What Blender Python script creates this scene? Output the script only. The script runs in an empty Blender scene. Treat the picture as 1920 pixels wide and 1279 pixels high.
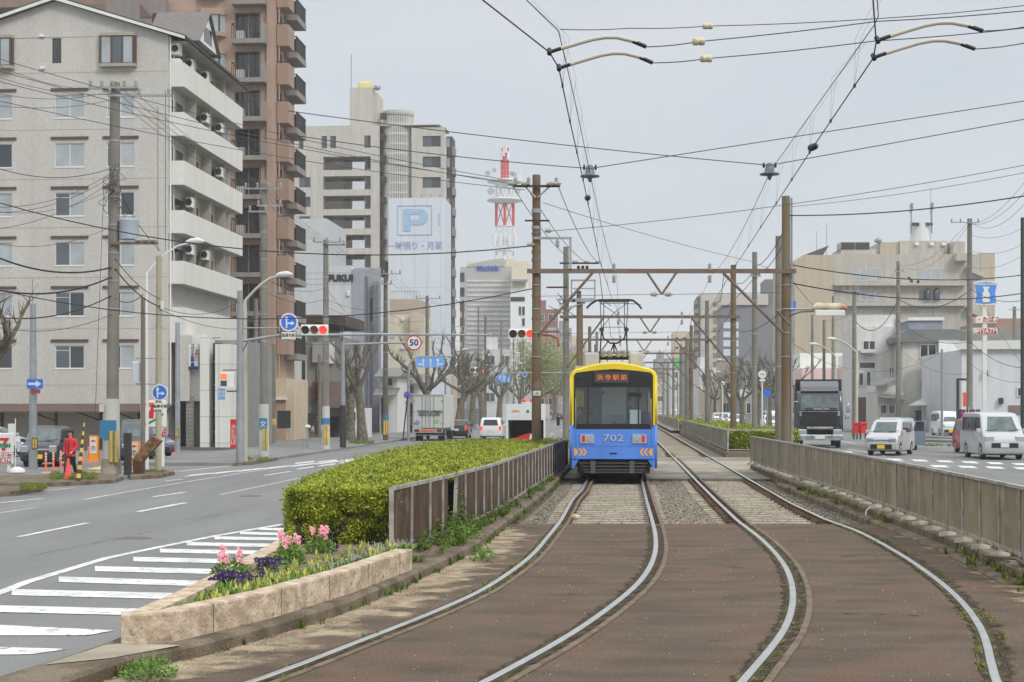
import bpy, math, random
from mathutils import Vector, noise as mnoise
import numpy as np
random.seed(7); rng = np.random.default_rng(7)
R = math.radians
for b in (bpy.data.objects, bpy.data.meshes): pass
SC = bpy.context.scene
COL = SC.collection
F, CX, HY, CH = 2800.0, 960.0, 765.0, 2.0
cam = bpy.data.cameras.new('camera'); co = bpy.data.objects.new('camera', cam); COL.objects.link(co)
cam.sensor_width = 36.0; cam.lens = F*36/1920; cam.shift_y = (HY-639.5)/1920
cam.clip_start = .1; cam.clip_end = 6000
co.location = (0, 0, CH); co.rotation_euler = (R(90), 0, 0); SC.camera = co
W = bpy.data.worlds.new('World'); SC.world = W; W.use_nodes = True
nt = W.node_tree; nt.nodes.clear()
wo = nt.nodes.new('ShaderNodeOutputWorld'); bg = nt.nodes.new('ShaderNodeBackground')
sky = nt.nodes.new('ShaderNodeTexSky'); sky.sky_type = 'NISHITA'; sky.sun_disc = False
sky.sun_elevation = R(38); sky.sun_rotation = R(142)
tc = nt.nodes.new('ShaderNodeTexCoord'); mp = nt.nodes.new('ShaderNodeMapping'); mp.inputs['Scale'].default_value = (1, 1, 2.6)
nz = nt.nodes.new('ShaderNodeTexNoise'); nz.inputs['Scale'].default_value = 2.6; nz.inputs['Detail'].default_value = 4
cr = nt.nodes.new('ShaderNodeValToRGB'); cr.color_ramp.elements[0].position = .3; cr.color_ramp.elements[1].position = .75
cr.color_ramp.elements[0].color = (5.75, 6.4, 7.05, 1); cr.color_ramp.elements[1].color = (7.35, 7.65, 8.1, 1)
mx = nt.nodes.new('ShaderNodeMixRGB'); mx.inputs[0].default_value = .93
nt.links.new(tc.outputs['Generated'], mp.inputs[0]); nt.links.new(mp.outputs[0], nz.inputs['Vector'])
nt.links.new(nz.outputs[0], cr.inputs[0]); nt.links.new(sky.outputs[0], mx.inputs[1]); nt.links.new(cr.outputs[0], mx.inputs[2])
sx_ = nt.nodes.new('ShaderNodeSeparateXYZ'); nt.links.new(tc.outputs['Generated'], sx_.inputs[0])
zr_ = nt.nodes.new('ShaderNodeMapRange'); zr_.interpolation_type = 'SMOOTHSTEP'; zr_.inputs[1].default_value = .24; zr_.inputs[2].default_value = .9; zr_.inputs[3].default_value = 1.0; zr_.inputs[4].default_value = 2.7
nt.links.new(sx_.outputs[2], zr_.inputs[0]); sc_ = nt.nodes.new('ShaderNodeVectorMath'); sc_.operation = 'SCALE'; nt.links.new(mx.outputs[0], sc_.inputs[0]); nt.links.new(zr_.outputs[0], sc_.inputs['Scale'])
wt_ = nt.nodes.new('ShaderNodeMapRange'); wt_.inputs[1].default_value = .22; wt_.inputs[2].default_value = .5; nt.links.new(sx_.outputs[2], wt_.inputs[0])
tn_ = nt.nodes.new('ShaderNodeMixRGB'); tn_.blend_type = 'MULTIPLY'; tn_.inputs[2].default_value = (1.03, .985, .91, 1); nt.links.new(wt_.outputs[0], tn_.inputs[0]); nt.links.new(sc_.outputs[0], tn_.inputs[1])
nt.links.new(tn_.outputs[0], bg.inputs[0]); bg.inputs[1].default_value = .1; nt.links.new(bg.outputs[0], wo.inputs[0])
sl = bpy.data.lights.new('sun', 'SUN'); sl.energy = 1.7; sl.angle = R(14); sl.color = (1, .96, .9)
so = bpy.data.objects.new('sun', sl); COL.objects.link(so)
so.rotation_euler = (R(50), 0, R(38))
vs = SC.view_settings; vs.view_transform = 'Standard'; vs.look = 'None'; vs.exposure = 0.0; vs.gamma = 1
SC.cycles.max_bounces = 6; SC.cycles.diffuse_bounces = 3; SC.cycles.glossy_bounces = 3; SC.cycles.transparent_max_bounces = 8
SC.cycles.volume_bounces = 1
def lin(c):
 c /= 255.0
 return c/12.92 if c <= .04045 else ((c+.055)/1.055)**2.4
def C(r, g, b, k=1.0): return tuple(min(.93, lin(v)*k) for v in (r, g, b))
def PX(px, d): return (px-CX)*d/F
def PZ(py, d): return CH-(py-HY)*d/F
def P3(px, py, d): return (PX(px, d), d, PZ(py, d))
def G(px, py, z=0.0):
 d = (CH-z)*F/(py-HY); return (PX(px, d), d)
SL = .0757; HD = math.atan(SL)
def zL(y):
 t = min(1, max(0, (y-11)/22)); return -.05-.35*t*t*(3-2*t)
ZR = -.15
class Fr:
 "a rotated frame for a building: local x right, y away"
 def __init__(s, ox, oy, a=-HD): s.ox, s.oy, s.a = ox, oy, a
 def d(s, px, yl=0):
  u = (px-CX)/F; return (yl-math.sin(s.a)*s.ox+math.cos(s.a)*s.oy)/(math.cos(s.a)-math.sin(s.a)*u)
 def x(s, px, yl=0):
  d = s.d(px, yl); return math.cos(s.a)*(PX(px, d)-s.ox)+math.sin(s.a)*(d-s.oy)
 def z(s, px, py, yl=0): return PZ(py, s.d(px, yl))
MATS = {}
def mat(name, col, rough=.75, metal=0, var=.10, scale=1.2, bump=0, bscale=40, streak=0, spec=.4, emis=0, fine=0, fscale=60, alpha=1, coat=0):
 if name in MATS: return MATS[name]
 m = bpy.data.materials.new(name); m.use_nodes = True; t = m.node_tree; n = t.nodes; L = t.links
 b = n['Principled BSDF']; b.inputs['Roughness'].default_value = rough; b.inputs['Metallic'].default_value = metal
 b.inputs['Specular IOR Level'].default_value = spec; b.inputs['Coat Weight'].default_value = coat
 b.inputs['Alpha'].default_value = alpha
 g = n.new('ShaderNodeNewGeometry')
 cur = None
 def noise(sc, det, vec=None):
  q = n.new('ShaderNodeTexNoise'); q.inputs['Scale'].default_value = sc; q.inputs['Detail'].default_value = det
  L.new(vec or g.outputs['Position'], q.inputs['Vector']); return q
 def mul(src, lo, hi, fmin=.3, fmax=.7):
  nonlocal cur
  r = n.new('ShaderNodeMapRange'); r.inputs[1].default_value = fmin; r.inputs[2].default_value = fmax
  r.inputs[3].default_value = lo; r.inputs[4].default_value = hi; L.new(src.outputs[0], r.inputs[0])
  v = n.new('ShaderNodeVectorMath'); v.operation = 'SCALE'
  if cur is None: v.inputs[0].default_value = col[:3]
  else: L.new(cur, v.inputs[0])
  L.new(r.outputs[0], v.inputs['Scale']); cur = v.outputs[0]
 if var: mul(noise(scale, 5), 1-var, 1+var)
 if fine: mul(noise(fscale, 2), 1-fine, 1+fine)
 if streak:
  mpn = n.new('ShaderNodeMapping'); mpn.inputs['Scale'].default_value = (1.6, 1.6, .1); L.new(g.outputs['Position'], mpn.inputs[0])
  mul(noise(1.3, 6, mpn.outputs[0]), 1-streak, 1+streak*.3, .35, .6)
 if cur: L.new(cur, b.inputs['Base Color'])
 else: b.inputs['Base Color'].default_value = (*col[:3], 1)
 if bump:
  q = noise(bscale, 4); bu = n.new('ShaderNodeBump'); bu.inputs['Strength'].default_value = bump; bu.inputs['Distance'].default_value = .02
  L.new(q.outputs[0], bu.inputs['Height']); L.new(bu.outputs[0], b.inputs['Normal'])
 if emis:
  b.inputs['Emission Color'].default_value = (*col[:3], 1); b.inputs['Emission Strength'].default_value = emis
 MATS[name] = m; return m
def tag(o, label=None, cat=None, group=None, kind=None):
 if label: o['label'] = label
 if cat: o['category'] = cat
 if group: o['group'] = group
 if kind: o['kind'] = kind
 return o
def empty(name, loc=(0, 0, 0), rz=0, label=None, cat=None, group=None, kind=None):
 o = bpy.data.objects.new(name, None); COL.objects.link(o); o.location = loc; o.rotation_euler = (0, 0, rz)
 o.empty_display_size = .2
 return tag(o, label, cat, group, kind)
def link_tree(o, parent=None):
 c = o.copy(); COL.objects.link(c)
 if parent is not None: c.parent = parent
 for ch in o.children: link_tree(ch, c)
 return c
class M:
 def __init__(s): s.v = []; s.f = []; s.mi = []; s.cm = 0; s.sm = []; s.smooth = False
 def face(s, idx): s.f.append(idx); s.mi.append(s.cm); s.sm.append(s.smooth)
 def add(s, vs, fs):
  o = len(s.v); s.v.extend([tuple(p) for p in vs])
  for f in fs: s.face([i+o for i in f])
  return s
 def box(s, x0, x1, y0, y1, z0, z1):
  return s.add([(x0,y0,z0),(x1,y0,z0),(x1,y1,z0),(x0,y1,z0),(x0,y0,z1),(x1,y0,z1),(x1,y1,z1),(x0,y1,z1)],
      [(0,3,2,1),(4,5,6,7),(0,1,5,4),(1,2,6,5),(2,3,7,6),(3,0,4,7)])
 def cbox(s, c, sx, sy, sz): return s.box(c[0]-sx/2, c[0]+sx/2, c[1]-sy/2, c[1]+sy/2, c[2]-sz/2, c[2]+sz/2)
 def bbox(s, x0, x1, y0, y1, z0, z1, r):
  "box with chamfered upright edges and top rim"
  def ring(z, i): return [(x0+r,y0+i,z),(x1-r,y0+i,z),(x1-i,y0+r,z),(x1-i,y1-r,z),(x1-r,y1-i,z),(x0+r,y1-i,z),(x0+i,y1-r,z),(x0+i,y0+r,z)]
  o = len(s.v); s.v += ring(z0, 0)+ring(z1-r, 0)+ring(z1, r*.6)
  for k in (0, 8):
   for i in range(8): s.face([o+k+i, o+k+(i+1) % 8, o+k+8+(i+1) % 8, o+k+8+i])
  s.face([o+16+i for i in range(8)]); s.face([o+7-i for i in range(8)]); return s
 def quad(s, a, b, c, d): return s.add([a, b, c, d], [(0, 1, 2, 3)])
 def prism(s, poly, z0, z1, axis='z'):
  n = len(poly)
  def m(p, t): return (p[0], p[1], t) if axis == 'z' else ((p[0], t, p[1]) if axis == 'y' else (t, p[0], p[1]))
  vs = [m(p, z0) for p in poly]+[m(p, z1) for p in poly]
  return s.add(vs, [tuple(range(n-1, -1, -1)), tuple(range(n, 2*n))]+[(i, (i+1) % n, n+(i+1) % n, n+i) for i in range(n)])
 def tube(s, pts, r, n=8, cap=True):
  pts = [Vector(p) for p in pts]; k = len(pts); rs = r if isinstance(r, (list, tuple)) else [r]*k
  o = len(s.v); up = Vector((0, 0, 1)); pn = None
  for i, p in enumerate(pts):
   t = (pts[min(k-1, i+1)]-pts[max(0, i-1)])
   if t.length < 1e-9: t = Vector((0, 0, 1))
   t.normalize()
   if pn is None:
    a = up if abs(t.z) < .9 else Vector((1, 0, 0)); pn = a.cross(t).normalized()
   else:
    pn = (pn-t*pn.dot(t)); pn = pn.normalized() if pn.length > 1e-6 else t.orthogonal().normalized()
   bn = t.cross(pn)
   for j in range(n):
    a = 2*math.pi*j/n; q = p+(pn*math.cos(a)+bn*math.sin(a))*rs[i]; s.v.append(tuple(q))
  sm = s.smooth; s.smooth = n > 4
  for i in range(k-1):
   for j in range(n): s.face([o+i*n+j, o+i*n+(j+1) % n, o+(i+1)*n+(j+1) % n, o+(i+1)*n+j])
  s.smooth = sm
  if cap:
   q_ = len(s.v); s.v += s.v[o:o+n]+s.v[o+(k-1)*n:o+k*n]; s.face([q_+n-1-j for j in range(n)]); s.face([q_+n+j for j in range(n)])
  return s
 def cyl(s, p0, p1, r0, r1=None, n=12): return s.tube([p0, p1], [r0, r0 if r1 is None else r1], n)
 def disc(s, c, r, th=.01, n=24):
  "round plate facing the -y direction"
  return s.tube([(c[0], c[1], c[2]), (c[0], c[1]+th, c[2])], r, n)
 def lathe(s, prof, c=(0, 0, 0), n=16):
  o = len(s.v); k = len(prof)
  for r, z in prof:
   for j in range(n):
    a = 2*math.pi*j/n; s.v.append((c[0]+r*math.cos(a), c[1]+r*math.sin(a), c[2]+z))
  sm = s.smooth; s.smooth = True
  for i in range(k-1):
   for j in range(n): s.face([o+i*n+j, o+i*n+(j+1) % n, o+(i+1)*n+(j+1) % n, o+(i+1)*n+j])
  s.smooth = sm
  q_ = len(s.v); s.v += s.v[o:o+n]+s.v[o+(k-1)*n:o+k*n]; s.face([q_+n-1-j for j in range(n)]); s.face([q_+n+j for j in range(n)]); return s
 def wall(s, x0, x1, z0, z1, holes, y=0, t=.12):
  "front wall (facing -y) with real openings and reveals; holes = (x0,x1,z0,z1)"
  xs = sorted({x0, x1, *[h[0] for h in holes], *[h[1] for h in holes]}); zs = sorted({z0, z1, *[h[2] for h in holes], *[h[3] for h in holes]})
  for i in range(len(xs)-1):
   for j in range(len(zs)-1):
    a, b, c, d = xs[i], xs[i+1], zs[j], zs[j+1]; mx_, mz = (a+b)/2, (c+d)/2
    if mx_ < x0 or mx_ > x1 or mz < z0 or mz > z1: continue
    if any(h[0] < mx_ < h[1] and h[2] < mz < h[3] for h in holes): continue
    s.quad((a, y, c), (b, y, c), (b, y, d), (a, y, d))
  for a, b, c, d in holes:
   s.quad((a, y, c), (a, y, d), (a, y+t, d), (a, y+t, c)); s.quad((b, y, d), (b, y, c), (b, y+t, c), (b, y+t, d))
   s.quad((a, y, c), (a, y+t, c), (b, y+t, c), (b, y, c)); s.quad((a, y, d), (b, y, d), (b, y+t, d), (a, y+t, d))
  return s
 def mesh(s, name, mats):
  me = bpy.data.meshes.new(name); me.from_pydata(s.v, [], s.f)
  mats = mats if isinstance(mats, (list, tuple)) else [mats]
  for q in mats: me.materials.append(q)
  me.polygons.foreach_set('material_index', s.mi); me.polygons.foreach_set('use_smooth', s.sm); me.update(); return me
 def build(s, name, mats, parent=None, loc=None, rz=0):
  o = bpy.data.objects.new(name, s.mesh(name, mats)); COL.objects.link(o)
  if parent is not None: o.parent = parent
  if loc is not None: o.location = loc
  if rz: o.rotation_euler = (0, 0, rz)
  return o
def obj(name, me, parent=None, loc=(0, 0, 0), rz=0):
 o = bpy.data.objects.new(name, me); COL.objects.link(o); o.parent = parent; o.location = loc; o.rotation_euler = (0, 0, rz); return o
def text(s, h, loc, m, parent=None, name='lettering', rot=(R(90), 0, 0), ex=.01, align='CENTER', sx=1, bold=0, sp=1):
 cu = bpy.data.curves.new(name, 'FONT'); cu.body = s; cu.size = h*1.38; cu.extrude = ex; cu.align_x = align; cu.align_y = 'CENTER'
 cu.offset = bold; cu.space_line = sp; cu.resolution_u = 2
 t = bpy.data.objects.new(name, cu); COL.objects.link(t)
 bpy.context.view_layer.update()
 me = bpy.data.meshes.new_from_object(t.evaluated_get(bpy.context.evaluated_depsgraph_get()))
 bpy.data.objects.remove(t); me.name = name; me.materials.clear(); me.materials.append(m)
 o = bpy.data.objects.new(name, me); COL.objects.link(o); o.parent = parent; o.location = loc; o.rotation_euler = rot; o.scale = (sx, 1, 1)
 return o
def sheet(name, pts, z, m, label=None, kind='structure', sub=0, parent=None):
 me = M(); me.add([(p[0], p[1], z(p[1]) if callable(z) else z) for p in pts], [tuple(range(len(pts)))])
 o = me.build(name, m, parent)
 if parent is None: tag(o, kind=kind)
 return o
def strip(name, left, right, z, m, kind='structure'):
 "left/right: lists of (x,y) with equal length -> ribbon"
 me = M(); n = len(left); f = (lambda y: z(y)) if callable(z) else (lambda y: z)
 vs = [(p[0], p[1], f(p[1])) for p in left]+[(p[0], p[1], f(p[1])) for p in right]
 me.add(vs, [(i, n+i, n+i+1, i+1) for i in range(n-1)])
 return tag(me.build(name, m), kind=kind)
def interp(pts, y):
 pts = sorted(pts, key=lambda p: p[1])
 if y <= pts[0][1]: a, b = pts[0], pts[1]
 elif y >= pts[-1][1]: a, b = pts[-2], pts[-1]
 else:
  for i in range(len(pts)-1):
   if pts[i][1] <= y <= pts[i+1][1]: a, b = pts[i], pts[i+1]; break
 return a[0]+(b[0]-a[0])*(y-a[1])/(b[1]-a[1])
def mixmat(name, c1, c2, scale=1, lo=.42, hi=.6, rough=.85, bump=.3, bscale=60, fine=.15, fscale=90, det=8, c3=None, s3=25, l3=.62, h3=.68, stretch=None, spec=.3):
 "two colours mixed by noise, with optional specks of a third"
 if name in MATS: return MATS[name]
 m = bpy.data.materials.new(name); m.use_nodes = True; t = m.node_tree; n = t.nodes; L = t.links
 b = n['Principled BSDF']; b.inputs['Roughness'].default_value = rough; b.inputs['Specular IOR Level'].default_value = spec
 g = n.new('ShaderNodeNewGeometry'); vec = g.outputs['Position']
 v2 = vec
 if stretch:
  mpn = n.new('ShaderNodeMapping'); mpn.inputs['Scale'].default_value = stretch; L.new(vec, mpn.inputs[0]); v2 = mpn.outputs[0]
 def nz_(sc, dt, v):
  q = n.new('ShaderNodeTexNoise'); q.inputs['Scale'].default_value = sc; q.inputs['Detail'].default_value = dt; L.new(v, q.inputs['Vector']); return q
 def mr(q, a, bb, c, d):
  r = n.new('ShaderNodeMapRange'); r.inputs[1].default_value = a; r.inputs[2].default_value = bb; r.inputs[3].default_value = c; r.inputs[4].default_value = d
  L.new(q.outputs[0], r.inputs[0]); return r
 x = n.new('ShaderNodeMixRGB'); L.new(mr(nz_(scale, det, v2), lo, hi, 0, 1).outputs[0], x.inputs[0]); x.inputs[1].default_value = (*c1, 1); x.inputs[2].default_value = (*c2, 1)
 cur = x.outputs[0]
 if c3:
  y = n.new('ShaderNodeMixRGB'); L.new(mr(nz_(s3, 3, vec), l3, h3, 0, 1).outputs[0], y.inputs[0]); L.new(cur, y.inputs[1]); y.inputs[2].default_value = (*c3, 1); cur = y.outputs[0]
 if fine:
  v = n.new('ShaderNodeVectorMath'); v.operation = 'SCALE'; L.new(cur, v.inputs[0]); L.new(mr(nz_(fscale, 3, vec), .3, .7, 1-fine, 1+fine).outputs[0], v.inputs['Scale']); cur = v.outputs[0]
 L.new(cur, b.inputs['Base Color'])
 if bump:
  bu = n.new('ShaderNodeBump'); bu.inputs['Strength'].default_value = bump; bu.inputs['Distance'].default_value = .02
  L.new(nz_(bscale, 5, vec).outputs[0], bu.inputs['Height']); L.new(bu.outputs[0], b.inputs['Normal'])
 MATS[name] = m; return m
def brickmat(name, c1, c2, mortar, bw, bh, ms=.012, streak=.12, rough=.7, offset=.5):
 if name in MATS: return MATS[name]
 m = bpy.data.materials.new(name); m.use_nodes = True; t = m.node_tree; n = t.nodes; L = t.links
 b = n['Principled BSDF']; b.inputs['Roughness'].default_value = rough
 tcn = n.new('ShaderNodeTexCoord'); sp = n.new('ShaderNodeSeparateXYZ'); L.new(tcn.outputs['Object'], sp.inputs[0])
 ad = n.new('ShaderNodeMath'); L.new(sp.outputs[0], ad.inputs[0]); L.new(sp.outputs[1], ad.inputs[1])
 cb = n.new('ShaderNodeCombineXYZ'); L.new(ad.outputs[0], cb.inputs[0]); L.new(sp.outputs[2], cb.inputs[1])
 br = n.new('ShaderNodeTexBrick'); L.new(cb.outputs[0], br.inputs['Vector']); br.inputs['Scale'].default_value = 1
 br.inputs['Brick Width'].default_value = bw; br.inputs['Row Height'].default_value = bh; br.inputs['Mortar Size'].default_value = ms; br.offset = offset
 br.inputs['Color1'].default_value = (*c1, 1); br.inputs['Color2'].default_value = (*c2, 1); br.inputs['Mortar'].default_value = (*mortar, 1)
 g = n.new('ShaderNodeNewGeometry'); mpn = n.new('ShaderNodeMapping'); mpn.inputs['Scale'].default_value = (1.2, 1.2, .12); L.new(g.outputs['Position'], mpn.inputs[0])
 q = n.new('ShaderNodeTexNoise'); q.inputs['Scale'].default_value = 1; q.inputs['Detail'].default_value = 6; L.new(mpn.outputs[0], q.inputs['Vector'])
 r = n.new('ShaderNodeMapRange'); r.inputs[1].default_value = .3; r.inputs[2].default_value = .65; r.inputs[3].default_value = 1-streak; r.inputs[4].default_value = 1+streak*.4; L.new(q.outputs[0], r.inputs[0])
 v = n.new('ShaderNodeVectorMath'); v.operation = 'SCALE'; L.new(br.outputs[0], v.inputs[0]); L.new(r.outputs[0], v.inputs['Scale']); L.new(v.outputs[0], b.inputs['Base Color'])
 MATS[name] = m; return m
asphalt_m = mixmat('asphalt', C(126,126,126,.78), C(140,140,140,.82), scale=.45, lo=.3, hi=.7, rough=.88, bump=.35, bscale=90, fine=.14, fscale=60, c3=C(112,112,112,.82), s3=2.2, l3=.64, h3=.78, stretch=(1.6, .25, 1))
crossing_m = mixmat('brown_asphalt', C(82,70,60,.88), C(106,91,78,.92), scale=1.6, lo=.3, hi=.7, rough=.9, bump=.9, bscale=45, fine=.42, fscale=48, c3=C(112,86,72,.92), s3=1.1, l3=.46, h3=.8, stretch=(.6, 1.3, 1))
dirt_m = mixmat('sandy_dirt', C(150,136,116,.95), C(120,106,92,.9), scale=2.2, rough=.95, bump=.7, bscale=70, fine=.3, fscale=60)
ballast_m = mixmat('ballast', C(140,132,120,.9), C(118,108,96,.88), scale=22, lo=.35, hi=.62, rough=.95, bump=1, bscale=26, fine=.35, fscale=38, det=3, c3=C(150,148,142), s3=30, l3=.58, h3=.64)
kerb_m = mixmat('kerb_concrete', C(132,118,102,.85), C(104,93,78,.8), scale=2.5, rough=.95, bump=.6, bscale=50, fine=.25, fscale=45, c3=C(92,94,62,.7), s3=2.0, l3=.6, h3=.7)
slab_m = mixmat('concrete_slab', C(172,164,148,.95), C(150,141,125,.9), scale=1.4, rough=.92, bump=.3, fine=.14)
path_m = mixmat('path_concrete', C(140,138,132,.9), C(122,118,110,.85), scale=.9, rough=.9, bump=.2, fine=.12)
walk_m = mixmat('sidewalk', C(140,140,140,.85), C(128,127,126,.85), scale=.8, rough=.9, bump=.2, fine=.1)
white_m = mixmat('road_paint', C(222,223,222,1), C(196,197,196,.95), scale=3, lo=.4, hi=.65, rough=.7, bump=.15, fine=.08, c3=C(150,150,150,.9), s3=9, l3=.6, h3=.66)
worn_m = mixmat('worn_road_paint', C(205,206,206), C(165,166,167), scale=6, lo=.35, hi=.6, rough=.8, fine=.1)
yellowline_m = mixmat('yellow_paint', C(222,180,80), C(190,160,90), scale=3, rough=.8, fine=.1)
rail_m = mat('polished_rail', C(204,204,204), rough=.36, metal=1, var=.12, scale=4)
railside_m = mixmat('rusty_rail', C(112,88,68,.9), C(84,66,54,.8), scale=6, rough=.9, fine=.2)
steel_m = mat('galvanised_steel', C(160,165,170,.9), rough=.5, metal=.3, var=.12, scale=2, streak=.1)
alu_m = mixmat('fence_aluminium', C(178,176,170,.9), C(150,146,138,.85), scale=4, rough=.55, fine=.1, spec=.5)
conc_pole_m = mat('concrete_pole', C(134,130,122,.85), rough=.9, var=.14, scale=1.5, streak=.22, fine=.08)
rust_pole_m = mixmat('rusty_pole', C(130,120,100,.85), C(118,96,74,.85), scale=1.2, lo=.38, hi=.62, rough=.85, fine=.2, stretch=(1, 1, .5))
rust_m = mixmat('rusty_steel', C(124,114,108,.85), C(126,98,82,.85), scale=3, rough=.8, fine=.2)
wire_m = mat('wire_grey', C(84,86,88,.7), rough=.6, var=0)
cable_m = mat('black_cable', C(52,54,56,.7), rough=.7, var=0)
porc_m = mat('porcelain', C(164,164,152,.85), rough=.25, var=.08, scale=9)
black_m = mat('black_plastic', C(34,35,37), rough=.45, var=.1)
dark_m = mat('dark_metal', C(52,50,50), rough=.6, var=.2, scale=5)
glass_m = mat('window_glass', C(92,102,110,.7), rough=.08, var=.3, scale=.5, spec=.9)
glassd_m = mat('dark_window_glass', C(58,64,70,.8), rough=.07, var=.3, scale=.6, spec=.9)
curt_m = mat('curtained_glass', C(176,184,188,.8), rough=.15, var=.18, scale=.9, spec=.8)
wframe_m = mat('white_frame', C(222,222,218,.9), rough=.5, var=.04)
brownf_m = mat('brown_frame', C(96,78,68,.8), rough=.5, var=.05)
white_p = mat('white_panel', C(226,226,222,.92), rough=.5, var=.05, streak=.06)
red_p = mat('red_paint', C(196,40,44), rough=.45, var=.06)
orange_p = mat('orange_plastic', C(236,92,50), rough=.45, var=.06)
yellow_p = mat('yellow_paint', C(232,186,40), rough=.45, var=.06)
blue_p = mat('blue_sign', C(52,112,210), rough=.4, var=.04)
lblue_p = mat('faded_blue_sign', C(104,164,232), rough=.4, var=.04)
green_p = mat('green_paint', C(30,130,80), rough=.45, var=.05)
ink_m = mat('dark_ink', C(44,46,62), rough=.6, var=0)
grass_m = mixmat('grass', C(112,130,56,.8), C(140,146,70,.8), scale=8, rough=.9, bump=0, fine=.25)
grassd_m = mixmat('weed_green', C(86,116,48,.8), C(120,138,62,.8), scale=9, rough=.9, bump=0, fine=.25)
leaf_m = mixmat('azalea_leaf', C(98,118,34,.8), C(176,184,68,.95), scale=2.6, lo=.3, hi=.62, rough=.6, bump=0, fine=.3, fscale=60)
bark_m = mixmat('bark', C(128,122,106,.85), C(98,94,82,.8), scale=5, rough=.95, bump=.8, bscale=30, fine=.2)
twig_m = mat('twig', C(104,98,90,.8), rough=.9, var=.2)
KL = [(-3.95,7.5),(-3.35,9.2),(-2.9,11.3),(-2.5,12.0),(-2.15,12.9),(-1.63,14.5),(-1.18,16.8),(-.81,18.9),(-.5,20.9),(-.05,25.5),(.47,30.8),(.95,36),(1.38,42),(1.99,50),(4.26,80),(20.9,300),(58.8,800)]
KR = [(3.0,4),(4.1,8),(5.1,13),(5.77,16.8),(6.17,20.5),(6.47,25.6),(6.7,29.6),(7.16,39.4),(7.9,49)]
lx = lambda y: interp(KL, y); rx = lambda y: interp(KR, y)
Ys = [3,7.5,9.2,10.5,11.3,12,12.9,14.5,16.8,18.9,20.9,23,25.7,28,30.8,33,36,39,42,46,50,65,80,120,200,300,500,800]
tag(M().add([(-2500,-80,-.62),(2500,-80,-.62),(2500,2400,-.62),(-2500,2400,-.62)], [(0,1,2,3)]).build('ground', asphalt_m), kind='structure')
strip('road', [(-90, y) for y in Ys], [(lx(y)-.12, y) for y in Ys], zL, asphalt_m)
strip('road', [((rx(y)+.5) if y < 50 else 9.0+SL*(y-50), y) for y in Ys], [(160+y*.1, y) for y in Ys], ZR, asphalt_m)
ML = [(-4.6,7.5),(-3.95,9.2),(-3.5,10.9),(-3.28,11.8),(-3.1,14),(-3.0,19),(-3.15,25),(-3.2,33),(-2.75,44),(-1.3,50),(1.0,65),(2.3,80),(18.9,300),(56.8,800)]
def slab(name, ys, L, Rr, z0, z1, m, bev=.03):
 me = M(); n = len(ys)
 rows = []
 for y in ys:
  a, b = L(y), Rr(y); rows.append([(a,y,z0),(a,y,z1-bev),(a+bev,y,z1),(b-bev,y,z1),(b,y,z1-bev),(b,y,z0)])
 vs = [p for r_ in rows for p in r_]
 fs = [(i*6+j, i*6+j+1, (i+1)*6+j+1, (i+1)*6+j) for i in range(n-1) for j in range(5)]
 fs.append(tuple(range(5, -1, -1))); fs.append(tuple((n-1)*6+j for j in range(6)))
 return me.add(vs, [tuple(reversed(f)) for f in fs]).build(name, m)
tag(slab('median_strip', [y for y in Ys if y >= 7.5], lambda y: interp(ML, y), lx, -.6, .12, kerb_m), kind='structure')
sheet('median_strip', [(-3.42,10.9),(-3.0,11.2),(-2.62,11.8),(-3.1,11.9),(-3.22,11.8)], .126, slab_m)
tag(slab('median_strip', [y for y in Ys if 3 <= y <= 49.9]+[50], lambda y: rx(y), lambda y: rx(y)+1.0, -.6, .16, kerb_m), kind='structure')
tag(slab('kerb', [y for y in Ys if 16 <= y <= 40], lambda y: rx(y)-.24, lambda y: rx(y)-.003, -.6, .045, kerb_m), kind='structure')
tag(slab('median_strip', [63, 64, 80, 116], lambda y: 9.1+SL*(y-64), lambda y: 12.9+SL*.8*(y-64), -.6, .12, kerb_m), kind='structure')
tag(slab('median_strip', [124, 180, 300, 800], lambda y: 9.4+SL*(y-64), lambda y: 12.0+SL*(y-64), -.6, .12, kerb_m), kind='structure')
sheet('pavement', [(lx(y)-.02, y) for y in Ys if y <= 25.7]+[(rx(y)+.02, y) for y in reversed([y for y in Ys if y <= 25.7])], 0.0, crossing_m)
tag(M().prism([(lx(25.7)-.02,25.3),(rx(25.7)+.02,25.3),(rx(25.7)+.02,25.7),(lx(25.7)-.02,25.7)], -.3, -.004).build('pavement', crossing_m), kind='structure')
BY = [25.5,28,30.8,33,36,39,42,46,50,65,80,120,200,300,500,800]
def brx(y): return rx(y)+.02 if y <= 50 else interp([(7.95,50),(9.1,62),(9.2,64),(9.2+SL*736,800)], y)
strip('track_bed', [(lx(y)-.02, y) for y in BY], [(brx(y), y) for y in BY], -.12, ballast_m)
def blob(cx, cy, rx_, ry, ang, z, m, n=26, jag=.25):
 pts = []
 for i in range(n):
  a = 2*math.pi*i/n; k = 1+jag*(mnoise.noise(Vector((cx*3+math.cos(a)*2, cy*3+math.sin(a)*2, 1)))*1.6)
  u, v = rx_*k*math.cos(a), ry*k*math.sin(a); pts.append((cx+u*math.cos(ang)-v*math.sin(ang), cy+u*math.sin(ang)+v*math.cos(ang)))
 return pts
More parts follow.
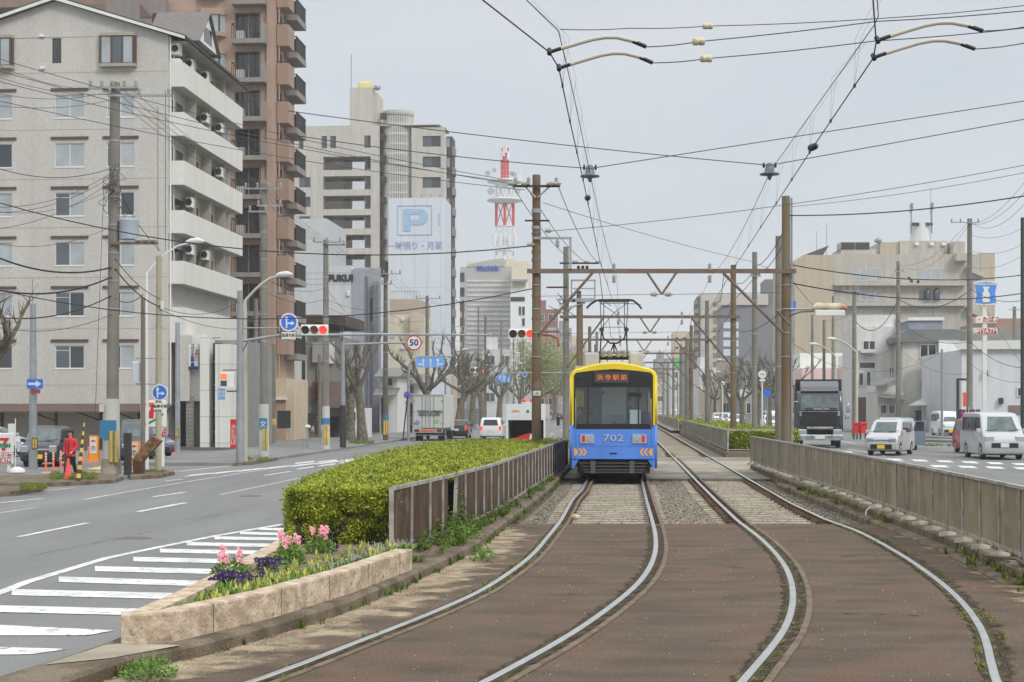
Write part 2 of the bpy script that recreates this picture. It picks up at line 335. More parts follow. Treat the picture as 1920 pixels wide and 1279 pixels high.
def fademat(name, c1, c2, scale, amp=1.0, k=3.0):
 m = mixmat(name, c1, c2, scale=scale, rough=.95, bump=.7, bscale=55, fine=.3, fscale=50); t = m.node_tree; n = t.nodes; L = t.links; b = n['Principled BSDF']
 at_ = n.new('ShaderNodeAttribute'); at_.attribute_name = 'fade'; g = n.new('ShaderNodeNewGeometry'); q = n.new('ShaderNodeTexNoise'); q.inputs['Scale'].default_value = k; q.inputs['Detail'].default_value = 8; L.new(g.outputs['Position'], q.inputs['Vector'])
 a = n.new('ShaderNodeMath'); a.operation = 'MULTIPLY_ADD'; a.inputs[1].default_value = 2.4*amp; L.new(q.outputs[0], a.inputs[0]); L.new(at_.outputs['Fac'], a.inputs[2])
 r = n.new('ShaderNodeMapRange'); r.inputs[1].default_value = 1.2*amp+.35; r.inputs[2].default_value = 1.2*amp+.75; L.new(a.outputs[0], r.inputs[0]); L.new(r.outputs[0], b.inputs['Alpha']); return m
def fadestrip(pts, offs, z, m, name='dirt', ends=True):
 "offs = list of (offset, fade) across the strip"
 me = M(); n = len(offs); rows = [offset(pts, o) for o, f in offs]
 vs = [(rows[j][i][0], rows[j][i][1], z) for i in range(len(pts)) for j in range(n)]
 me.add(vs, [(i*n+j, i*n+j+1, (i+1)*n+j+1, (i+1)*n+j) for i in range(len(pts)-1) for j in range(n-1)])
 o = me.build(name, m); at_ = o.data.attributes.new('fade', 'FLOAT', 'POINT'); N_ = len(pts)
 at_.data.foreach_set('value', [offs[j][1]*(min(1, i/3, (N_-1-i)/3) if ends else 1) for i in range(N_) for j in range(n)]); return tag(o, kind='structure')
sand_m = fademat('swept_sand', C(168,152,128,.95), C(134,118,100,.9), 2.2, .8, 2.6)
scum_m = fademat('rail_grime', C(66,56,46,.75), C(86,76,56,.8), 4, .8, 5)
moss_m = fademat('moss', C(96,104,52,.8), C(118,112,70,.85), 6, 1.0, 3.5)
def kline(pts, y0, y1, st=.35):
 out = []; y = y0
 while y <= y1: out.append((interp(pts, y), y)); y += st
 return out
sheet('path', [(1.5,43.5),(8.3,42.8),(9.3,50.0),(9.3,61.5),(2.9,61.5)], -.03, path_m)
tag(M().prism([(1.5,43.1),(8.3,42.4),(8.31,42.8),(1.51,43.5)], -.3, -.034).build('path', kerb_m), kind='structure')
sheet('path', [(4.55,47.5),(8.0,46.8),(9.2,51.5),(9.3,56.5),(5.2,57.3)], -.026, slab_m)
tag(M().prism([(8.15,50.0),(12.2,49.7),(12.6,61.8),(9.3,61.8)], -.5, -.034).build('path', path_m), kind='structure')
Lr = [(920,1277.6),(983.8,1242),(1034,1214),(1067.7,1197),(1101,1172.5),(1134.7,1148.5),(1171.6,1120),(1202,1093),(1222,1061),(1230.5,1031),(1228.6,1001),(1222,974),(1212.5,940.5),(1203,900)]
Rl = [(1397,1276),(1427.5,1239),(1461,1202),(1479.5,1168.7),(1488,1135),(1486.5,1098),(1474.5,1066),(1452,1036),(1424,1009),(1384,979),(1342,939),(1302,898.6)]
def world(px): return [((x-CX)*2.0/(y-HY)*1.0, 2.0*F/(y-HY)) for x, y in px]
def smooth(pts, k=3):
 for _ in range(k): pts = [pts[0]]+[((pts[i-1][0]+2*pts[i][0]+pts[i+1][0])/4, (pts[i-1][1]+2*pts[i][1]+pts[i+1][1])/4) for i in range(1, len(pts)-1)]+[pts[-1]]
 return pts
def resample(pts, step=.5):
 out = [pts[0]]; acc = 0
 for a, b in zip(pts, pts[1:]):
  L_ = math.hypot(b[0]-a[0], b[1]-a[1]); n = max(1, int(L_/step))
  for i in range(1, n+1): out.append((a[0]+(b[0]-a[0])*i/n, a[1]+(b[1]-a[1])*i/n))
 return out
def offset(pts, o):
 out = []
 for i, p in enumerate(pts):
  a, b = pts[max(0, i-1)], pts[min(len(pts)-1, i+1)]; tx, ty = b[0]-a[0], b[1]-a[1]; l = math.hypot(tx, ty)
  out.append((p[0]+ty/l*o, p[1]-tx/l*o))
 return out
GAU = 1.50
a_ = world(Lr); a0 = a_[0]; lead = [(a0[0]-.33*s_, a0[1]-.95*s_) for s_ in (4, 2.5, 1.2)]
Lright = smooth(resample(lead+a_, .5), 3); e = Lright[-1]; Lright += [(e[0]+SL*t, e[1]+t) for t in (4, 10, 25, 60, 120, 250, 500, 740)]
a_ = world(Rl); a0 = a_[0]; lead = [(a0[0]-.30*s_, a0[1]-.95*s_) for s_ in (4, 2.5, 1.2)]
Rleft = smooth(resample(lead+a_, .5), 3); e = Rleft[-1]; Rleft += [(e[0]+SL*t, e[1]+t) for t in (4, 10, 25, 60, 120, 250, 500, 740)]
Lleft, Rright = offset(Lright, -GAU), offset(Rleft, GAU)
def refit(pl, px, sl_):
 a_ = world(px); a0 = a_[0]; a_ = [(a0[0]-sl_*s_, a0[1]-.95*s_) for s_ in (4, 2.5, 1.2)]+a_; far = [p for p in pl if p[1] > a_[-1][1]+3]
 return smooth(resample(a_, .5)+resample([a_[-1], far[0]], .7)[1:], 3)+far[1:]
Lleft = refit(Lleft, [(500,1277),(640,1218),(780,1165),(900,1113),(933.5,1091),(977,1061),(1000.6,1041),(1029,1006),(1051,979),(1074,937)], .42)
Rright = refit(Rright, [(1858.5,1276),(1857,1236),(1850,1199),(1830,1162),(1796.5,1121.7),(1753,1085),(1702.5,1049.6),(1649,1018),(1602,994),(1555,979),(1481,944)], .2)
def rail(me, pts, w, top, sides_m, half):
 prof = [(-w*1.9, top-.15), (-w*1.9, top-.135), (-.012, top-.11), (-.012, top-.045), (-w, top-.032), (-w, top-.006), (-w+.008, top), (w-.008, top), (w, top-.006), (w, top-.032), (.012, top-.045), (.012, top-.11), (w*1.9, top-.135), (w*1.9, top-.15)]
 n = len(prof); rows = [offset(pts, o) for o, z in prof]; vs = []
 for i in range(len(pts)):
  for j, (o, z) in enumerate(prof): vs.append((rows[j][i][0], rows[j][i][1], z))
 o0 = len(me.v); me.v += vs; me.smooth = False
 for i in range(len(pts)-1):
  for j in range(n-1):
   me.cm = 0 if 5 <= j <= 7 else 1
   me.face([o0+i*n+j, o0+(i+1)*n+j, o0+(i+1)*n+j+1, o0+i*n+j+1])
guard_m = mixmat('worn_guard_rail', C(124,108,92,.85), C(102,86,70,.8), scale=5, rough=.7, fine=.15)
slm = M().box(-1.1,1.1,-.13,.13,-.16,-.088).mesh('sleeper', slab_m)
def track(label, l, r, guard, y1):
 root = empty('tram_track', (0, 0, 0), 0, label, 'track')
 for p in (l, r):
  me = M(); rail(me, resample(p, 1.2), .034, .022, None, 0); me.build('rail', [rail_m, railside_m], root)
 for gp, s0 in guard:
  me = M(); gp2 = [q for q in resample(offset(gp, s0), 1.0) if q[1] < 60]
  rail(me, gp2, .032, .014, None, 0); me.build('guard_rail', [guard_m, railside_m], root)
 cen = [((a[0]+b[0])/2, (a[1]+b[1])/2) for a, b in zip(l, r)]
 k = 0; y = 26.1
 while y < y1 and k < 64:
  if not 43 < y < 61.5:
   sx_ = obj('sleeper', slm, root, (interp(cen, y), y, 0), -HD-.02+random.uniform(-.01, .01)); k += 1
  y += .56 if y < 43 else .6
 return root
track('left tram track curving towards lower left, yellow and blue tram standing on it', Lleft, Lright, [(Lleft, .14), (Lright, .15)], 41)
track('right tram track curving past the tram, with a brown guard rail inside its left rail', Rleft, Rright, [(Rleft, .17)], 84)
KLl = kline(KL, 9.4, 25.4); KRl = kline(KR, 9.4, 25.4)
fadestrip(KLl, [(0,1.0),(.2,.8),(.55,.5),(.85,.1),(1.3,-.6)], .004, sand_m); fadestrip(KRl, [(-1.1,-.6),(-.5,.15),(-.2,.5),(0,.8)], .004, sand_m)
fadestrip(KLl, [(0,.7),(.05,.2),(.14,-.5)], .0055, moss_m); fadestrip(KRl, [(-.16,-.5),(-.07,.2),(0,.8)], .0055, moss_m)
fx = M()
for pts, sides in ((Lleft, (1,)), (Lright, (1,)), (Rleft, (1, -1)), (Rright, (-1, 1))):
 for q in resample([p for p in offset(pts, .0) if 25 < p[1] < 90], .56):
  if 25.9 < q[1] < 42.5 or (62 < q[1] < 84):
   for s_ in sides: fx.cbox((q[0]+s_*.11, q[1], -.06), .1, .12, .09)
tag(fx.build('rail_fastenings', railside_m), kind='stuff', label='rusty rail fastenings lined up beside the rails in the ballast', cat='fastenings')
for k_, (p, s_, w) in enumerate(((Lleft, -1, .16), (Lleft, 1, .22), (Lright, -1, .24), (Lright, 1, .28), (Rleft, -1, .22), (Rleft, 1, .34), (Rright, -1, .18), (Rright, 1, .34))):
 q = [t_ for t_ in resample(p, .35) if t_[1] < 25.65]; a = [(s_*.03, 1.0), (s_*.07, .75), (s_*w*.6, .2), (s_*w, -.5)]
 fadestrip(q, a if s_ > 0 else a[::-1], .007+.0007*k_, scum_m, ends=False)
 if k_ in (1, 4, 5, 6, 7): a = [(s_*.045, .55), (s_*.075, .25), (s_*.15, -.5)]; fadestrip(q, a if s_ > 0 else a[::-1], .0132+.0004*k_, moss_m, ends=False)
for (x0, y0, x1, y1, w) in [(1290,1205,1400,1200,.1),(1130,1090,1240,1094,.08),(1640,1040,1560,1046,.07),(1500,1205,1600,1212,.12),(1000,1120,1100,1112,.08),(1330,1060,1420,1068,.07),(1560,1150,1760,1156,.1)]:
 a = resample([G(x0, y0), G(x1, y1)], .08); fadestrip(a, [(-w,-.6),(0,.6),(w,-.6)], .0045, scum_m)
def stones(n, fn, s0, s1, name, m, label):
 vs = []; fs = []
 base = [(1,0,0),(-1,0,0),(0,1,0),(0,-1,0),(0,0,1),(0,0,-1)]; tri = [(0,2,4),(2,1,4),(1,3,4),(3,0,4),(2,0,5),(1,2,5),(3,1,5),(0,3,5)]
 for _ in range(n):
  x, y, z = fn(); s_ = random.uniform(s0, s1); o = len(vs); ra = random.uniform(0, 6.28)
  for b_ in base:
   k = s_*random.uniform(.6, 1.25); u, v, w = b_[0]*k, b_[1]*k, b_[2]*k*.8
   vs.append((x+u*math.cos(ra)-v*math.sin(ra)+w*.3, y+u*math.sin(ra)+v*math.cos(ra), z+w+u*.2))
  fs += [(a+o, b+o, c+o) for a, b, c in tri]
 me = M(); me.add(vs, fs); return tag(me.build(name, m), kind='stuff', label=label, cat='gravel')
def bfn():
 y = 25.9+(random.random()**1.3)*17; return (random.uniform(lx(y)+.1, rx(y)-.05), y, -.108+random.random()*.016)
stone_m = mixmat('ballast_stone', C(158,150,138,.95), C(126,118,106,.88), scale=15, lo=.35, hi=.6, rough=.9, bump=0, fine=.3, fscale=18, det=2)
stones(9000, bfn, .016, .038, 'ballast_stones', stone_m, 'grey crushed ballast stones between and beside the rails')
def pfn():
 y = random.uniform(10.5, 25); return (random.uniform(lx(y), rx(y)), y, .004)
stones(500, pfn, .004, .009, 'grit', mat('pale_grit', C(190,180,165), rough=.9), 'pale loose grit scattered over the brown paving')
def kfn():
 y = 9+random.random()**1.4*16; return (lx(y)+abs(random.gauss(0, .16)), y, .004)
stones(2600, kfn, .004, .012, 'grit', mat('sand_grit', C(168,152,128), rough=.9, var=.25, scale=30), 'sandy grit collected along the left kerb')
MK = []
def mark(pts, z=None, m=white_m, lift=.006):
 vs = [(x, y, (zL(y) if z is None else z)+lift) for x, y in pts]
 o = M().add(vs, [tuple(range(len(vs)))]).build('road_marking', m); tag(o, kind='structure'); return o
def Gl(px, py):
 z = -.3
 for _ in range(12): x, y = G(px, py, z); z = zL(y)
 return (x, y)
edge = [(-30,1122),(0,1112),(50,1092),(110,1074),(200,1047),(300,1026),(400,1006),(480,992),(560,978)]
eg = [Gl(*p) for p in edge]
def line_w(pts, w, m=white_m, z=None, lift=.006):
 l, r_ = offset(pts, -w/2), offset(pts, w/2)
 me = M(); n = len(pts); f = (lambda y: zL(y)) if z is None else (lambda y: z)
 me.add([(p[0], p[1], f(p[1])+lift) for p in l]+[(p[0], p[1], f(p[1])+lift) for p in r_], [(i, i+1, n+i+1, n+i)[::-1] for i in range(n-1)])
 return tag(me.build('road_marking', m), kind='structure')
line_w(resample(eg, .8), .15)
for (xa, ya, xb, yb, h) in [(-40,1221,118,1224,13),(-40,1178,214,1184,12),(-20,1142,252,1149,10.5),(22,1111,312,1118,9.5),(110,1087,380,1095,8.6),(178,1067,395,1072,8),(250,1049,440,1053,7),(300,1033,470,1036,6),(350,1020,510,1023,5.5),(402,1009,530,1011,4.6),(450,1000,545,1002,4),(485,992,560,994,3.6)]:
 rt = xb+ (70 if xb < 260 else 30)
 h *= 1.2
 if ya > 1215: mark([Gl(xa, ya-8), Gl(xb+10, ya-3), Gl(xb-60, ya+7), Gl(xa, ya+8)])
 elif ya > 1170: mark([Gl(xa, ya-h/2), Gl(xb, ya+h/2-2), Gl(xb-50, ya+h), Gl(xa, ya+h)])
 else: mark([Gl(xa, ya-h/2), Gl(rt, yb-h/2+1), Gl(rt, yb+h/2+1), Gl(xa, ya+h/2)])
for a, b, w in [((35,1007),(164,981),.13),((258,960),(348,943),.16),((286,932),(348,923),.14),((158,937),(236,923),.12),((236,923),(330,907),.12),((330,907),(500,880),.11),((0,943),(80,935),.14),((0,962),(68,952),.1),((412,928),(560,897),.1),((88,920),(140,915),.12),((495,892),(545,884),.14),((310,902),(342,899),.14),((534,925),(560,920),.14),((0,915),(25,911),.14)]:
 line_w([Gl(*a), Gl(*b)], w, worn_m if w < .13 else white_m)
for i in range(7):    # broken white line in front of the crossing
 x = 352+i*49; y = 893-i*4.6
 mark([Gl(x+6, y-2.4), Gl(x+52, y-7), Gl(x+40, y-4), Gl(x-8, y+1.6)])
for i in range(6):
 x = 555+i*42; y = 868-i*2.6
 mark([Gl(x, y), Gl(x+34, y-3.5), Gl(x+36, y-1.5), Gl(x-3, y+2.2)])
for i in range(5): mark([Gl(560+i*40, 878-i*5.5), Gl(590+i*40, 874-i*5.5), Gl(588+i*40, 877-i*5.5), Gl(554+i*40, 881-i*5.5)], m=worn_m)
for y0 in range(110, 420, 24):
 for off in (-3.2, -6.3):
  xx = interp(KL, y0)+off-1.9; mark([(xx,y0),(xx+.13,y0),(xx+.13+SL*9,y0+9),(xx+SL*9,y0+9)])
line_w([Gl(78,886),Gl(330,884)], .5); line_w([Gl(335,884),Gl(450,872)], .14)
line_w([Gl(80,882),Gl(200,879),Gl(330,878),Gl(455,873)], .16, yellowline_m, lift=.010)
mark([Gl(160,880),Gl(195,874),Gl(196,878),Gl(190,882)], m=yellowline_m, lift=.012)
for px_, py_ in ((470,930),(250,1010)):
 x, y = Gl(px_, py_); tag(M().tube([(x,y,zL(y)-.02),(x,y,zL(y)+.007)], .32, 24).build('manhole_cover', mat('manhole_iron', C(100,98,94,.8), rough=.6, var=.25, scale=25), None), kind='structure')
crack_m = fademat('asphalt_crack', C(92,92,92,.8), C(104,104,104,.8), 4, .7, 4)
for pp, w in (([(0,1055),(120,1030),(250,1004),(330,985),(430,962)],.05),([(180,1018),(235,1010)],.09),([(330,978),(400,966),(480,955)],.06),([(0,990),(160,966),(420,925)],.22),([(60,1080),(200,1045),(360,1012)],.3),([(0,1235),(150,1246),(200,1252)],.2)):
 a = resample([Gl(*q) for q in pp], .25); a = [(x+.05*mnoise.noise(Vector((x*2,y*2,1))), y) for x, y in a]
 me = fadestrip(a, [(-w,-.5),(0,.7 if w < .1 else .25),(w,-.5)], 0, crack_m); me.data.vertices.foreach_set('co', [c for v in me.data.vertices for c in (v.co.x, v.co.y, zL(v.co.y)+.004)])
def Gr(px, py): return G(px, py, ZR)
for x0, y0, n, dx, dy, w, h in [(1660,860,7,47,1.7,36,4.2),(1690,871,7,52,1.3,40,4.6),(1580,846,1,40,0,20,3)]:
 for i in range(n):
  x, y = x0+i*dx, y0+i*dy; mark([Gr(x, y), Gr(x+w*.75, y+.6), Gr(x+w, y+h), Gr(x+w*.25, y+h-.8)], ZR)
line_w([Gr(1690,848),Gr(1780,852)], .12, worn_m, ZR); line_w([Gr(1590,842),Gr(1660,856)], .12, worn_m, ZR)
line_w([Gr(1500,858),Gr(1700,880)], .14, worn_m, ZR)
for y0 in range(90, 420, 20):
 for off in (6.2, 9.4):
  xx = 9.3+SL*(y0-64)+off; mark([(xx,y0),(xx+.14,y0),(xx+.14+SL*7,y0+7),(xx+SL*7,y0+7)], ZR)
sheet('pavement', [(13.2,124),(15.5,124),(24,220),(20.5,220)], .128, slab_m)
def kx(y): return interp([(-14.1,38),(-12.7,48),(-11.45,62.8),(-10.3,77),(-7.5,118),(-7.5+SL*182,300),(-7.5+SL*682,800)], y)
ys2 = [62,64,70,77,85,95,105,118,150,200,300,500,800]
tag(slab('pavement', ys2, lambda y: kx(y)-(5.4 if y < 130 else 4.6), lambda y: kx(y), -.7, -.27, walk_m), kind='structure')
def isl(pts, z, m=walk_m): return tag(M().prism(pts, -.7, z).build('pavement', m), kind='structure')
isl([Gl(-40,898),Gl(60,897),Gl(208,893),Gl(232,900),Gl(215,906),Gl(120,912),Gl(-40,915)], -.28, kerb_m)
isl([Gl(240,893),Gl(300,886),Gl(328,890),Gl(300,897),Gl(245,900)], -.28, kerb_m)
isl([Gl(-60,922),Gl(40,918),Gl(82,921),Gl(30,930),Gl(-60,934)], -.26, kerb_m)
isl([Gl(430,866),Gl(500,859),Gl(522,863),Gl(470,872),Gl(438,874)], -.28, kerb_m)
tag(slab('pavement', [66,80,110,150,200,300,800], lambda y: interp([(34,66),(33,80),(29,104),(31,150),(35,200),(80,800)], y), lambda y: 160+y*.1, -.5, -.03, walk_m), kind='structure')
def tufts(spots, name, m, label, h=(.05,.14), blades=14, wide=.006):
 vs = []; fs = []
 for x, y, z, k in spots:
  for _ in range(int(blades*k)+3):
   a = random.uniform(0, 6.28); r_ = random.uniform(0, .06*k+.01); bx, by = x+r_*math.cos(a), y+r_*math.sin(a)
   hh = random.uniform(*h)*k; le = random.uniform(.2, .9)*hh; b = random.uniform(0, 6.28); w = wide*random.uniform(.7, 1.6)
   o = len(vs); dx, dy = math.cos(b), math.sin(b)
   vs += [(bx-dy*w, by+dx*w, z), (bx+dy*w, by-dx*w, z), (bx+dx*le*.5+dy*w, by+dy*le*.5-dx*w, z+hh*.7), (bx+dx*le*.5-dy*w, by+dy*le*.5+dx*w, z+hh*.7), (bx+dx*le, by+dy*le, z+hh)]
   fs += [(o, o+1, o+2, o+3), (o+3, o+2, o+4)]
 return tag(M().add(vs, fs).build(name, m), kind='stuff', label=label, cat='weeds')
def along(pts, n, jit, z=.005, k=(.3, 1), y0=10, y1=25.5):
 q = [p for p in resample(pts, .1) if y0 < p[1] < y1]
 out = []
 for _ in range(n):
  p = random.choice(q)
  if mnoise.noise(Vector((p[0]*1.2, p[1]*.9, 3))) > -.05: out.append((p[0]+random.gauss(0, jit), p[1], z, random.uniform(*k)))
 return out
tufts(along(offset(Rleft, .1), 330, .012, k=(.08,.2))+along(offset(Rright, .13), 260, .035, k=(.08,.26))+along(offset(Rright, -.08), 120, .02, k=(.1,.3))+along(offset(Lleft, -.06), 130, .02, k=(.12,.32))+along(offset(Lleft, .09), 120, .015, k=(.1,.25)), 'weeds', grass_m, 'low weeds and moss growing along the tram rails in the paving', wide=.004)
kerbr = [(rx(y)-.02, y) for y in Ys if 12 < y < 49]
tufts(along(kerbr, 300, .10, .05, (.3,1.0), 14, 40)+along([(x+.3, y) for x, y in kerbr], 240, .06, .16, (.3,.9), 14, 48), 'weeds', grass_m, 'patchy grass along the right kerb under the panel fence')
kerbl = [(lx(y)-.2, y) for y in Ys if 12 < y < 44]
tufts(along([(x-.12, y) for x, y in kerbl], 420, .05, .12, (.3,1.0), 12, 26)+along(kerbl, 120, .05, .12, (.4,1.2), 18, 42)+along([(lx(y)+.02, y) for y in Ys if 10<y<44], 160, .03, .004, (.3,.9), 10, 42), 'weeds', grassd_m, 'green weeds along the left kerb below the planter and the fence')
stonew_m = mixmat('planter_stone', C(210,192,170,.95), C(176,156,134,.92), scale=6, lo=.36, hi=.6, rough=.9, bump=.8, bscale=28, fine=.15, fscale=50, c3=C(150,130,112,.9), s3=11, l3=.56, h3=.74)
soil_m = mixmat('planter_soil', C(146,130,104,.85), C(104,90,66,.8), scale=10, rough=.95, bump=1, bscale=40, fine=.35)
PO = [(-3.10,11.85),(-2.74,11.95),(-2.15,13.35),(-1.62,15.2),(-1.16,17.35)]      # outer right face
PLft = [(-3.10,11.85),(-3.02,13.2),(-2.96,15.0),(-2.94,17.0),(-2.93,18.6)]
pr = empty('stone_planter', (-2.9, 12, .12), 0, 'low pale stone planter wall full of flowers at the front of the median', 'planter')
def wallrun(pts, inner, z0, z1):
 me = M(); n = len(pts); q = offset(pts, inner); r_ = []
 for i in range(n): r_.append([(pts[i][0],pts[i][1],z0),(pts[i][0],pts[i][1],z1-.015),(pts[i][0]*.97+q[i][0]*.03,pts[i][1]*.97+q[i][1]*.03,z1),(q[i][0],q[i][1],z1),(q[i][0],q[i][1],z0)])
 vs = [p for a in r_ for p in a]
 fs = [(i*5+j, (i+1)*5+j, (i+1)*5+j+1, i*5+j+1) for i in range(n-1) for j in range(4)]
 if inner < 0: fs = [tuple(reversed(f)) for f in fs]
 fs += [(0,1,2,3,4), tuple((n-1)*5+4-j for j in range(5))]
 me.add([(x+2.9, y-12, z-.12) for x, y, z in vs], fs); return me
POr = resample(PO, .3)
wallrun(POr, -.2, .10, .36).build('wall', stonew_m, pr)
wallrun(resample(PLft, .3), .2, -.3, .354).build('wall', stonew_m, pr)
soil = [(p[0], p[1]) for p in offset(PO, -.12)[1:]]+[(-1.3,18.7),(-2.8,18.7)]+[(p[0], p[1]) for p in reversed(offset(PLft, .12)[1:])]
M().add([(x+2.9, y-12, .17) for x, y in soil], [tuple(range(len(soil)))]).build('soil', soil_m, pr)
jn = M(); q_ = offset(resample(PO, .1), .0025); q2 = offset(resample(PO, .1), -.05)
for k in range(9, len(q_)-3, 11):
 (x, y), (x2_, y2_), (xe, ye) = q_[k], q_[k+1], q2[k]; ux, uy = (x2_-x)*.08, (y2_-y)*.08
 jn.add([(x+2.9,y-12,-.02),(x+ux+2.9,y+uy-12,-.02),(x+ux+2.9,y+uy-12,.2425),(x+2.9,y-12,.2425),(xe+2.9,ye-12,.2425),(xe+ux+2.9,ye+uy-12,.2425)], [(0,1,2,3),(3,2,5,4)])
jn.build('block_joints', mat('joint_brown', C(112,98,84,.8), var=.2, scale=9), pr)
def hl(y): return interp([(-2.75,18.9),(-2.95,20),(-3.1,24),(-3.15,33),(-2.75,44),(-1.4,50),(-1.1,51)], y)
FL = [(-1.5,18.6),(-1.22,20.2),(-.62,24.2),(-.27,27),(.08,30.6),(.6,36),(1.05,40.5),(1.66,46.8)]
def hr(y): return interp(FL, y)-.07
def hz(x, y): return .96+.09*mnoise.noise(Vector((x*1.1, y*.9, 0)))+.03*mnoise.noise(Vector((x*4, y*4, 2)))-.015*max(0, y-30)*.2
hroot = empty('hedge', (-2, 19, .12), 0, 'long clipped yellow-green azalea hedge behind the brown panel fence on the left median', 'hedge')
def leafcloud(pts, norms, size, name, m, parent, org, per=6):
 n = len(pts)*per
 P = np.repeat(np.array(pts), per, 0)+rng.normal(0, size*.6, (n, 3)); N = np.repeat(np.array(norms), per, 0)
 d = N*.7+rng.normal(0, .75, (n, 3)); d /= np.linalg.norm(d, axis=1)[:, None]
 s_ = np.cross(d, rng.normal(0, 1, (n, 3))); s_ /= np.linalg.norm(s_, axis=1)[:, None]
 L_ = (size*rng.uniform(.7, 1.4, n))[:, None]; w = L_*.24
 V = np.stack([P, P+d*L_*.5+s_*w, P+d*L_, P+d*L_*.5-s_*w], 1).reshape(-1, 3)-np.array(org)
 me = bpy.data.meshes.new(name); me.vertices.add(4*n); me.vertices.foreach_set('co', V.ravel())
 me.loops.add(4*n); me.loops.foreach_set('vertex_index', np.arange(4*n)); me.polygons.add(n)
 me.polygons.foreach_set('loop_start', np.arange(0, 4*n, 4)); me.polygons.foreach_set('loop_total', np.full(n, 4))
 me.materials.append(m); me.update(calc_edges=True); me.validate()
 o = bpy.data.objects.new(name, me); COL.objects.link(o); o.parent = parent; return o
pts = []; nr = []
for _ in range(15500):
 y = 19.0+(random.random()**1.75)*31.5; a, b = hl(y), hr(y); x = random.uniform(a, b)
 ed = min(1, max(0, (x-a)/.22)); ed2 = min(1, (y-18.95)/.25)
 pts.append((x, y, hz(x, y)-.13*(1-ed)**2-.13*(1-ed2)**2+random.gauss(0, .018))); nr.append((0, -.15, 1))
for _ in range(5200):
 x = random.uniform(hl(19)-.05, hr(19)+.02); t = random.random()**.55; z = .16+t*.78
 y = 18.95+.1*(1-t)+.1*mnoise.noise(Vector((x*3, z*4, 5)))+random.gauss(0, .02)
 if mnoise.noise(Vector((x*3.5, 9, z*4))) < -.12+(.4-t)*.4: y += .12
 pts.append((x, y, z)); nr.append((0, -1, .45))
for _ in range(3600):
 y = 19+random.random()**1.6*31; z = random.uniform(.0, .92); pts.append((hl(y)-.03+random.gauss(0, .03), y, z)); nr.append((-1, 0, .4))
leafcloud(pts, nr, .043, 'foliage', leaf_m, hroot, (-2, 19, .12), per=6)
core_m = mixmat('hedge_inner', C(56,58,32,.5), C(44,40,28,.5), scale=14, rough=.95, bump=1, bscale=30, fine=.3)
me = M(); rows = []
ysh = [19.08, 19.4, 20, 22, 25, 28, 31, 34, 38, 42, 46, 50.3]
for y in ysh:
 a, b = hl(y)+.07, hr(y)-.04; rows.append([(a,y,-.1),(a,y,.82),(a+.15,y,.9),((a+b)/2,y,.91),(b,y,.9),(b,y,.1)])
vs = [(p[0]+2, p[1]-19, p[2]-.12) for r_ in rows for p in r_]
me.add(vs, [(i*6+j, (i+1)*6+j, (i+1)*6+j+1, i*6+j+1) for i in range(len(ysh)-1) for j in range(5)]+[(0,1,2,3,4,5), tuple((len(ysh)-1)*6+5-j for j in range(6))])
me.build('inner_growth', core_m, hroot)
pts = []; nr = []
for _ in range(130):
 y = 19.2+random.random()**1.5*28; x = random.uniform(hl(y)+.1, hr(y)-.1); a = random.uniform(-.05,.05); L_ = random.uniform(.05,.16)
 for k in range(9): pts.append((x+a*k/9, y, hz(x, y)+L_*k/9)); nr.append((0, 0, 1))
leafcloud(pts, nr, .035, 'shoots', leaf_m, hroot, (-2, 19, .12), per=3)
st = M()
for _ in range(150):
 x = random.uniform(hl(19), hr(19)); y = 19.0+random.uniform(-.02, .06); z1 = random.uniform(.3, .7)
 st.tube([(x+2, y-19, 0), (x+2+random.uniform(-.05, .05), y-19, z1*.5), (x+2+random.uniform(-.12, .12), y-19-.02, z1)], [.007, .005, .003], 4, cap=False)
st.build('stems', twig_m, hroot)
brownpanel_m = mixmat('brown_acrylic_panel', C(112,92,76,.75), C(80,62,50,.65), scale=2.2, lo=.35, hi=.62, rough=.7, bump=.05, fine=.12, c3=C(150,136,118,.8), s3=4, l3=.64, h3=.85, stretch=(2, 2, .5))
fr = empty('panel_fence', (FL[0][0], FL[0][1], .12), 0, 'low fence of dirty brown panels in grey metal frames in front of the hedge', 'fence')
ox, oy = FL[0]
def fpt(t):
 y = oy+t; return interp(FL, y), y
ts = [0, .98, 2.1, 3.0]+[3.0+.92*i for i in range(1, 28)]
lean = {1: .02, 2: 0, 3: .0, 4: .1, 5: -.03}
prev = None
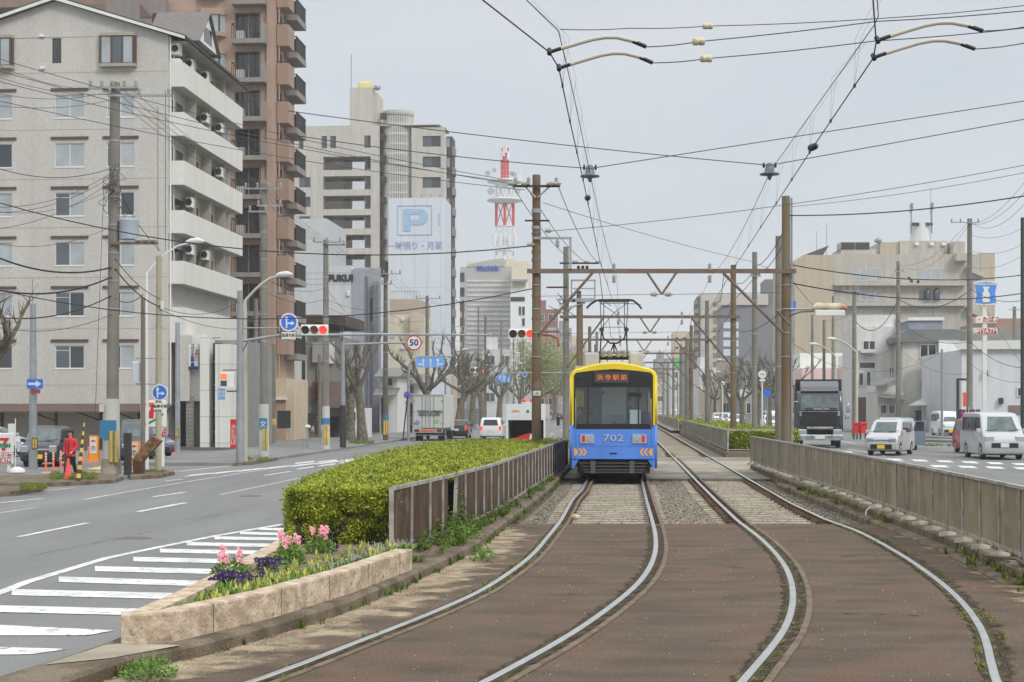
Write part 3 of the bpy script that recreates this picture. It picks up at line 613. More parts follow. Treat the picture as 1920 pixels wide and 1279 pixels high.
for i, t in enumerate(ts):
 x, y = fpt(t); le = lean.get(i, random.uniform(-.012, .012))
 me = M(); w = .028
 p0 = Vector((x-ox, y-oy, -.02)); p1 = Vector((x-ox+le*.3, y-oy+le, .89))
 me.add([(p0.x-w,p0.y-w,p0.z),(p0.x+w,p0.y-w,p0.z),(p0.x+w,p0.y+w,p0.z),(p0.x-w,p0.y+w,p0.z),(p1.x-w,p1.y-w,p1.z),(p1.x+w,p1.y-w,p1.z),(p1.x+w,p1.y+w,p1.z),(p1.x-w,p1.y+w,p1.z)], [(0,3,2,1),(4,5,6,7),(0,1,5,4),(1,2,6,5),(2,3,7,6),(3,0,4,7)])
 me.build('post', alu_m, fr)
 if prev:
  a, b = prev, (p0, p1)
  def L3(u, v): return (u.x*(1-v[0])+v[1]*v[0],)
  def pt(s_, h, o=0):
   q0 = a[0]+(a[1]-a[0])*h; q1 = b[0]+(b[1]-b[0])*h; q = q0+(q1-q0)*s_; return (q.x+o, q.y, q.z)
  for h0, h1, nm in ((.955, 1.01, 'top_rail'), (.06, .11, 'bottom_rail')):
   M().add([pt(.02,h0,-.018),pt(.98,h0,-.018),pt(.98,h1,-.018),pt(.02,h1,-.018),pt(.02,h0,.02),pt(.98,h0,.02),pt(.98,h1,.02),pt(.02,h1,.02)], [(0,1,2,3),(7,6,5,4),(4,5,1,0),(3,2,6,7)]).build(nm, alu_m, fr)
  if i != 4:
   M().add([pt(.03,.11,-.004),pt(.97,.11,-.004),pt(.97,.955,-.004),pt(.03,.955,-.004),pt(.03,.11,.004),pt(.97,.11,.004),pt(.97,.955,.004),pt(.03,.955,.004)], [(0,1,2,3),(7,6,5,4),(4,5,1,0),(3,2,6,7)]).build('panel', brownpanel_m, fr)
  else: M().add([pt(.03,.11,-.004),pt(.5,.11,-.004),pt(.35,.955,-.004),pt(.03,.955,-.004),pt(.03,.11,.004),pt(.5,.11,.004),pt(.35,.955,.004),pt(.03,.955,.004)], [(0,1,2,3),(7,6,5,4),(4,5,1,0),(3,2,6,7)]).build('panel', brownpanel_m, fr)
 prev = (p0, p1)
pts = []; nr = []
for (t, zc, k) in [(1.25,.12,40),(2.2,.15,50),(2.9,.2,40),(3.3,.12,130),(4.0,.15,110),(4.6,.12,60),(5.6,.1,20),(7,.1,20),(8.6,.1,30),(9.8,.1,20),(1.1,.05,40),(2.0,.1,40),(3.7,.4,50)]:
 x, y = fpt(t)
 for _ in range(k): pts.append((x+.07+abs(random.gauss(0, .06)), y+random.gauss(0, .16), .12+abs(random.gauss(zc*.6, zc*.7)))); nr.append((.7, -.4, .5))
sh = empty('creeper', (-1, 20, .12), 0, 'green shoots creeping out low through the brown panel fence', 'creeper')
leafcloud(pts, nr, .045, 'foliage', grassd_m, sh, (-1, 20, .12), per=4)
frost_m = mixmat('weathered_acrylic_panel', C(160,148,122,.9), C(136,122,98,.87), scale=1.1, lo=.35, hi=.65, rough=.55, bump=.03, fine=.05, c3=C(168,160,142,.9), s3=2.2, l3=.5, h3=.75, stretch=(1.2, 1.2, .5))
FR_ = [(5.9,16.6),(6.04,18),(6.24,20.6),(6.62,25.6),(6.96,31.1),(7.4,40),(7.84,49)]
fr = empty('panel_fence', (5.9, 16.6, .16), 0, 'long low fence of weathered beige panels in grey frames along the right road', 'fence')
ox, oy = FR_[0]; prev = None
nP = 33
for i in range(nP):
 y = 16.6+i*(49-16.6)/(nP-1)*1.0; x = interp(FR_, y); w = .022
 M().box(x-ox-w, x-ox+w, y-oy-w, y-oy+w, -.02, .915).build('post', alu_m, fr)
 if i % 1 == 0: M().lathe([(.13, -.02), (.12, .03), (.05, .05)], (x-ox, y-oy, 0), 10).build('footing', slab_m, fr)
 if prev:
  (xa, ya) = prev
  def pq(s_, z, o): return (xa+(x-xa)*s_-ox+o, ya+(y-ya)*s_-oy, z)
  for z0, z1, nm, th in ((.885,.925,'top_rail',.03), (.10,.14,'bottom_rail',.022)):
   M().add([pq(0,z0,-th),pq(1,z0,-th),pq(1,z1,-th),pq(0,z1,-th),pq(0,z0,th),pq(1,z0,th),pq(1,z1,th),pq(0,z1,th)], [(0,1,2,3),(7,6,5,4),(4,5,1,0),(3,2,6,7)]).build(nm, alu_m, fr)
  M().add([pq(.02,.14,-.004),pq(.98,.14,-.004),pq(.98,.885,-.004),pq(.02,.885,-.004),pq(.02,.14,.004),pq(.98,.14,.004),pq(.98,.885,.004),pq(.02,.885,.004)], [(0,1,2,3),(7,6,5,4),(4,5,1,0),(3,2,6,7)]).build('panel', frost_m, fr)
 prev = (x, y)
rp = empty('stone_planter', (6.35, 17.2, .16), 0, 'pale stone planter block at the near end of the right panel fence', 'planter')
M().bbox(-.32, .6, -2.6, .3, 0, .25, .03).build('wall', stonew_m, rp)
tag(M().tube([(5.6,14,.0),(5.85,16,.10),(5.95,17.6,.22),(5.9,18.6,.16)], .02, 8).build('drain_pipe', rust_m), 'rusty bent pipe lying at the foot of the right kerb', 'pipe')
tag(M().tube([(6.45,27.2,-.1),(6.45,27.2,.12),(6.52,27.28,.17),(6.62,27.3,.16)], .016, 8).build('conduit', white_p), 'small white hooked conduit sticking up by the right kerb', 'pipe')
hr2 = empty('hedge', (9.6, 65, .12), 0, 'clipped hedge inside the second right median beyond the foot crossing', 'hedge')
pts = []; nr = []
L2 = lambda y: 9.45+SL*(y-64); R2 = lambda y: 12.4+SL*.8*(y-64)
for _ in range(5200):
 y = 65+random.random()**1.4*50; x = random.uniform(L2(y), R2(y)); pts.append((x, y, .92+.06*mnoise.noise(Vector((x, y, 0))))); nr.append((0, -.3, 1))
for _ in range(2200):
 x = random.uniform(L2(65), R2(65)); z = random.uniform(.14, .95); pts.append((x, 65+random.gauss(0, .05), z)); nr.append((0, -1, .3))
for _ in range(900):
 y = 65+random.random()*50; pts.append((L2(y), y, random.uniform(.12, .9))); nr.append((-1, 0, .3))
leafcloud(pts, nr, .1, 'foliage', leaf_m, hr2, (9.6, 65, .12), per=4)
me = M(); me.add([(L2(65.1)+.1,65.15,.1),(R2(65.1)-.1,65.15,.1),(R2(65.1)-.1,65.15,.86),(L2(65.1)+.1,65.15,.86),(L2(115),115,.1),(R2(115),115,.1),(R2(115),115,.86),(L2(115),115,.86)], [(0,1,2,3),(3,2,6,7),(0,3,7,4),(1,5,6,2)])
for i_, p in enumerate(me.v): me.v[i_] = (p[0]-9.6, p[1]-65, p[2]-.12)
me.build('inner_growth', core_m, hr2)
def picket(name, label, x0, y0, y1, n, z0=.12, h=.92, front=None, group=None):
 f = empty(name, (x0, y0, z0), 0, label, 'fence', group); L_ = y1-y0
 post = M().box(-.03, .03, -.03, .03, 0, h).mesh('post', [alu_m]); bar = M().box(-.012, .012, -.02, .02, .08, h-.03).mesh('bar', [alu_m])
 for i in range(n+1): obj('post' if i % 6 == 0 else 'bar', post if i % 6 == 0 else bar, f, (SL*L_*i/n, L_*i/n, 0))
 me = M(); me.tube([(0,0,h),(SL*L_,L_,h)], .03, 6); me.build('top_rail', alu_m, f)
 M().tube([(0,0,.08),(SL*L_,L_,.08)], .022, 6).build('bottom_rail', alu_m, f)
 M().add([(.02,.05,.1),(SL*L_+.02,L_,.1),(SL*L_+.02,L_,h-.04),(.02,.05,h-.04),(.03,.05,.1),(SL*L_+.03,L_,.1),(SL*L_+.03,L_,h-.04),(.03,.05,h-.04)], [(0,1,2,3),(7,6,5,4)]).build('panel', mat('greyish_panel', C(140,140,134,.8), rough=.4, var=.15), f)
 if front:
  M().tube([(0,0,h),(front,0,h),(front+.15,.1,h-.1)], .03, 6).build('top_rail', alu_m, f); M().tube([(0,0,.08),(front,0,.08)], .022, 6).build('bottom_rail', alu_m, f)
  obj('post', post, f, (front+.1, .05, 0))
 return f
picket('railing', 'grey post and bar fence around the second right median hedge', 9.3, 64.3, 116, 60, front=2.6)
picket('railing', 'grey panel fence of the third right median, farther down the track', 13.85, 124, 200, 40)
hr3 = empty('hedge', (14.3, 125, .12), 0, 'narrow hedge beside the third right median fence', 'hedge')
pts = [(14.3+SL*(y-125)+random.uniform(0, 1.6), y, .85+random.gauss(0, .04)) for y in [125+random.random()*60 for _ in range(1500)]]
pts += [(random.uniform(14.2,15.9), 124.8, random.uniform(.1,.85)) for _ in range(300)]
leafcloud(pts, [(0, -.4, 1)]*len(pts), .16, 'foliage', leaf_m, hr3, (14.3, 125, .12), per=4)
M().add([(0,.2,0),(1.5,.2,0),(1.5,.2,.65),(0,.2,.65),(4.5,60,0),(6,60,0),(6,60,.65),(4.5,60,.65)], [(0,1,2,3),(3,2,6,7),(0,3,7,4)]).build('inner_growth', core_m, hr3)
pink_m = mat('pink_petal', C(240,166,176,.95), rough=.6, var=.2, scale=20); purple_m = mat('purple_petal', C(46,24,84,.8), rough=.6, var=.3, scale=25)
lil_m = mat('lilac_petal', C(150,130,190,.9), rough=.6, var=.15); pyel_m = mat('petal_yellow', C(230,190,40), rough=.6, var=.1)
fol_m = mixmat('flower_leaf', C(96,136,60,.85), C(140,166,84,.85), scale=18, rough=.7, bump=0, fine=.2)
spr_m = mixmat('pale_sprout_leaf', C(196,196,104,.95), C(160,176,92,.9), scale=12, rough=.7, bump=0, fine=.15)
def petals(me, c, r, n=5, tilt=None):
 tl = tilt or Vector((random.uniform(-.5,.5), -1, random.uniform(.1,.9))).normalized(); a1 = tl.orthogonal().normalized(); b1 = tl.cross(a1)
 for i in range(n):
  a = 6.283*i/n+random.random()*.3; d = a1*math.cos(a)+b1*math.sin(a); e_ = a1*math.cos(a+1.57)+b1*math.sin(a+1.57); c_ = Vector(c)
  me.add([c_, c_+d*r*.6+e_*r*.5+tl*r*.15, c_+d*r*1.05+tl*r*.05, c_+d*r*.6-e_*r*.5+tl*r*.15], [(0,1,2,3)])
def leaves(me, c, n, rad, hgt, size):
 for _ in range(n):
  a = random.uniform(0, 6.283); r_ = rad*math.sqrt(random.random()); b = Vector((c[0]+r_*math.cos(a), c[1]+r_*math.sin(a), c[2]+random.random()*hgt*(1-(r_/rad)**2*.6)))
  d = Vector((random.gauss(0,.7)+math.cos(a)*.6, random.gauss(0,.7)+math.sin(a)*.6, random.uniform(0,1.2))).normalized(); s_ = d.cross(Vector((random.gauss(0,1), random.gauss(0,1), random.gauss(0,1)))).normalized()
  l = size*random.uniform(.7,1.4); me.add([b, b+d*l*.5+s_*l*.22, b+d*l, b+d*l*.5-s_*l*.22], [(0,1,2,3)])
def snap(px, py, label, n=5, w=.13):
 x, y = G(px, py, .32); t = empty('snapdragon', (x, y, .29), 0, label, 'flower', 'pink snapdragons in the planter')
 me = M(); leaves(me, (0,0,0), 420, w*1.25, .19, .05); me.build('leaves', fol_m, t)
 for _ in range(n):
  a, b = random.uniform(-w*1.1, w*1.1), random.uniform(-w*.6, w*.6); h = random.uniform(.17,.28)
  me = M(); me.cyl((a,b,.05), (a,b,h+.05), .004, n=4)
  me.cm = 1
  for k in range(16): petals(me, (a+random.gauss(0,.013), b-.005+random.gauss(0,.012), h+k*.0055-.02), .017, 4)
  me.build('flower_spike', [fol_m, pink_m], t)
def pansy(px, py, label, n=26, w=.14):
 x, y = G(px, py, .32); t = empty('pansy', (x, y, .29), 0, label, 'flower', 'dark purple pansies in the planter')
 me = M(); leaves(me, (0,0,0), 160, w, .08, .04); me.build('leaves', fol_m, t)
 for _ in range(int(n*1.3)):
  a, b = random.gauss(0, w*.55), random.gauss(0, w*.4); me = M(); c = (a, b-.02, random.uniform(.05,.13)); petals(me, c, .037, 5); me.cm = 1; petals(me, (c[0], c[1]-.008, c[2]), .006, 3); me.build('blossom', [purple_m, pyel_m], t)
snap(432, 1080, 'nearest pink snapdragon clump, left of the front pansies', 6, .14)
snap(542, 1046, 'middle pink snapdragon clump between the two dark pansy groups and the hedge', 4, .12)
snap(600, 1032, 'tall pink snapdragon clump against the hedge corner', 7, .13)
snap(548, 1052, 'pair of low pink snapdragon spikes beside the rear pansies', 3, .10)
pansy(428, 1092, 'nearest dark purple pansy clump at the tip of the planter', 34, .17)
pansy(500, 1066, 'second dark purple pansy clump behind the nearest one', 22, .12)
pansy(612, 1030, 'small dark purple pansy clump at the foot of the hedge', 9, .1)
sm_ = []
for k in range(5):
 me = M()
 for _ in range(9):
  a = random.uniform(0, 6.28); l = random.uniform(.05,.13); b = Vector((random.gauss(0,.018), random.gauss(0,.018), 0)); d = Vector((math.cos(a)*.35, math.sin(a)*.35, 1)).normalized(); s_ = Vector((-math.sin(a), math.cos(a), 0))
  w = .009; me.add([b-s_*w*.5, b+s_*w*.5, b+d*l*.6+s_*w, b+d*l*.6-s_*w, b+d*l+Vector((0,0,-.01))], [(0,1,2,3),(3,2,4)])
 sm_.append(me.mesh('sprout', spr_m))
cnt = 0
while cnt < 120:
 y = random.uniform(12.7, 18.5); xr = interp(PO, y)-.3; xl = interp(PLft, y)+.28
 if xr < xl: continue
 x = xr-abs(random.gauss(0, .28))
 if x < xl: continue
 o = obj('sprout', random.choice(sm_), None, (x, y, .29), random.uniform(0, 6)); o.scale = (1, 1, random.uniform(.7, 1.25))
 tag(o, 'pale yellow-green leaf sprout in the planter soil', 'plant', 'pale leaf sprouts along the planter'); cnt += 1
tufts([(max(interp(PO, y)-.24-abs(random.gauss(0,.25)), interp(PLft, y)+.26), y, .29, random.uniform(.4,1.1)) for y in [random.uniform(12.6,18.6) for _ in range(150)]], 'ground_cover', fol_m, 'low leafy ground cover between the planter flowers', (.03,.1), 12)
me = M()
for _ in range(170):
 y = random.uniform(15.3,18.5); petals(me, (interp(PO, y)-.25-abs(random.gauss(0,.25)), y, .34+random.random()*.05), .009, 4)
tag(me.build('ground_cover', lil_m), kind='stuff', label='tiny lilac flowers scattered in the far half of the planter', cat='flowers')
x, y = G(640, 1105, .12); t = empty('violet', (x, y, .12), 0, 'two small purple violets growing from the kerb below the planter wall', 'flower')
me = M(); leaves(me, (0,0,0), 60, .08, .05, .03); me.build('leaves', fol_m, t)
for a, h in ((-.02,.13),(.07,.11)): me = M(); petals(me, (a,-.03,h), .022, 5); petals(me, (a+.01,-.03,h-.01), .02, 5); me.build('blossom', mat('violet_petal', C(120,70,190), var=.1), t)
def weed(px, py, z, n, rad, h, size, label, spikes=14):
 x, y = G(px, py, z); t = empty('weed', (x, y, z), 0, label, 'weed')
 me = M()
 for _ in range(spikes):
  a = random.uniform(0,6.28); l = random.uniform(.5,1)*h*1.3; e_ = (math.cos(a)*rad*random.uniform(.2,1), math.sin(a)*rad*.7, l); me.tube([(0,0,0),(e_[0]*.4,e_[1]*.4,l*.6),e_], [.004,.003,.0015], 4, cap=False)
 me.build('stems', fol_m, t); me = M(); leaves(me, (0,0,0), n, rad, h, size); me.build('leaves', fol_m, t)
weed(282, 1272, .0, 620, .19, .16, .032, 'bushy grey-green weed at the kerb tip, bottom left')
weed(905, 1052, .0, 300, .16, .2, .04, 'tall feathery weed against the left kerb below the fence', 16)
weed(875, 1010, .12, 280, .22, .2, .05, 'green bush of weeds at the foot of the leaning fence post', 12)
weed(92, 1262, -.03, 40, .05, .05, .03, 'sprig of clover in the road near the bottom left corner', 5)
ty_m = mat('tram_yellow', C(236,206,24,.93), rough=.4, var=.05, scale=2, streak=.05, spec=.5, coat=.15)
tb_m = mat('tram_blue', C(86,138,228,.93), rough=.4, var=.05, scale=2, streak=.09, spec=.5, coat=.15)
tk_m = mat('tram_black', C(40,40,42), rough=.3, var=.1)
tg_m = mat('tram_grey', C(176,178,180,.9), rough=.55, var=.1, scale=3, streak=.1)
seeg = bpy.data.materials.new('clear_glass'); seeg.use_nodes = True; q = seeg.node_tree.nodes; q.clear()
o_ = q.new('ShaderNodeOutputMaterial'); ms = q.new('ShaderNodeMixShader'); tr = q.new('ShaderNodeBsdfTransparent'); gl = q.new('ShaderNodeBsdfGlossy'); gl.inputs['Roughness'].default_value = .03; tr.inputs[0].default_value = (.86,.9,.9,1); ms.inputs[0].default_value = .07
seeg.node_tree.links.new(tr.outputs[0], ms.inputs[1]); seeg.node_tree.links.new(gl.outputs[0], ms.inputs[2]); seeg.node_tree.links.new(ms.outputs[0], o_.inputs[0])
T = empty('tram', (2.755, 40.6, 0), -HD, 'yellow and blue tram number 702 with orange destination text, standing on the left track', 'tram')
HW = 1.19
def upper(i):
 p = [(-HW+i, 1.54), (-HW+i, 2.82)]
 for a in range(0, 91, 15): p.append((-HW+i+.26*(1-math.cos(R(a))), 2.82+.26*math.sin(R(a))-i*.5*math.sin(R(a))))
 top = [(x, 3.08-i*.5+.16*(1-(x/(HW-.26))**2)) for x in (-.62, -.31, 0, .31, .62)]
 p += top; r_ = [(-x, z) for x, z in reversed(p[:2+7])]; return p+r_
def loft(secs, skip=None):
 me = M(); n = len(secs[0][1]); o = 0; me.smooth = True
 for y, pl in secs: me.v += [(x, y, z) for x, z in pl]
 for k in range(len(secs)-1):
  for j in range(n):
   if skip and k == 2 and j in skip: continue
   me.face([k*n+j, k*n+(j+1) % n, (k+1)*n+(j+1) % n, (k+1)*n+j])
 me.smooth = False
 return me, n
secs = [(.0, upper(.06)), (.025, upper(.02)), (.08, upper(0)), (13.4, upper(0)), (13.5, upper(.06))]
nn = len(secs[0][1]); me, n = loft(secs, (0, nn-2, nn-1)); me.face([n*4+j for j in range(n)])
for s_ in (-1, 1):
 wl = M(); wl.wall(.08, 13.4, 1.54, 2.82, [(1.0+k*1.7, 2.3+k*1.7, 1.75, 2.6) for k in range(7)], 0, .05)
 me.add([(s_*HW-s_*y, x, z) for x, y, z in wl.v], wl.f)
MZ0, MZ1, MX = 1.42, 3.06, 1.075
mask = []
for cx_, cz_, a0 in ((MX-.1, MZ0+.1, -90), (MX-.13, MZ1-.22, 0)):
 for a in range(0, 91, 18): mask.append((cx_+(.1 if a0 < 0 else .13)*math.cos(R(a0+a)), cz_+(.1 if a0 < 0 else .13)*math.sin(R(a0+a))))
mask += [(.6, MZ1-.045), (0, MZ1), (-.6, MZ1-.045)]
mask += [(-x, z) for x, z in reversed(mask[:12])]
up = [p for p in upper(.06)]
def ring_face(me, outer, inner, y, z0):
 "fill between outer polyline and mask (z>z0)"
 import bmesh
 bm = bmesh.new(); vo = [bm.verts.new((x, y, z)) for x, z in outer]; vi = [bm.verts.new((x, y, z)) for x, z in inner]
 es = [bm.edges.new((v[i], v[(i+1) % len(v)])) for v in (vo, vi) for i in range(len(v))]
 bmesh.ops.triangle_fill(bm, edges=es, use_beauty=True); bm.verts.index_update()
 me.add([tuple(v.co) for v in bm.verts], [tuple(v.index for v in f.verts) for f in bm.faces]); bm.free()
inn = [p for p in mask if p[1] > 1.545]
li = sorted(inn, key=lambda p: math.atan2(p[0], -(p[1]-2.2)))
outl = up; left_in = [(-MX, 1.54)]+[p for p in li if True]+[(MX, 1.54)]
import bmesh
def ngon(me, pts, y): me.add([(x, y, z) for x, z in pts], [tuple(range(len(pts)))])
poly = [(-HW+.06, 1.54)]+up[1:-1]+[(HW-.06, 1.54), (MX, 1.54)]+sorted([p for p in inn if p[0] > .001 or abs(p[0]) < .001], key=lambda p: (p[1]-3*p[0] if False else -p[0]*1.0+ (p[1]-1.5)*1e-3))
rs = [p for p in mask if p[1] > 1.545]; i0 = min(range(len(rs)), key=lambda i: (rs[i][0] < 0, rs[i][1]))
rs = rs[i0:]+rs[:i0]
poly = [(-HW+.06, 1.54)]+up[1:-1]+[(HW-.06, 1.54), (MX, 1.54)]+rs+[(-MX, 1.54)]
ngon(me, poly, 0)
me.build('upper_shell', ty_m, T)
def lower(i): return [(-HW+i, 1.54), (-HW+i, .36), (-1.08, .36), (-.93, .60), (.93, .60), (1.08, .36), (HW-i, .36), (HW-i, 1.54)]
secs = [(0, lower(.06)), (.025, lower(.02)), (.08, lower(0)), (.9, lower(0))]
me, n = loft(secs); me.smooth = False
me.face([3*n+j for j in range(n)])
lo = lower(.06); rs2 = [p for p in mask if p[1] < 1.54]; ib = min(range(len(rs2)), key=lambda i: (rs2[i][0] > 0, -rs2[i][1]));
lowm = sorted([p for p in rs2 if p[0] < 0], key=lambda p: -p[1])+sorted([p for p in rs2 if p[0] > 0], key=lambda p: p[1])
ngon(me, [lo[0]]+[(-MX, 1.54)]+lowm+[(MX, 1.54)]+[lo[7]]+lo[6:0:-1], 0)
M_ = me; me.box(-HW, HW, .9, 13.45, .36, 1.54); me.build('lower_shell', tb_m, T)
mk = M(); WZ0, WZ1 = 1.565, 2.56
wins = [(-1.03,-.71), (-.67,.66), (.70,1.0)]
xs = [-MX, -1.03, -.71, -.67, .66, .70, 1.0, MX]
ngon(mk, [p for p in mask if p[1] >= 2.6 and True] if False else [(-MX+.02, WZ1)]+[(MX-.02, WZ1)]+[p for p in mask if p[0] > 0.001 and p[1] > 2.6]+[(0.0, MZ1)]+[p for p in mask if p[0] < -.001 and p[1] > 2.6], .012)
ngon(mk, [(-MX, WZ0)]+sorted([p for p in mask if p[0] < 0 and p[1] < 1.56], key=lambda p: -p[1])+sorted([p for p in mask if p[0] > 0 and p[1] < 1.56], key=lambda p: p[1])+[(MX, WZ0)], .012)
for a, b in ((-MX,-1.03), (-.71,-.67), (.66,.70), (1.0,MX)): mk.quad((a,.012,WZ0),(b,.012,WZ0),(b,.012,WZ1),(a,.012,WZ1))
for (a, b) in wins:
 for (p, q_) in (((a,WZ0),(b,WZ0)),((a,WZ1),(b,WZ1)),((a,WZ0),(a,WZ1)),((b,WZ0),(b,WZ1))): mk.quad((p[0],.012,p[1]),(q_[0],.012,q_[1]),(q_[0],.07,q_[1]),(p[0],.07,p[1]))
mk.build('windscreen_frame', tk_m, T)
for a, b in wins: M().box(a, b, .04, .052, WZ0, WZ1).build('windscreen', seeg, T)
db = M().bbox(-.56, .47, -.012, .02, 2.66, 2.99, .01).build('destination_display', black_m, T)
M().box(-.50, .41, -.016, -.011, 2.69, 2.96).build('display_glass', mat('display_grey', C(70,72,70), rough=.25, var=.1), db)
led = mat('led_orange', C(236,110,56), var=0, emis=.45)
for k_, c_ in enumerate('浜寺駅前'): text(c_, .115, (-.36+.215*k_, -.02, 2.82), led, db, sx=1.1, ex=.001)
for s_ in (-1, 1): M().bbox(s_*.88-.09, s_*.88+.09, -.008, .02, 2.82, 2.92, .005).build('marker_lamp', dark_m, T)
for s_ in (-1, 1):
 c = s_*.71
 b_ = M().bbox(c-.215, c+.215, -.02, .03, 1.02, 1.30, .015).build('lamp_housing', tb_m, T)
 M().bbox(c-.19, c+.19, -.026, -.016, 1.045, 1.275, .004).build('bezel', tg_m, b_)
 M().bbox(c-s_*-.11-.045, c-s_*-.11+.045, -.034, -.024, 1.08, 1.25, .003).build('tail_lamp', mat('tail_lamp_red', C(214,40,40), rough=.25, var=.05), b_) if False else M().bbox(c+s_*.10-.04, c+s_*.10+.04, -.034, -.024, 1.08, 1.25, .003).build('tail_lamp', mat('tail_lamp_red', C(214,40,40), rough=.25, var=.05), b_)
 M().tube([(c-s_*.06,-.034,1.16),(c-s_*.06,-.02,1.16)], .085, 20).build('headlight', mat('lamp_lens', C(190,195,200), rough=.12, metal=.6, var=.15, scale=20), b_)
text('702', .19, (0, -.012, 1.175), mat('silver_number', C(190,196,204), rough=.35, metal=.4, var=.05), T, 'fleet_number', sx=1.5, bold=.001)
org = mat('chevron_orange', C(240,170,40), rough=.4, var=.05)
for s_ in (-1, 1):
 me = M()
 for k in range(3):
  x0 = s_*(1.06-.11*k); pts_ = [(x0,.70),(x0-s_*.075,.80),(x0,.90),(x0-s_*.055,.90),(x0-s_*.13,.80),(x0-s_*.055,.70)] if k else [(x0,.70),(x0,.90),(x0-s_*.04,.90),(x0-s_*.11,.80),(x0-s_*.04,.70)]
  me.prism(pts_, -.004, .001, 'y')
 me.build('chevron_mark', org, T)
M().bbox(-.10, .10, -.02, .0, .755, .785, .005).build('step_slot', black_m, T)
M().box(-1.12, 1.12, -.03, -.001, .615, .635).build('trim_line', tb_m, T)
sm = M()
for x in (-1.02, 1.02): sm.box(x-.005, x+.005, -.003, -.0005, .62, 1.40)
sm.box(-1.12, 1.12, -.003, -.0005, .955, .962); sm.box(-1.07, 1.07, -.02, -.0005, .605, .612); sm.build('panel_seams', mat('seam_dark', C(52,84,150), var=0), T)
for s_ in (-1, 1): M().tube([(s_*1.02,-.012,1.45),(s_*1.02,-.05,1.5),(s_*1.02,-.05,2.2),(s_*1.02,-.012,2.25)], .012, 6).build('grab_rail', steel_m, T)
M().tube([(-.1,-.03,1.50),(-.02,-.03,1.56),(.1,-.03,1.68)], .012, 6).build('wiper', black_m, T)
M().bbox(.40, .76, -.06, -.01, 2.30, 2.43, .01).build('mirror', black_m, T)
me = M()
for z in (.50, .41, .32, .25): me.box(-.92+ (.5-z)*.5, .92-(.5-z)*.5, .02, .07, z-.014, z+.014)
for x in (-.62, .44): me.box(x, x+.13, -.02, .1, .22, .56)
me.build('fender_grille', mat('grille_grey', C(92,90,88,.85), rough=.6, var=.15), T); M().box(-.95, .95, .16, .6, .22, .6).build('underframe', dark_m, T)
for y in (1.9, 3.5, 10, 11.6):
 for s_ in (-1, 1): M().tube([(s_*.66,y,.34),(s_*.8,y,.34)], .33, 20).build('wheel', dark_m, T)
M().box(-1.0, 1.0, .7, 13, .2, .36).build('underframe', black_m, T)
inm = mat('cabin_white', C(232,234,232,.95), rough=.6, var=.04); ing = mat('cabin_grey', C(120,124,126,.8), rough=.7, var=.1)
it = M(); it.box(-1.1,1.1,.1,12.9,1.0,1.04); it.build('floor', ing, T)
M().box(-.33,.35,1.2,1.26,1.05,2.58).build('partition', inm, T)
M().box(-.26,.28,.55,.9,1.05,1.82).build('console', ing, T)
M().box(.5,.56,1.6,2.2,1.04,2.7).build('partition', mat('cabin_pole', C(190,190,186), var=.05), T)
M().box(-1.0,-.5,.4,.75,1.04,1.8).build('console', dark_m, T)
M().box(.45,.75,.35,.6,1.04,1.95).build('cabin_box', inm, T)
M().box(-1.1,1.1,12.6,12.7,1.04,3.0).build('end_wall', ing, T)
M().box(-.52,-.26,1.0,1.02,2.36,2.48).build('blue_screen', mat('blue_screen', C(60,70,200), var=.1), T)
for k in range(5):
 for s_ in (-1, 1): M().box(s_*.9-.14, s_*.9+.14, 3+k*1.6, 4.2+k*1.6, 1.04, 1.9).build('seat', mat('tram_seat', C(80,60,110), var=.2), T)
for s_ in (-1, 1):
 for k in range(7): M().box(s_*(HW-.03)-.006, s_*(HW-.03)+.006, 1.0+k*1.7, 2.3+k*1.7, 1.75, 2.6).build('side_window', seeg, T)
M().bbox(-.86, .0-.42, 1.8, 4.6, 3.15, 3.58, .06).build('roof_unit', tg_m, T)
M().bbox(.42, 1.0-.16, 1.8, 4.6, 3.15, 3.58, .06).build('roof_unit', tg_m, T)
M().bbox(-.60, .60, 6.0, 9, 3.15, 3.45, .06).build('roof_unit', tg_m, T)
M().box(-1.05, -.75, .5, 1.2, 3.05, 3.16).build('roof_board', tg_m, T)
pan = M().box(-.42, .42, 2.0, 3.6, 3.42, 3.5).build('pantograph', dark_m, T)
ins = M().lathe([(.05,0),(.09,.03),(.05,.06),(.09,.09),(.05,.12),(.09,.15),(.04,.2)], (0,0,0), 12).mesh('insulator', porc_m)
for x in (-.30, -.12, .12, .30): obj('insulator', ins, pan, (x, 1.95, 3.45))
for x in (-.38, .38): obj('insulator', ins, pan, (x, 3.3, 3.5))
me = M()
me.tube([(-.40,2.4,3.55),(-.36,2.3,4.22)], .022, 6); me.tube([(.38,2.4,3.55),(.36,2.3,4.22)], .022, 6)
me.tube([(-.36,2.3,4.3),(-.30,2.28,4.0),(-.1,2.26,3.86),(.1,2.26,3.86),(.30,2.28,4.0),(.36,2.3,4.3)], .028, 6)
me.tube([(0,2.26,3.86),(-.12,2.4,3.55)], .02, 6); me.tube([(0,2.26,3.86),(.12,2.4,3.55)], .02, 6); me.tube([(0,2.26,3.86),(0,2.5,3.6)], .02, 6)
for s_ in (-1, 1):
 me.tube([(s_*.36,2.3,4.25),(s_*.40,2.6,5.08)], .014, 6); me.tube([(s_*.30,2.3,4.2),(s_*.30,3.0,5.08)], .012, 6); me.cbox((s_*.36,2.3,4.25), .12, .12, .1)
 me.tube([(s_*.36,2.3,4.28),(s_*.02,2.7,4.75),(-s_*.42,3.0,5.08)], .01, 6)
me.tube([(-.36,2.3,4.32),(.36,2.3,4.32)], .01, 6)
me.build('frame_arms', dark_m, pan)
me = M()
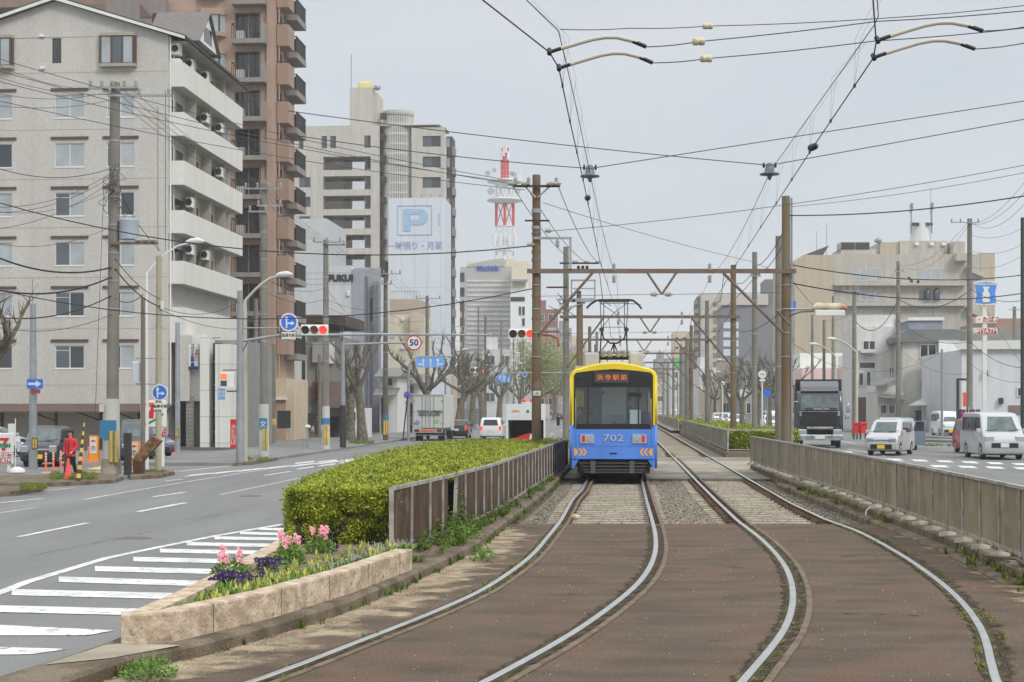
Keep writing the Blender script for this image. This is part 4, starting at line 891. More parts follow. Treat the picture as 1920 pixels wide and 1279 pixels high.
for y in (2.6, 3.0): me.tube([(-.80,y,4.90),(-.68,y,5.02),(-.52,y,5.12),(-.42,y,5.135),(.42,y,5.135),(.55,y,5.12),(.68,y,5.02),(.80,y,4.88)], .02, 6)
me.box(-.44,.44,2.58,2.66,5.09,5.12); me.box(-.44,.44,2.96,3.04,5.09,5.12); me.tube([(-.38,2.6,5.03),(.4,2.6,5.03)], .012, 6); me.tube([(0.2,2.6,5.03),(.78,2.7,5.0)], .01, 6)
me.build('collector_head', dark_m, pan)
POLES = {}
ins2 = M().lathe([(.03,-.14),(.07,-.1),(.035,-.07),(.07,-.03),(.035,0),(.07,.04),(.03,.08),(.015,.12)], (0,0,0), 10).mesh('insulator', porc_m)
insb = M().tube([(-.13,0,0),(-.1,0,0),(-.09,0,0),(-.03,0,0),(-.02,0,0),(.04,0,0),(.05,0,0),(.12,0,0)], [.04,.07,.04,.09,.05,.09,.04,.02], 12).mesh('insulator', porc_m)
def shaft(root, h, r0, r1, m, n=14): return M().cyl((0,0,-.3), (0,0,h), r0, r1, n).build('shaft', m, root)
def ubase(px, d, zg): return (PX(px, d), d, zg)
def upole(px, topy, d, zg, r0, r1, label, m=None, name='utility_pole', cat='utility pole', group=None, arms=(), pxtop=None, bands=3, step=0):
 x, y, _ = ubase(px, d, zg); root = empty(name, (x, y, zg), 0, label, cat, group)
 h = PZ(topy, d)-zg; shx = 0
 if pxtop: shx = PX(pxtop, d)-x
 M().tube([(0,0,-.3),(shx*.5,0,h*.5),(shx,0,h)], [r0,(r0+r1)/2,r1], 14).build('shaft', m or conc_pole_m, root)
 for i in range(bands):
  z = h*(.42+.5*i/max(1, bands)); r = r0+(r1-r0)*z/h+.012; M().tube([(shx*z/h,0,z),(shx*z/h,0,z+.05)], r, 14).build('band', steel_m, root)
 root['h'] = h; del root['h']
 POLES[px] = (root, x+shx, y, zg+h);
 for a in arms:      # (pixel y, left m, right m, insulators)
  z = PZ(a[0], d)-zg; sx_ = shx*z/h
  arm = M().box(sx_-a[1], sx_+a[2], -r0-.06, -r0-.0, z-.035, z+.035).build('crossarm', a[4] if len(a) > 4 else steel_m, root)
  for k in range(a[3]):
   xx = sx_-a[1]+.08+(a[1]+a[2]-.16)*k/max(1, a[3]-1); obj('insulator', ins2, arm, (xx, -r0-.03, z+.17))
 return root, h
def arm_px(px, d, x0, x1): k = d/F; return (px-x0)*k, (x1-px)*k
gu = 'roadside concrete utility poles'
r, h = upole(210, 155, 51.7, -.28, .22, .17, 'big concrete utility pole on the car park island with blue notice and grey transformer', pxtop=216, arms=[(167, .86, .86, 5), (182, .2, 2.0, 3)], bands=7)
zz = lambda py: PZ(py, 51.7)+.28
M().tube([(-.03,0,0),(-.02,0,zz(748))], [.30,.28], 18).build('wrap', mat('pole_wrap', C(196,196,190,.9), rough=.7, var=.08, streak=.12), r)
M().tube([(-.03,0,0),(-.03,0,zz(860))], [.38,.33], 12).build('plinth', slab_m, r)
s = M().box(-.34,.24,-.335,-.32,zz(822),zz(788)).build('notice', mat('teal_notice', C(56,120,160), var=.05), r)
for k, xx in enumerate((.06, .24)): M().tube([(xx,-.34,zz(866)),(xx,-.34,zz(808))], .07, 10).build('guard_tube', mat('pole_yellow_guard', C(190,168,90), rough=.6, var=.12), r)
tr_ = M().lathe([(.32,0),(.33,.05),(.33,.62),(.34,.64),(.34,.7),(.2,.72)], (.62,-.1,zz(450)), 18).build('transformer', mat('transformer_grey', C(172,184,196,.9), rough=.5, var=.06, streak=.08), r)
for k in (-.15, .15): obj('insulator', ins2, tr_, (.62+k, -.1, zz(408)))
M().box(.0, 1.65, -.28, -.2, zz(460), zz(455)).build('crossarm', rust_m, r)
for k in range(3): obj('insulator', insb, r, (1.0+k*.25, -.27, zz(452)))
M().box(-.36,-.2,-.3,-.12,zz(772),zz(758)).build('junction_box', mat('cream_box', C(206,202,186,.9), var=.05), r)
me = M()
for k in range(16):
 z = zz(random.uniform(290, 375)); a = random.uniform(0, 6.28); R_ = random.uniform(.2, .42); z2_ = z-random.uniform(.2, .9); a2 = a+random.uniform(.6, 2)
 me.tube([((.17+R_*math.sin(t*3.14))*math.cos(a+(a2-a)*t), -.05-(.17+R_*math.sin(t*3.14))*abs(math.sin(a+(a2-a)*t)), z+(z2_-z)*t-.15*math.sin(t*3.14)) for t in [i_/7 for i_ in range(8)]], .009, 5)
me.build('cable_tangle', cable_m, r)
def blackyellow(root, x, y, z0, z1, w, tilt=0):
 p = M().box(x-w/2, x+w/2, y-.012, y, z0, z1).build('guard_plate', black_m, root)
 for k in (-.22, .22): M().box(x+k*w-.06*w-.02, x+k*w+.06*w+.02, y-.018, y-.012, z0+.03, z1-.03).build('reflector_bar', yellow_p, p)
def roundsign(root, c, r_, face=blue_p, rim=None, name='round_sign'):
 p = M().disc(c, r_, .03).build(name, rim or face, root);
 if rim: M().disc((c[0], c[1]-.006, c[2]), r_*.84, .006).build('face', face, p)
 return p
def arrow(c, L_, w, ang=0, head=2.4):
 "arrow polygon pointing up then rotated by ang"
 p = [(-w/2,-L_/2),(w/2,-L_/2),(w/2,L_/2-w*head*.8),(w*head/2,L_/2-w*head*.8),(0,L_/2),(-w*head/2,L_/2-w*head*.8),(-w/2,L_/2-w*head*.8)]
 ca, sa = math.cos(ang), math.sin(ang); return [(c[0]+x*ca-y*sa, c[1]+x*sa+y*ca) for x, y in p]
def mark_on(p, pts, y, m=white_p, name='arrow'): return M().prism(pts, y-.006, y, 'y').build(name, m, p)
def bluearrow_sign(root, cx, cy, cz, r_):
 p = roundsign(root, (cx,cy,cz), r_, blue_p, white_p)
 y = cy-.008
 mark_on(p, arrow((cx-r_*.25, cz+r_*.02), r_*1.3, r_*.16, 0, 3), y); mark_on(p, arrow((cx+r_*.22, cz-r_*.12), r_*.85, r_*.16, -math.pi/2, 3), y-.001)
 return p
r, h = upole(297, 480, 53.8, -.28, .115, .10, 'slim beige utility pole carrying a round blue arrow sign and a white speaker box', m=mat('beige_pole', C(176,170,146,.85), rough=.8, var=.1, streak=.15), arms=[], bands=2, pxtop=298)
zz = lambda py: PZ(py, 53.8)+.28
bluearrow_sign(r, .08, -.14, zz(736), .30)
p = M().box(-.14,.34,-.15,-.13,zz(768),zz(756)).build('supplement_plate', white_p, r); text('自転車を除く', .09, (.10,-.156,zz(762)), ink_m, p)
M().bbox(-.92,-.55,-.2,.0,zz(716),zz(678),.05).build('equipment_box', mat('pale_box', C(206,212,218,.9), var=.04), r)
M().tube([(-.8,-.05,zz(672)),(.2,-.05,zz(672))], .02, 6).build('bracket', steel_m, r); M().tube([(-.8,-.05,zz(720)),(.2,-.05,zz(720))], .02, 6).build('bracket', steel_m, r)
M().bbox(.1,.2,-.12,.02,zz(580),zz(566),.01).build('meter', white_p, r)
r, h = upole(268, 558, 53.5, -.28, .085, .07, 'thin grey post just left of the round blue arrow sign pole', bands=0, name='post', cat='post')
def lamp(px, basey_d, zg, topy, headpx, label, m=None, group=None, r0=.08, pole=True, name='street_lamp', rise=.35):
 d = basey_d; x, y, _ = ubase(px, d, zg); root = empty(name, (x, y, zg), 0, label, 'street lamp', group)
 h = PZ(topy, d)-zg; hx = PX(headpx, d)-x; sg = 1 if hx > 0 else -1
 pts = [(0,0,-.3),(0,0,h*.86)]
 for t in (.1,.25,.45,.7,1): pts.append((hx*.85*t, 0, h*.86+h*.14*math.sin(t*1.57)*.95))
 me = M(); me.tube(pts, [r0, r0*.8]+[r0*.55]*5, 10); me.build('pole', m or steel_m, root)
 hd = M(); c = hx*.9; hd.tube([(c-sg*.28,0,h-.04),(c-sg*.1,0,h-.01),(c+sg*.2,0,h+.01),(c+sg*.42,0,h-.01)], [.05,.11,.13,.04], 10)
 hd.build('lamp_head', mat('lamp_head_white', C(214,218,220,.9), rough=.3, var=.05), root); return root
lamp(276, 58, -.28, 452, 372, 'street lamp with white curved arm reaching right in front of the white apartment block', m=white_p, r0=.06)
r, h = upole(62, 570, 58.4, -.28, .17, .11, 'grey steel pole behind the person, with blue one-way arrow plate and yellow-black guard', m=steel_m, bands=1, pxtop=62)
zz = lambda py: PZ(py, 58.4)+.28
M().tube([(-.02,0,h),(-.02,0,h+.95)], .02, 6).build('rod', steel_m, r)
p = M().box(-.18,.44,-.19,-.17,zz(729),zz(711)).build('one_way_plate', blue_p, r); mark_on(p, arrow((.13, zz(720)), .52, .09, -math.pi/2, 3), -.19)
M().box(-.04,.34,-.19,-.17,zz(738),zz(730)).build('supplement_plate', mat('maroon', C(150,70,60)), r)
blackyellow(r, .12, -.17, zz(842), zz(821), .22)
r, h = upole(333, 605, 81, -.28, .15, .12, 'pale grey steel pole by the white shop corner with a small yellow-black plate', m=steel_m, bands=1)
blackyellow(r, .0, -.16, PZ(820, 81)+.28, PZ(804, 81)+.28, .2)
def siglamp(root, c, r_=.15, on=2, back=white_p, horiz=True, ped=False, flip=False):
 cols = [mat('signal_green_off', C(36,44,46), rough=.2, var=0), mat('signal_amber_off', C(120,76,28), rough=.25, var=0), mat('signal_red_lit', C(255,60,50), var=0, emis=1.3)]
 w = r_*3.5; b = M().bbox(c[0]-w, c[0]+w, c[1], c[1]+.16, c[2]-r_*1.35, c[2]+r_*1.35, .04).build('signal_head', back, root)
 for k in range(3):
  x = c[0]+(k-1)*r_*2.25; M().tube([(x,c[1]-.012,c[2]),(x,c[1]+.01,c[2])], r_, 20).build('lens', cols[k] if (k < 2 or on == 2) else mat('signal_red_off', C(90,30,30), rough=.3), b)
  ho = M(); n = 10
  for i in range(n):
   a0, a1 = math.pi*(i/n), math.pi*((i+1)/n)
   q = lambda a, y, rr: (x+rr*math.cos(a), y, c[2]+rr*math.sin(a))
   ho.quad(q(a0,c[1],r_*1.06), q(a1,c[1],r_*1.06), q(a1,c[1]-.16,r_*1.06), q(a0,c[1]-.16,r_*1.06))
  ho.build('visor', back, b)
 return b
d = 62.8; r, h = upole(450, 545, d, -.3, .17, .12, 'tall grey traffic signal mast with a long arm over the left road', m=steel_m, name='signal_mast', cat='signal mast', bands=1)
zz = lambda py: PZ(py, d)+.3; xx = lambda px: PX(px, d)-PX(450, d)
M().tube([(0,0,zz(640)),(xx(520),0,zz(629)),(xx(700),0,zz(627)),(xx(918),0,zz(628))], [.06,.065,.055,.035], 10).build('arm', steel_m, r)
M().tube([(xx(455),0,zz(660)),(xx(465),0,zz(638)),(xx(530),0,zz(624)),(xx(556),0,zz(623))], .03, 8).build('conduit', rust_m, r)
M().tube([(0,0,zz(615)),(xx(560),0,zz(615))], .03, 8).build('brace', steel_m, r)
siglamp(r, (xx(590), -.1, zz(619)), .165)
bluearrow_sign(r, xx(542.5), -.14, zz(604.5), .385)
p = M().box(xx(529), xx(555), -.15, -.13, zz(636), zz(623)).build('supplement_plate', white_p, r); text('自転車を除く', .13, (xx(542),-.156,zz(629.5)), ink_m, p, sx=.72)
for px_, w_ in ((735, .09),): M().bbox(xx(px_)-.1, xx(px_)+.1, -.08, .08, zz(636), zz(630), .02).build('detector', steel_m, r)
for k, (cx_, on) in enumerate(((-.62, 1), (-.32, 0))):
 b = M().bbox(cx_-.2, cx_+.12 if k else cx_+.2, -.22-.04*k, -.02, zz(727), zz(699), .03).build('pedestrian_signal', white_p, r)
 if k == 0:
  M().box(cx_-.15, cx_+.1, -.232, -.222, zz(711), zz(701)).build('lens', mat('ped_red_lit', C(240,110,60), emis=.7, var=.3, scale=20), b)
  M().box(cx_-.15, cx_+.1, -.232, -.222, zz(724), zz(714)).build('lens', mat('ped_green_off', C(60,70,66), var=.2), b)
M().tube([(0,0,zz(694)),(xx(418),0,zz(694))], .03, 6).build('bracket', rust_m, r); M().tube([(0,0,zz(734)),(xx(425),0,zz(734))], .03, 6).build('bracket', rust_m, r)
p = M().box(xx(409), xx(423), -.14, -.12, zz(750), zz(729)).build('blue_plate', mat('plate_lightblue', C(120,160,214), var=.1), r); text('歩車\n分離', .11, (xx(416),-.146,zz(739)), white_p, p)
lamp(460, 64, -.3, 514, 538, 'tall street lamp beside the signal mast, pale curved arm bending right', m=mat('lamp_pole_cream', C(188,184,172,.9), rough=.6, var=.08), r0=.10)
r, h = upole(495, 345, 70.7, -.28, .21, .14, 'tall weathered utility pole in front of the brown tower with blue school-zone notice', arms=[(355, .9, .9, 4), (387, .3, .9, 2), (398, .7, .2, 2)], bands=5)
zz = lambda py: PZ(py, 70.7)+.28
M().tube([(0,0,0),(0,0,zz(758))], [.24,.235], 16).build('wrap', mat('pole_wrap', C(196,196,190,.9)), r)
p = M().box(-.2,.2,-.262,-.25,zz(804),zz(784)).build('notice', mat('teal_notice', C(56,120,160)), r); text('文', .24, (0,-.27,zz(796)), white_p, p)
for k in (.03,.17): M().tube([(k,-.25,zz(842)),(k,-.25,zz(803))], .055, 10).build('guard_tube', mat('pole_yellow_guard', C(190,168,90)), r)
M().tube([(-.3,-.1,zz(384)),(-.6,-.15,zz(388)),(-.9,-.15,zz(392))], .07, 8).build('switchgear', dark_m, r)
r, h = upole(480, 560, 98, -.28, .17, .14, 'grey utility pole partly hidden behind the street lamp, left of the school-zone pole', bands=1)
r, h = upole(513, 645, 103, -.28, .17, .13, 'pole with yellow-black band at its foot before the brown tower entrance', bands=1)
M().tube([(0,0,1.1),(0,0,1.55)], .18, 12).build('yellow_band', yellow_p, r)
r, h = upole(611, 450, 83, -.28, .20, .14, 'weathered pole with blue and yellow wrap by the pedestrian with bags', arms=[(455, .7, .9, 3), (460, .0, 1.1, 2, rust_m)], bands=5)
zz = lambda py: PZ(py, 83)+.28
M().tube([(0,0,0),(0,0,zz(762))], [.225,.22], 16).build('wrap', mat('pole_wrap', C(196,196,190,.9)), r); M().tube([(0,0,zz(796)),(0,0,zz(784))], .235, 16).build('notice', mat('teal_notice', C(56,120,160)), r)
for k in (-.02,.12): M().tube([(k,-.24,zz(832)),(k,-.24,zz(797))], .06, 10).build('guard_tube', yellow_p, r)
r, h = upole(599, 665, 120, -.28, .14, .12, 'short grey pole on the pavement behind the pedestrian with bags', bands=0)
r, h = upole(643, 640, 86, -.3, .16, .10, 'two-tone grey steel mast with a horizontal arm carrying the 50 speed limit sign', m=steel_m, name='signal_mast', cat='sign mast', bands=0)
zz = lambda py: PZ(py, 86)+.3; xx = lambda px: PX(px, 86)-PX(643, 86)
M().tube([(0,0,0),(0,0,zz(760))], .18, 14).build('sleeve', dark_m, r)
M().tube([(0,0,zz(646)),(xx(765),0,zz(642))], .06, 10).build('arm', steel_m, r)
p = roundsign(r, (xx(776.5), -.1, zz(643)), .44, white_p, red_p, 'speed_limit_sign'); text('50', .38, (xx(776.5), -.115, zz(643)), mat('sign_navy', C(36,52,110), var=0), p, bold=.012)
r, h = upole(723, 510, 105, -.28, .20, .14, 'dark weathered pole with teal and yellow wrap in front of the beige building', arms=[(514, .2, 1.1, 3), (533, .9, .5, 3)], bands=5, m=mat('dark_concrete_pole', C(112,106,98,.8), rough=.9, var=.18, streak=.25))
zz = lambda py: PZ(py, 105)+.28
M().tube([(0,0,zz(787)),(0,0,zz(777))], .225, 16).build('notice', mat('teal_notice', C(56,120,160)), r)
for k in (-.08,.08): M().tube([(k,-.21,zz(815)),(k,-.21,zz(788))], .07, 10).build('guard_tube', yellow_p, r)
r, h = upole(801, 555, 133, -.28, .22, .14, 'utility pole rising behind the box truck among pollarded branches', arms=[(560, 1.0, 1.2, 3)], bands=3)
r, h = upole(868, 563, 170, -.28, .2, .13, 'brownish utility pole above the black hatchback', arms=[(566, .8, .8, 3), (613, 1.2, 1.0, 2)], bands=3, m=rust_pole_m)
r, h = upole(910, 590, 200, -.28, .2, .14, 'distant utility pole left of the far red signal', arms=[(594, .9, .9, 3)], bands=2, m=rust_pole_m)
r, h = upole(940, 602, 215, -.28, .2, .14, 'distant utility pole right of the far red signal', arms=[(614, 1.4, 1.2, 3)], bands=1)
for i, (px_, ty, dd) in enumerate([(897, 575, 240), (963, 636, 230), (981, 636, 236), (926, 625, 260), (1024, 660, 300), (1036, 668, 330)]):
 upole(px_, ty, dd, -.28, .18, .12, 'far thin utility pole in the hazy left roadside', bands=0, group='far poles along the left road', arms=[(ty+8, .8, .8, 0)])
d = 108; x, y, _ = ubase(766, d, -.28); r = empty('lane_sign_post', (x, y, -.28), 0, 'curved grey post with pale blue three-arrow board and no-parking disc beside the box truck', 'sign post')
zz = lambda py: PZ(py, d)+.28; xx = lambda px: PX(px, d)-x
M().tube([(0,0,-.2),(0,0,zz(700)),(xx(768),0,zz(684)),(xx(774),0,zz(674)),(xx(784),0,zz(669)),(xx(850),0,zz(668))], [.12,.1,.08,.07,.06,.05], 10).build('pole', steel_m, r)
p = M().box(xx(781), xx(833), -.1, -.07, zz(689), zz(670)).build('lane_board', lblue_p, r)
for k, px_ in enumerate((794, 807.5, 821)):
 mark_on(p, arrow((xx(px_), zz(679.5)), .62, .09, 0, 2.8), -.1)
 if k == 0: mark_on(p, arrow((xx(px_)-.2, zz(683)), .42, .08, math.pi/2, 2.8), -.102)
 if k == 2: mark_on(p, arrow((xx(px_)+.2, zz(683)), .42, .08, -math.pi/2, 2.8), -.102)
roundsign(r, (xx(763.5), -.14, zz(741)), .26, blue_p, red_p, 'no_parking_disc')
d = 106; x, y, _ = ubase(758, d, -.28); r = empty('leaning_post', (x, y, -.28), 0, 'thin dark post leaning by the no-parking sign', 'post'); M().tube([(-.1,0,0),(.25,0,3.2)], .05, 8).build('shaft', dark_m, r)
def gantry(label, d, base, top, boards=(), sig=(), arm=None, discs=()):
 x, y, _ = ubase(base, d, -.28); r = empty('sign_gantry', (x, y, -.28), 0, label, 'sign gantry'); zz = lambda py: PZ(py, d)+.28; xx = lambda px: PX(px, d)-x
 M().tube([(0,0,-.2),(0,0,zz(top))], [.14,.11], 10).build('pole', steel_m, r)
 if arm: M().tube([(0,0,zz(arm[1])),(xx(arm[0]),0,zz(arm[1]))], .07, 8).build('arm', steel_m, r)
 for (a, b, c_, e_, n) in boards:
  p = M().box(xx(a), xx(b), -.14, -.1, zz(e_), zz(c_)).build('lane_board', lblue_p, r)
  for k in range(n): mark_on(p, arrow((xx(a+(b-a)*(k+.5)/n), zz((c_+e_)/2)), (zz(c_)-zz(e_))*.75, .12, 0, 2.4), -.14)
 for (a, b, rr) in sig: siglamp(r, (xx(a), -.12, zz(b)), rr)
 for (a, b, rr) in discs: roundsign(r, (xx(a), -.14, zz(b)), rr, blue_p, white_p)
 return r
gantry('distant signal arm with a small red light and a pale blue four-arrow board', 205, 838, 680, [(925.5, 957, 702, 717.5, 4)], [(895.5, 694, .30)], (1080, 699), [(984, 702, .35)])
gantry('far signal arm with red light over a small blue board near the left track pole', 320, 1050, 715, [(1033, 1052, 724, 732, 3)], [(1041, 722, .3)], (1000, 720), [(1028, 719, .5)])
gantry('far signal head seen left of the rusty track pole', 260, 1010, 700, [], [(996, 706, .3)], (980, 708))
d = 69.0; x, y = PX(1053, d), d
r = empty('traffic_signal', (x, y, 0), 0, 'traffic signal with red light half hidden behind the rusty left track pole', 'traffic signal'); zz = lambda py: PZ(py, d); xx = lambda px: PX(px, d)-x
M().tube([(-.1,-.2,zz(622)),(xx(965),-.2,zz(622))], .05, 8).build('arm', rust_m, r)
M().tube([(xx(1048),-.2,zz(650)),(xx(1046),-.2,zz(636)),(xx(1035),-.2,zz(630)),(xx(1015),-.2,zz(627))], .05, 8).build('conduit', mat('red_conduit', C(150,80,70), var=.1), r)
siglamp(r, (xx(978), -.4, zz(627)), .175)
for i, (px_, ty, hx_, dd) in enumerate([(835,655,876,150),(937,676,962,210),(951,681,977,225),(979,700,1004,250)]):
 lamp(px_, dd, -.28, ty, hx_, ['curved street lamp rising behind the box truck', 'distant curved lamp beside the far four-arrow board', 'second distant curved lamp beside the far four-arrow board', 'small curved lamp just left of the rusty track pole'][i], r0=.12)
for px_, ty, dd, la in ((577, 800, 84, 'short grey post carrying a white reflector on the pavement'), (570, 828, 83.6, 'stubby grey bollard next to the white reflector post')):
 x, y, _ = ubase(px_, dd, -.28); r = empty('bollard', (x, y, -.28), 0, la, 'bollard'); h = PZ(ty, dd)+.28
 M().tube([(0,0,0),(0,0,h)], .06, 10).build('shaft', steel_m, r)
 if ty < 810: M().lathe([(.0,0),(.16,.02),(.18,.12),(.1,.2)], (0,0,h-.1), 12).build('reflector', white_p, r)
PD = [47+23.5*i for i in range(8)]
for i, d in enumerate(PD):
 xl, xr_ = .77+1.78*i, 8.62+1.83*i; zb = 6.28
 tops = [(9.33, 8.66), (9.6, 8.75), (8.9, 8.75), (8.4, 8.5), (8, 8), (7.6, 7.6), (7.6, 7.6), (7.6, 7.6)][i]
 la = ['nearest track portal of rusty poles and beam just behind the tram front', 'second track portal, behind the tram', 'third track portal down the line', 'fourth track portal down the line', 'fifth track portal down the line', 'sixth track portal down the line', 'seventh track portal, tiny in the haze', 'farthest track portal, tiny in the haze'][i]
 r = empty('track_portal', ((xl+xr_)/2, d, 0), 0, la, 'track portal', 'portals spanning the tram tracks'); cx_ = (xl+xr_)/2
 rad = .155
 M().tube([(xl-cx_,0,-.3),(xl-cx_,0,tops[0])], [rad, rad*.82], 16).build('pole', rust_pole_m if i != 1 else conc_pole_m, r)
 M().tube([(xr_-cx_,0,-.3),(xr_-cx_,0,tops[1])], [rad, rad*.82], 16).build('pole', rust_pole_m if i in (0, 1, 3) else conc_pole_m, r)
 bm = M(); bm.box(xl-cx_-.3, xr_-cx_+.28, -.24, -.16, zb-.06, zb+.06); bm.box(xl-cx_-.3, xr_-cx_+.28, -.24, -.10, zb+.062, zb+.078); bm.build('beam', rust_m, r)
 M().tube([(xl-cx_+.1,-.2,zb-2.3 if i else zb-1.95),(xl-cx_+1.75,-.2,zb-.05)], .05, 6).build('brace', rust_m, r)
 M().tube([(xr_-cx_-.1,-.2,zb-2.3 if i else zb-1.95),(xr_-cx_-2.0,-.2,zb-.05)], .05, 6).build('brace', rust_m, r)
 for s_ in (-1, 1):
  xx_ = s_*1.5; obj('insulator', ins2, r, (xx_, -.2, zb+.16)); obj('insulator', ins2, r, (xx_, -.2, zb-.22))
  M().tube([(xx_+.45*s_,-.2,zb-.06),(xx_+.35*s_,-.2,zb-.9),(xx_+.1*s_,-.2,5.2)], .012, 5).build('feeder_loop', wire_m, r)
 v = M(); v.tube([(-.45,-.2,zb-.05),(0,-.2,zb-.72)], .04, 6); v.tube([(.45,-.2,zb-.05),(0,-.2,zb-.72)], .04, 6); v.build('v_hanger', rust_m, r)
 obj('insulator', insb, r, (-.22, -.2, zb-.72)); obj('insulator', insb, r, (.22, -.2, zb-.72))
 M().tube([(xl-cx_,-.2,5.5),(-.3,-.2,zb-.72),(.3,-.2,zb-.72),(xr_-cx_,-.2,5.62)], .008, 4).build('span_wire', wire_m, r)
 for k in range(4):
  for xq in (xl-cx_, xr_-cx_): M().tube([(xq,0,3.6+k*.75+i*.05),(xq,0,3.63+k*.75+i*.05)], rad*1.03, 14).build('band', steel_m, r)
 if i == 0:
  zq = lambda py: PZ(py, 47); xq = lambda px: PX(px, 47)-cx_
  M().box(xq(961), xq(1050), -.25, -.18, zq(353), zq(349)).build('crossarm', dark_m, r)
  M().tube([(xq(985),-.2,zq(352)),(xq(1004),-.2,zq(372))], .03, 6).build('arm_brace', steel_m, r); M().tube([(xq(1030),-.2,zq(352)),(xq(1008),-.2,zq(372))], .03, 6).build('arm_brace', steel_m, r)
  for px_ in (960, 985, 1032, 1045): obj('insulator', insb, r, (xq(px_), -.3, zq(347)))
  for px_ in (967, 991, 1043): obj('insulator', ins2, r, (xq(px_), -.2, zq(340)))
  M().box(xq(984), xq(1030), -.25, -.19, zq(417), zq(414)).build('crossarm', dark_m, r)
  M().box(xq(1000), xq(1071), -.25, -.18, zq(450), zq(446)).build('bracket', steel_m, r); M().box(xq(1067), xq(1071), -.24, -.18, zq(508), zq(450)).build('bracket', steel_m, r)
  obj('insulator', insb, r, (xq(1029), -.2, zq(434))); obj('insulator', insb, r, (xq(996), -.2, zq(460))); obj('insulator', ins2, r, (xq(1045), -.2, zq(457)))
  for a, b in ((400,392),(430,424),(440,436),(475,470),(490,486),(556,553),(600,596),(730,715)): M().tube([(xq(1005.5),0,zq(a)),(xq(1005.5),0,zq(b))], rad*.98, 14).build('band', rust_m if b > 424 else steel_m, r)
  p = M().box(xq(999.5), xq(1013.5), -.17, -.155, zq(742), zq(733)).build('number_plate', white_p, r); text('-4-', .09, (xq(1006.5), -.175, zq(737.5)), ink_m, p)
  M().tube([(xr_-cx_+.17,-.05,0),(xr_-cx_+.17,-.05,8.6)], .035, 6).build('conduit', steel_m, r)
  M().tube([(xr_-cx_-.3,-.12,5.05),(xr_-cx_+.1,-.12,4.6)], .04, 6).build('brace', rust_m, r)
r, h = upole(1461, 443, 52.2, .1, .155, .13, 'plain concrete pole close to the left of the rusty right track pole', bands=2)
r, h = upole(1415, 473, 66.5, .1, .13, .11, 'plain concrete pole standing in the end of the second median hedge', arms=[(518, .2, .25, 2)], bands=3)
POLES['1478'] = None
r, h = upole(1288, 637, 110, .1, .17, .13, 'pale concrete pole in the median between the track poles', bands=1)
r, h = upole(1085.5, 546, 76, .1, .14, .12, 'wooden pole behind the tram carrying a grey transformer platform', bands=1, m=rust_pole_m)
zz = lambda py: PZ(py, 76)-.1; xx = lambda px: PX(px, 76)-PX(1085.5, 76)
fm = M()
for (a, b, c_, e_) in ((1070,1117,525,528),(1074,1115,541,543),(1072,1116,560,567),(1060,1078,563,567)): fm.box(xx(a), xx(b), -.3, -.2, zz(e_), zz(c_))
for a in (1070, 1113.5): fm.box(xx(a), xx(a+2.6), -.298, -.202, zz(565), zz(525))
fm.build('steel_platform', steel_m, r)
M().tube([(xx(1056),-.2,zz(590)),(xx(1075),-.2,zz(575)),(xx(1097),-.2,zz(568))], .05, 6).build('strut', steel_m, r)
r, h = upole(1119, 622, 150, .1, .18, .13, 'pole just above the tram roof at left, in the far median', bands=0, arms=[(632, .8, .2, 0)])
d = 70; x = PX(1054, d)
r = empty('insulator_bracket', (x, d-.35, 0), 0, 'steel crossarms with insulators and switches on the second left track pole', 'bracket'); zz = lambda py: PZ(py, d); xx = lambda px: PX(px, d)-x
for a, b, py_ in ((1049, 1122, 495), (1024, 1063, 540)): M().box(xx(a), xx(b), -.05, .03, zz(py_+1.5), zz(py_-1.5)).build('crossarm', dark_m, r)
for px_ in (1079, 1099, 1121): obj('insulator', insb, r, (xx(px_), -.1, zz(493)))
for px_ in (1084, 1092, 1100): M().tube([(xx(px_),-.03,zz(508)),(xx(px_),-.03,zz(500))], .07, 8).build('fuse', black_m, r)
me = M()
for _ in range(14):
 a, b = random.uniform(1042, 1066), random.uniform(545, 590); me.tube([(xx(a),-.1,zz(b)),(xx(a+random.uniform(-14,14)),-.15,zz(b+random.uniform(4,14))),(xx(a+random.uniform(-20,20)),-.1,zz(b+random.uniform(-8,8)))], .015, 4)
me.build('cable_tangle', cable_m, r)
r, h = upole(1602, 535, 112, -.05, .19, .14, 'roadside utility pole right of the black dump truck', arms=[(546, .9, .3, 3)], bands=5);
r, h = upole(1684, 490, 125, -.05, .22, .14, 'weathered utility pole with dark switches behind the silver car', arms=[(524, .2, 1.6, 0), (510, .3, .4, 2)], bands=7)
zz = lambda py: PZ(py, 125)+.05
for a, b in ((.75,522),(.95,527),(1.5,528)): M().tube([(a,-.25,zz(b)),(a+.2,-.25,zz(b+1))], .12, 8).build('switch', black_m, r)
r, h = upole(1818, 410, 104, -.05, .23, .16, 'tall thick utility pole beside the blue shop sign at right', arms=[(418, 1.4, .6, 4)], bands=7)
r, h = upole(1766, 655, 108, -.05, .1, .08, 'thin grey lamp post before the white houses at right', m=steel_m, bands=0, name='post', cat='post')
r, h = upole(1545, 600, 150, -.05, .18, .13, 'utility pole rising above the dump truck cab', bands=2); r, h = upole(1562, 555, 160, -.05, .2, .13, 'utility pole right behind the dump truck with a short top', bands=2)
r, h = upole(1523, 590, 165, -.05, .18, .13, 'utility pole left of the two over the dump truck', bands=1)
r, h = upole(1917, 408, 95, -.05, .12, .11, 'dark green pole at the right frame edge', m=mat('green_pole', C(40,62,52,.8), rough=.5), bands=0)
r, h = upole(1902, 575, 130, -.05, .2, .15, 'short grey pole above the silver van at the far right', bands=1, arms=[(581, .6, .8, 0)])
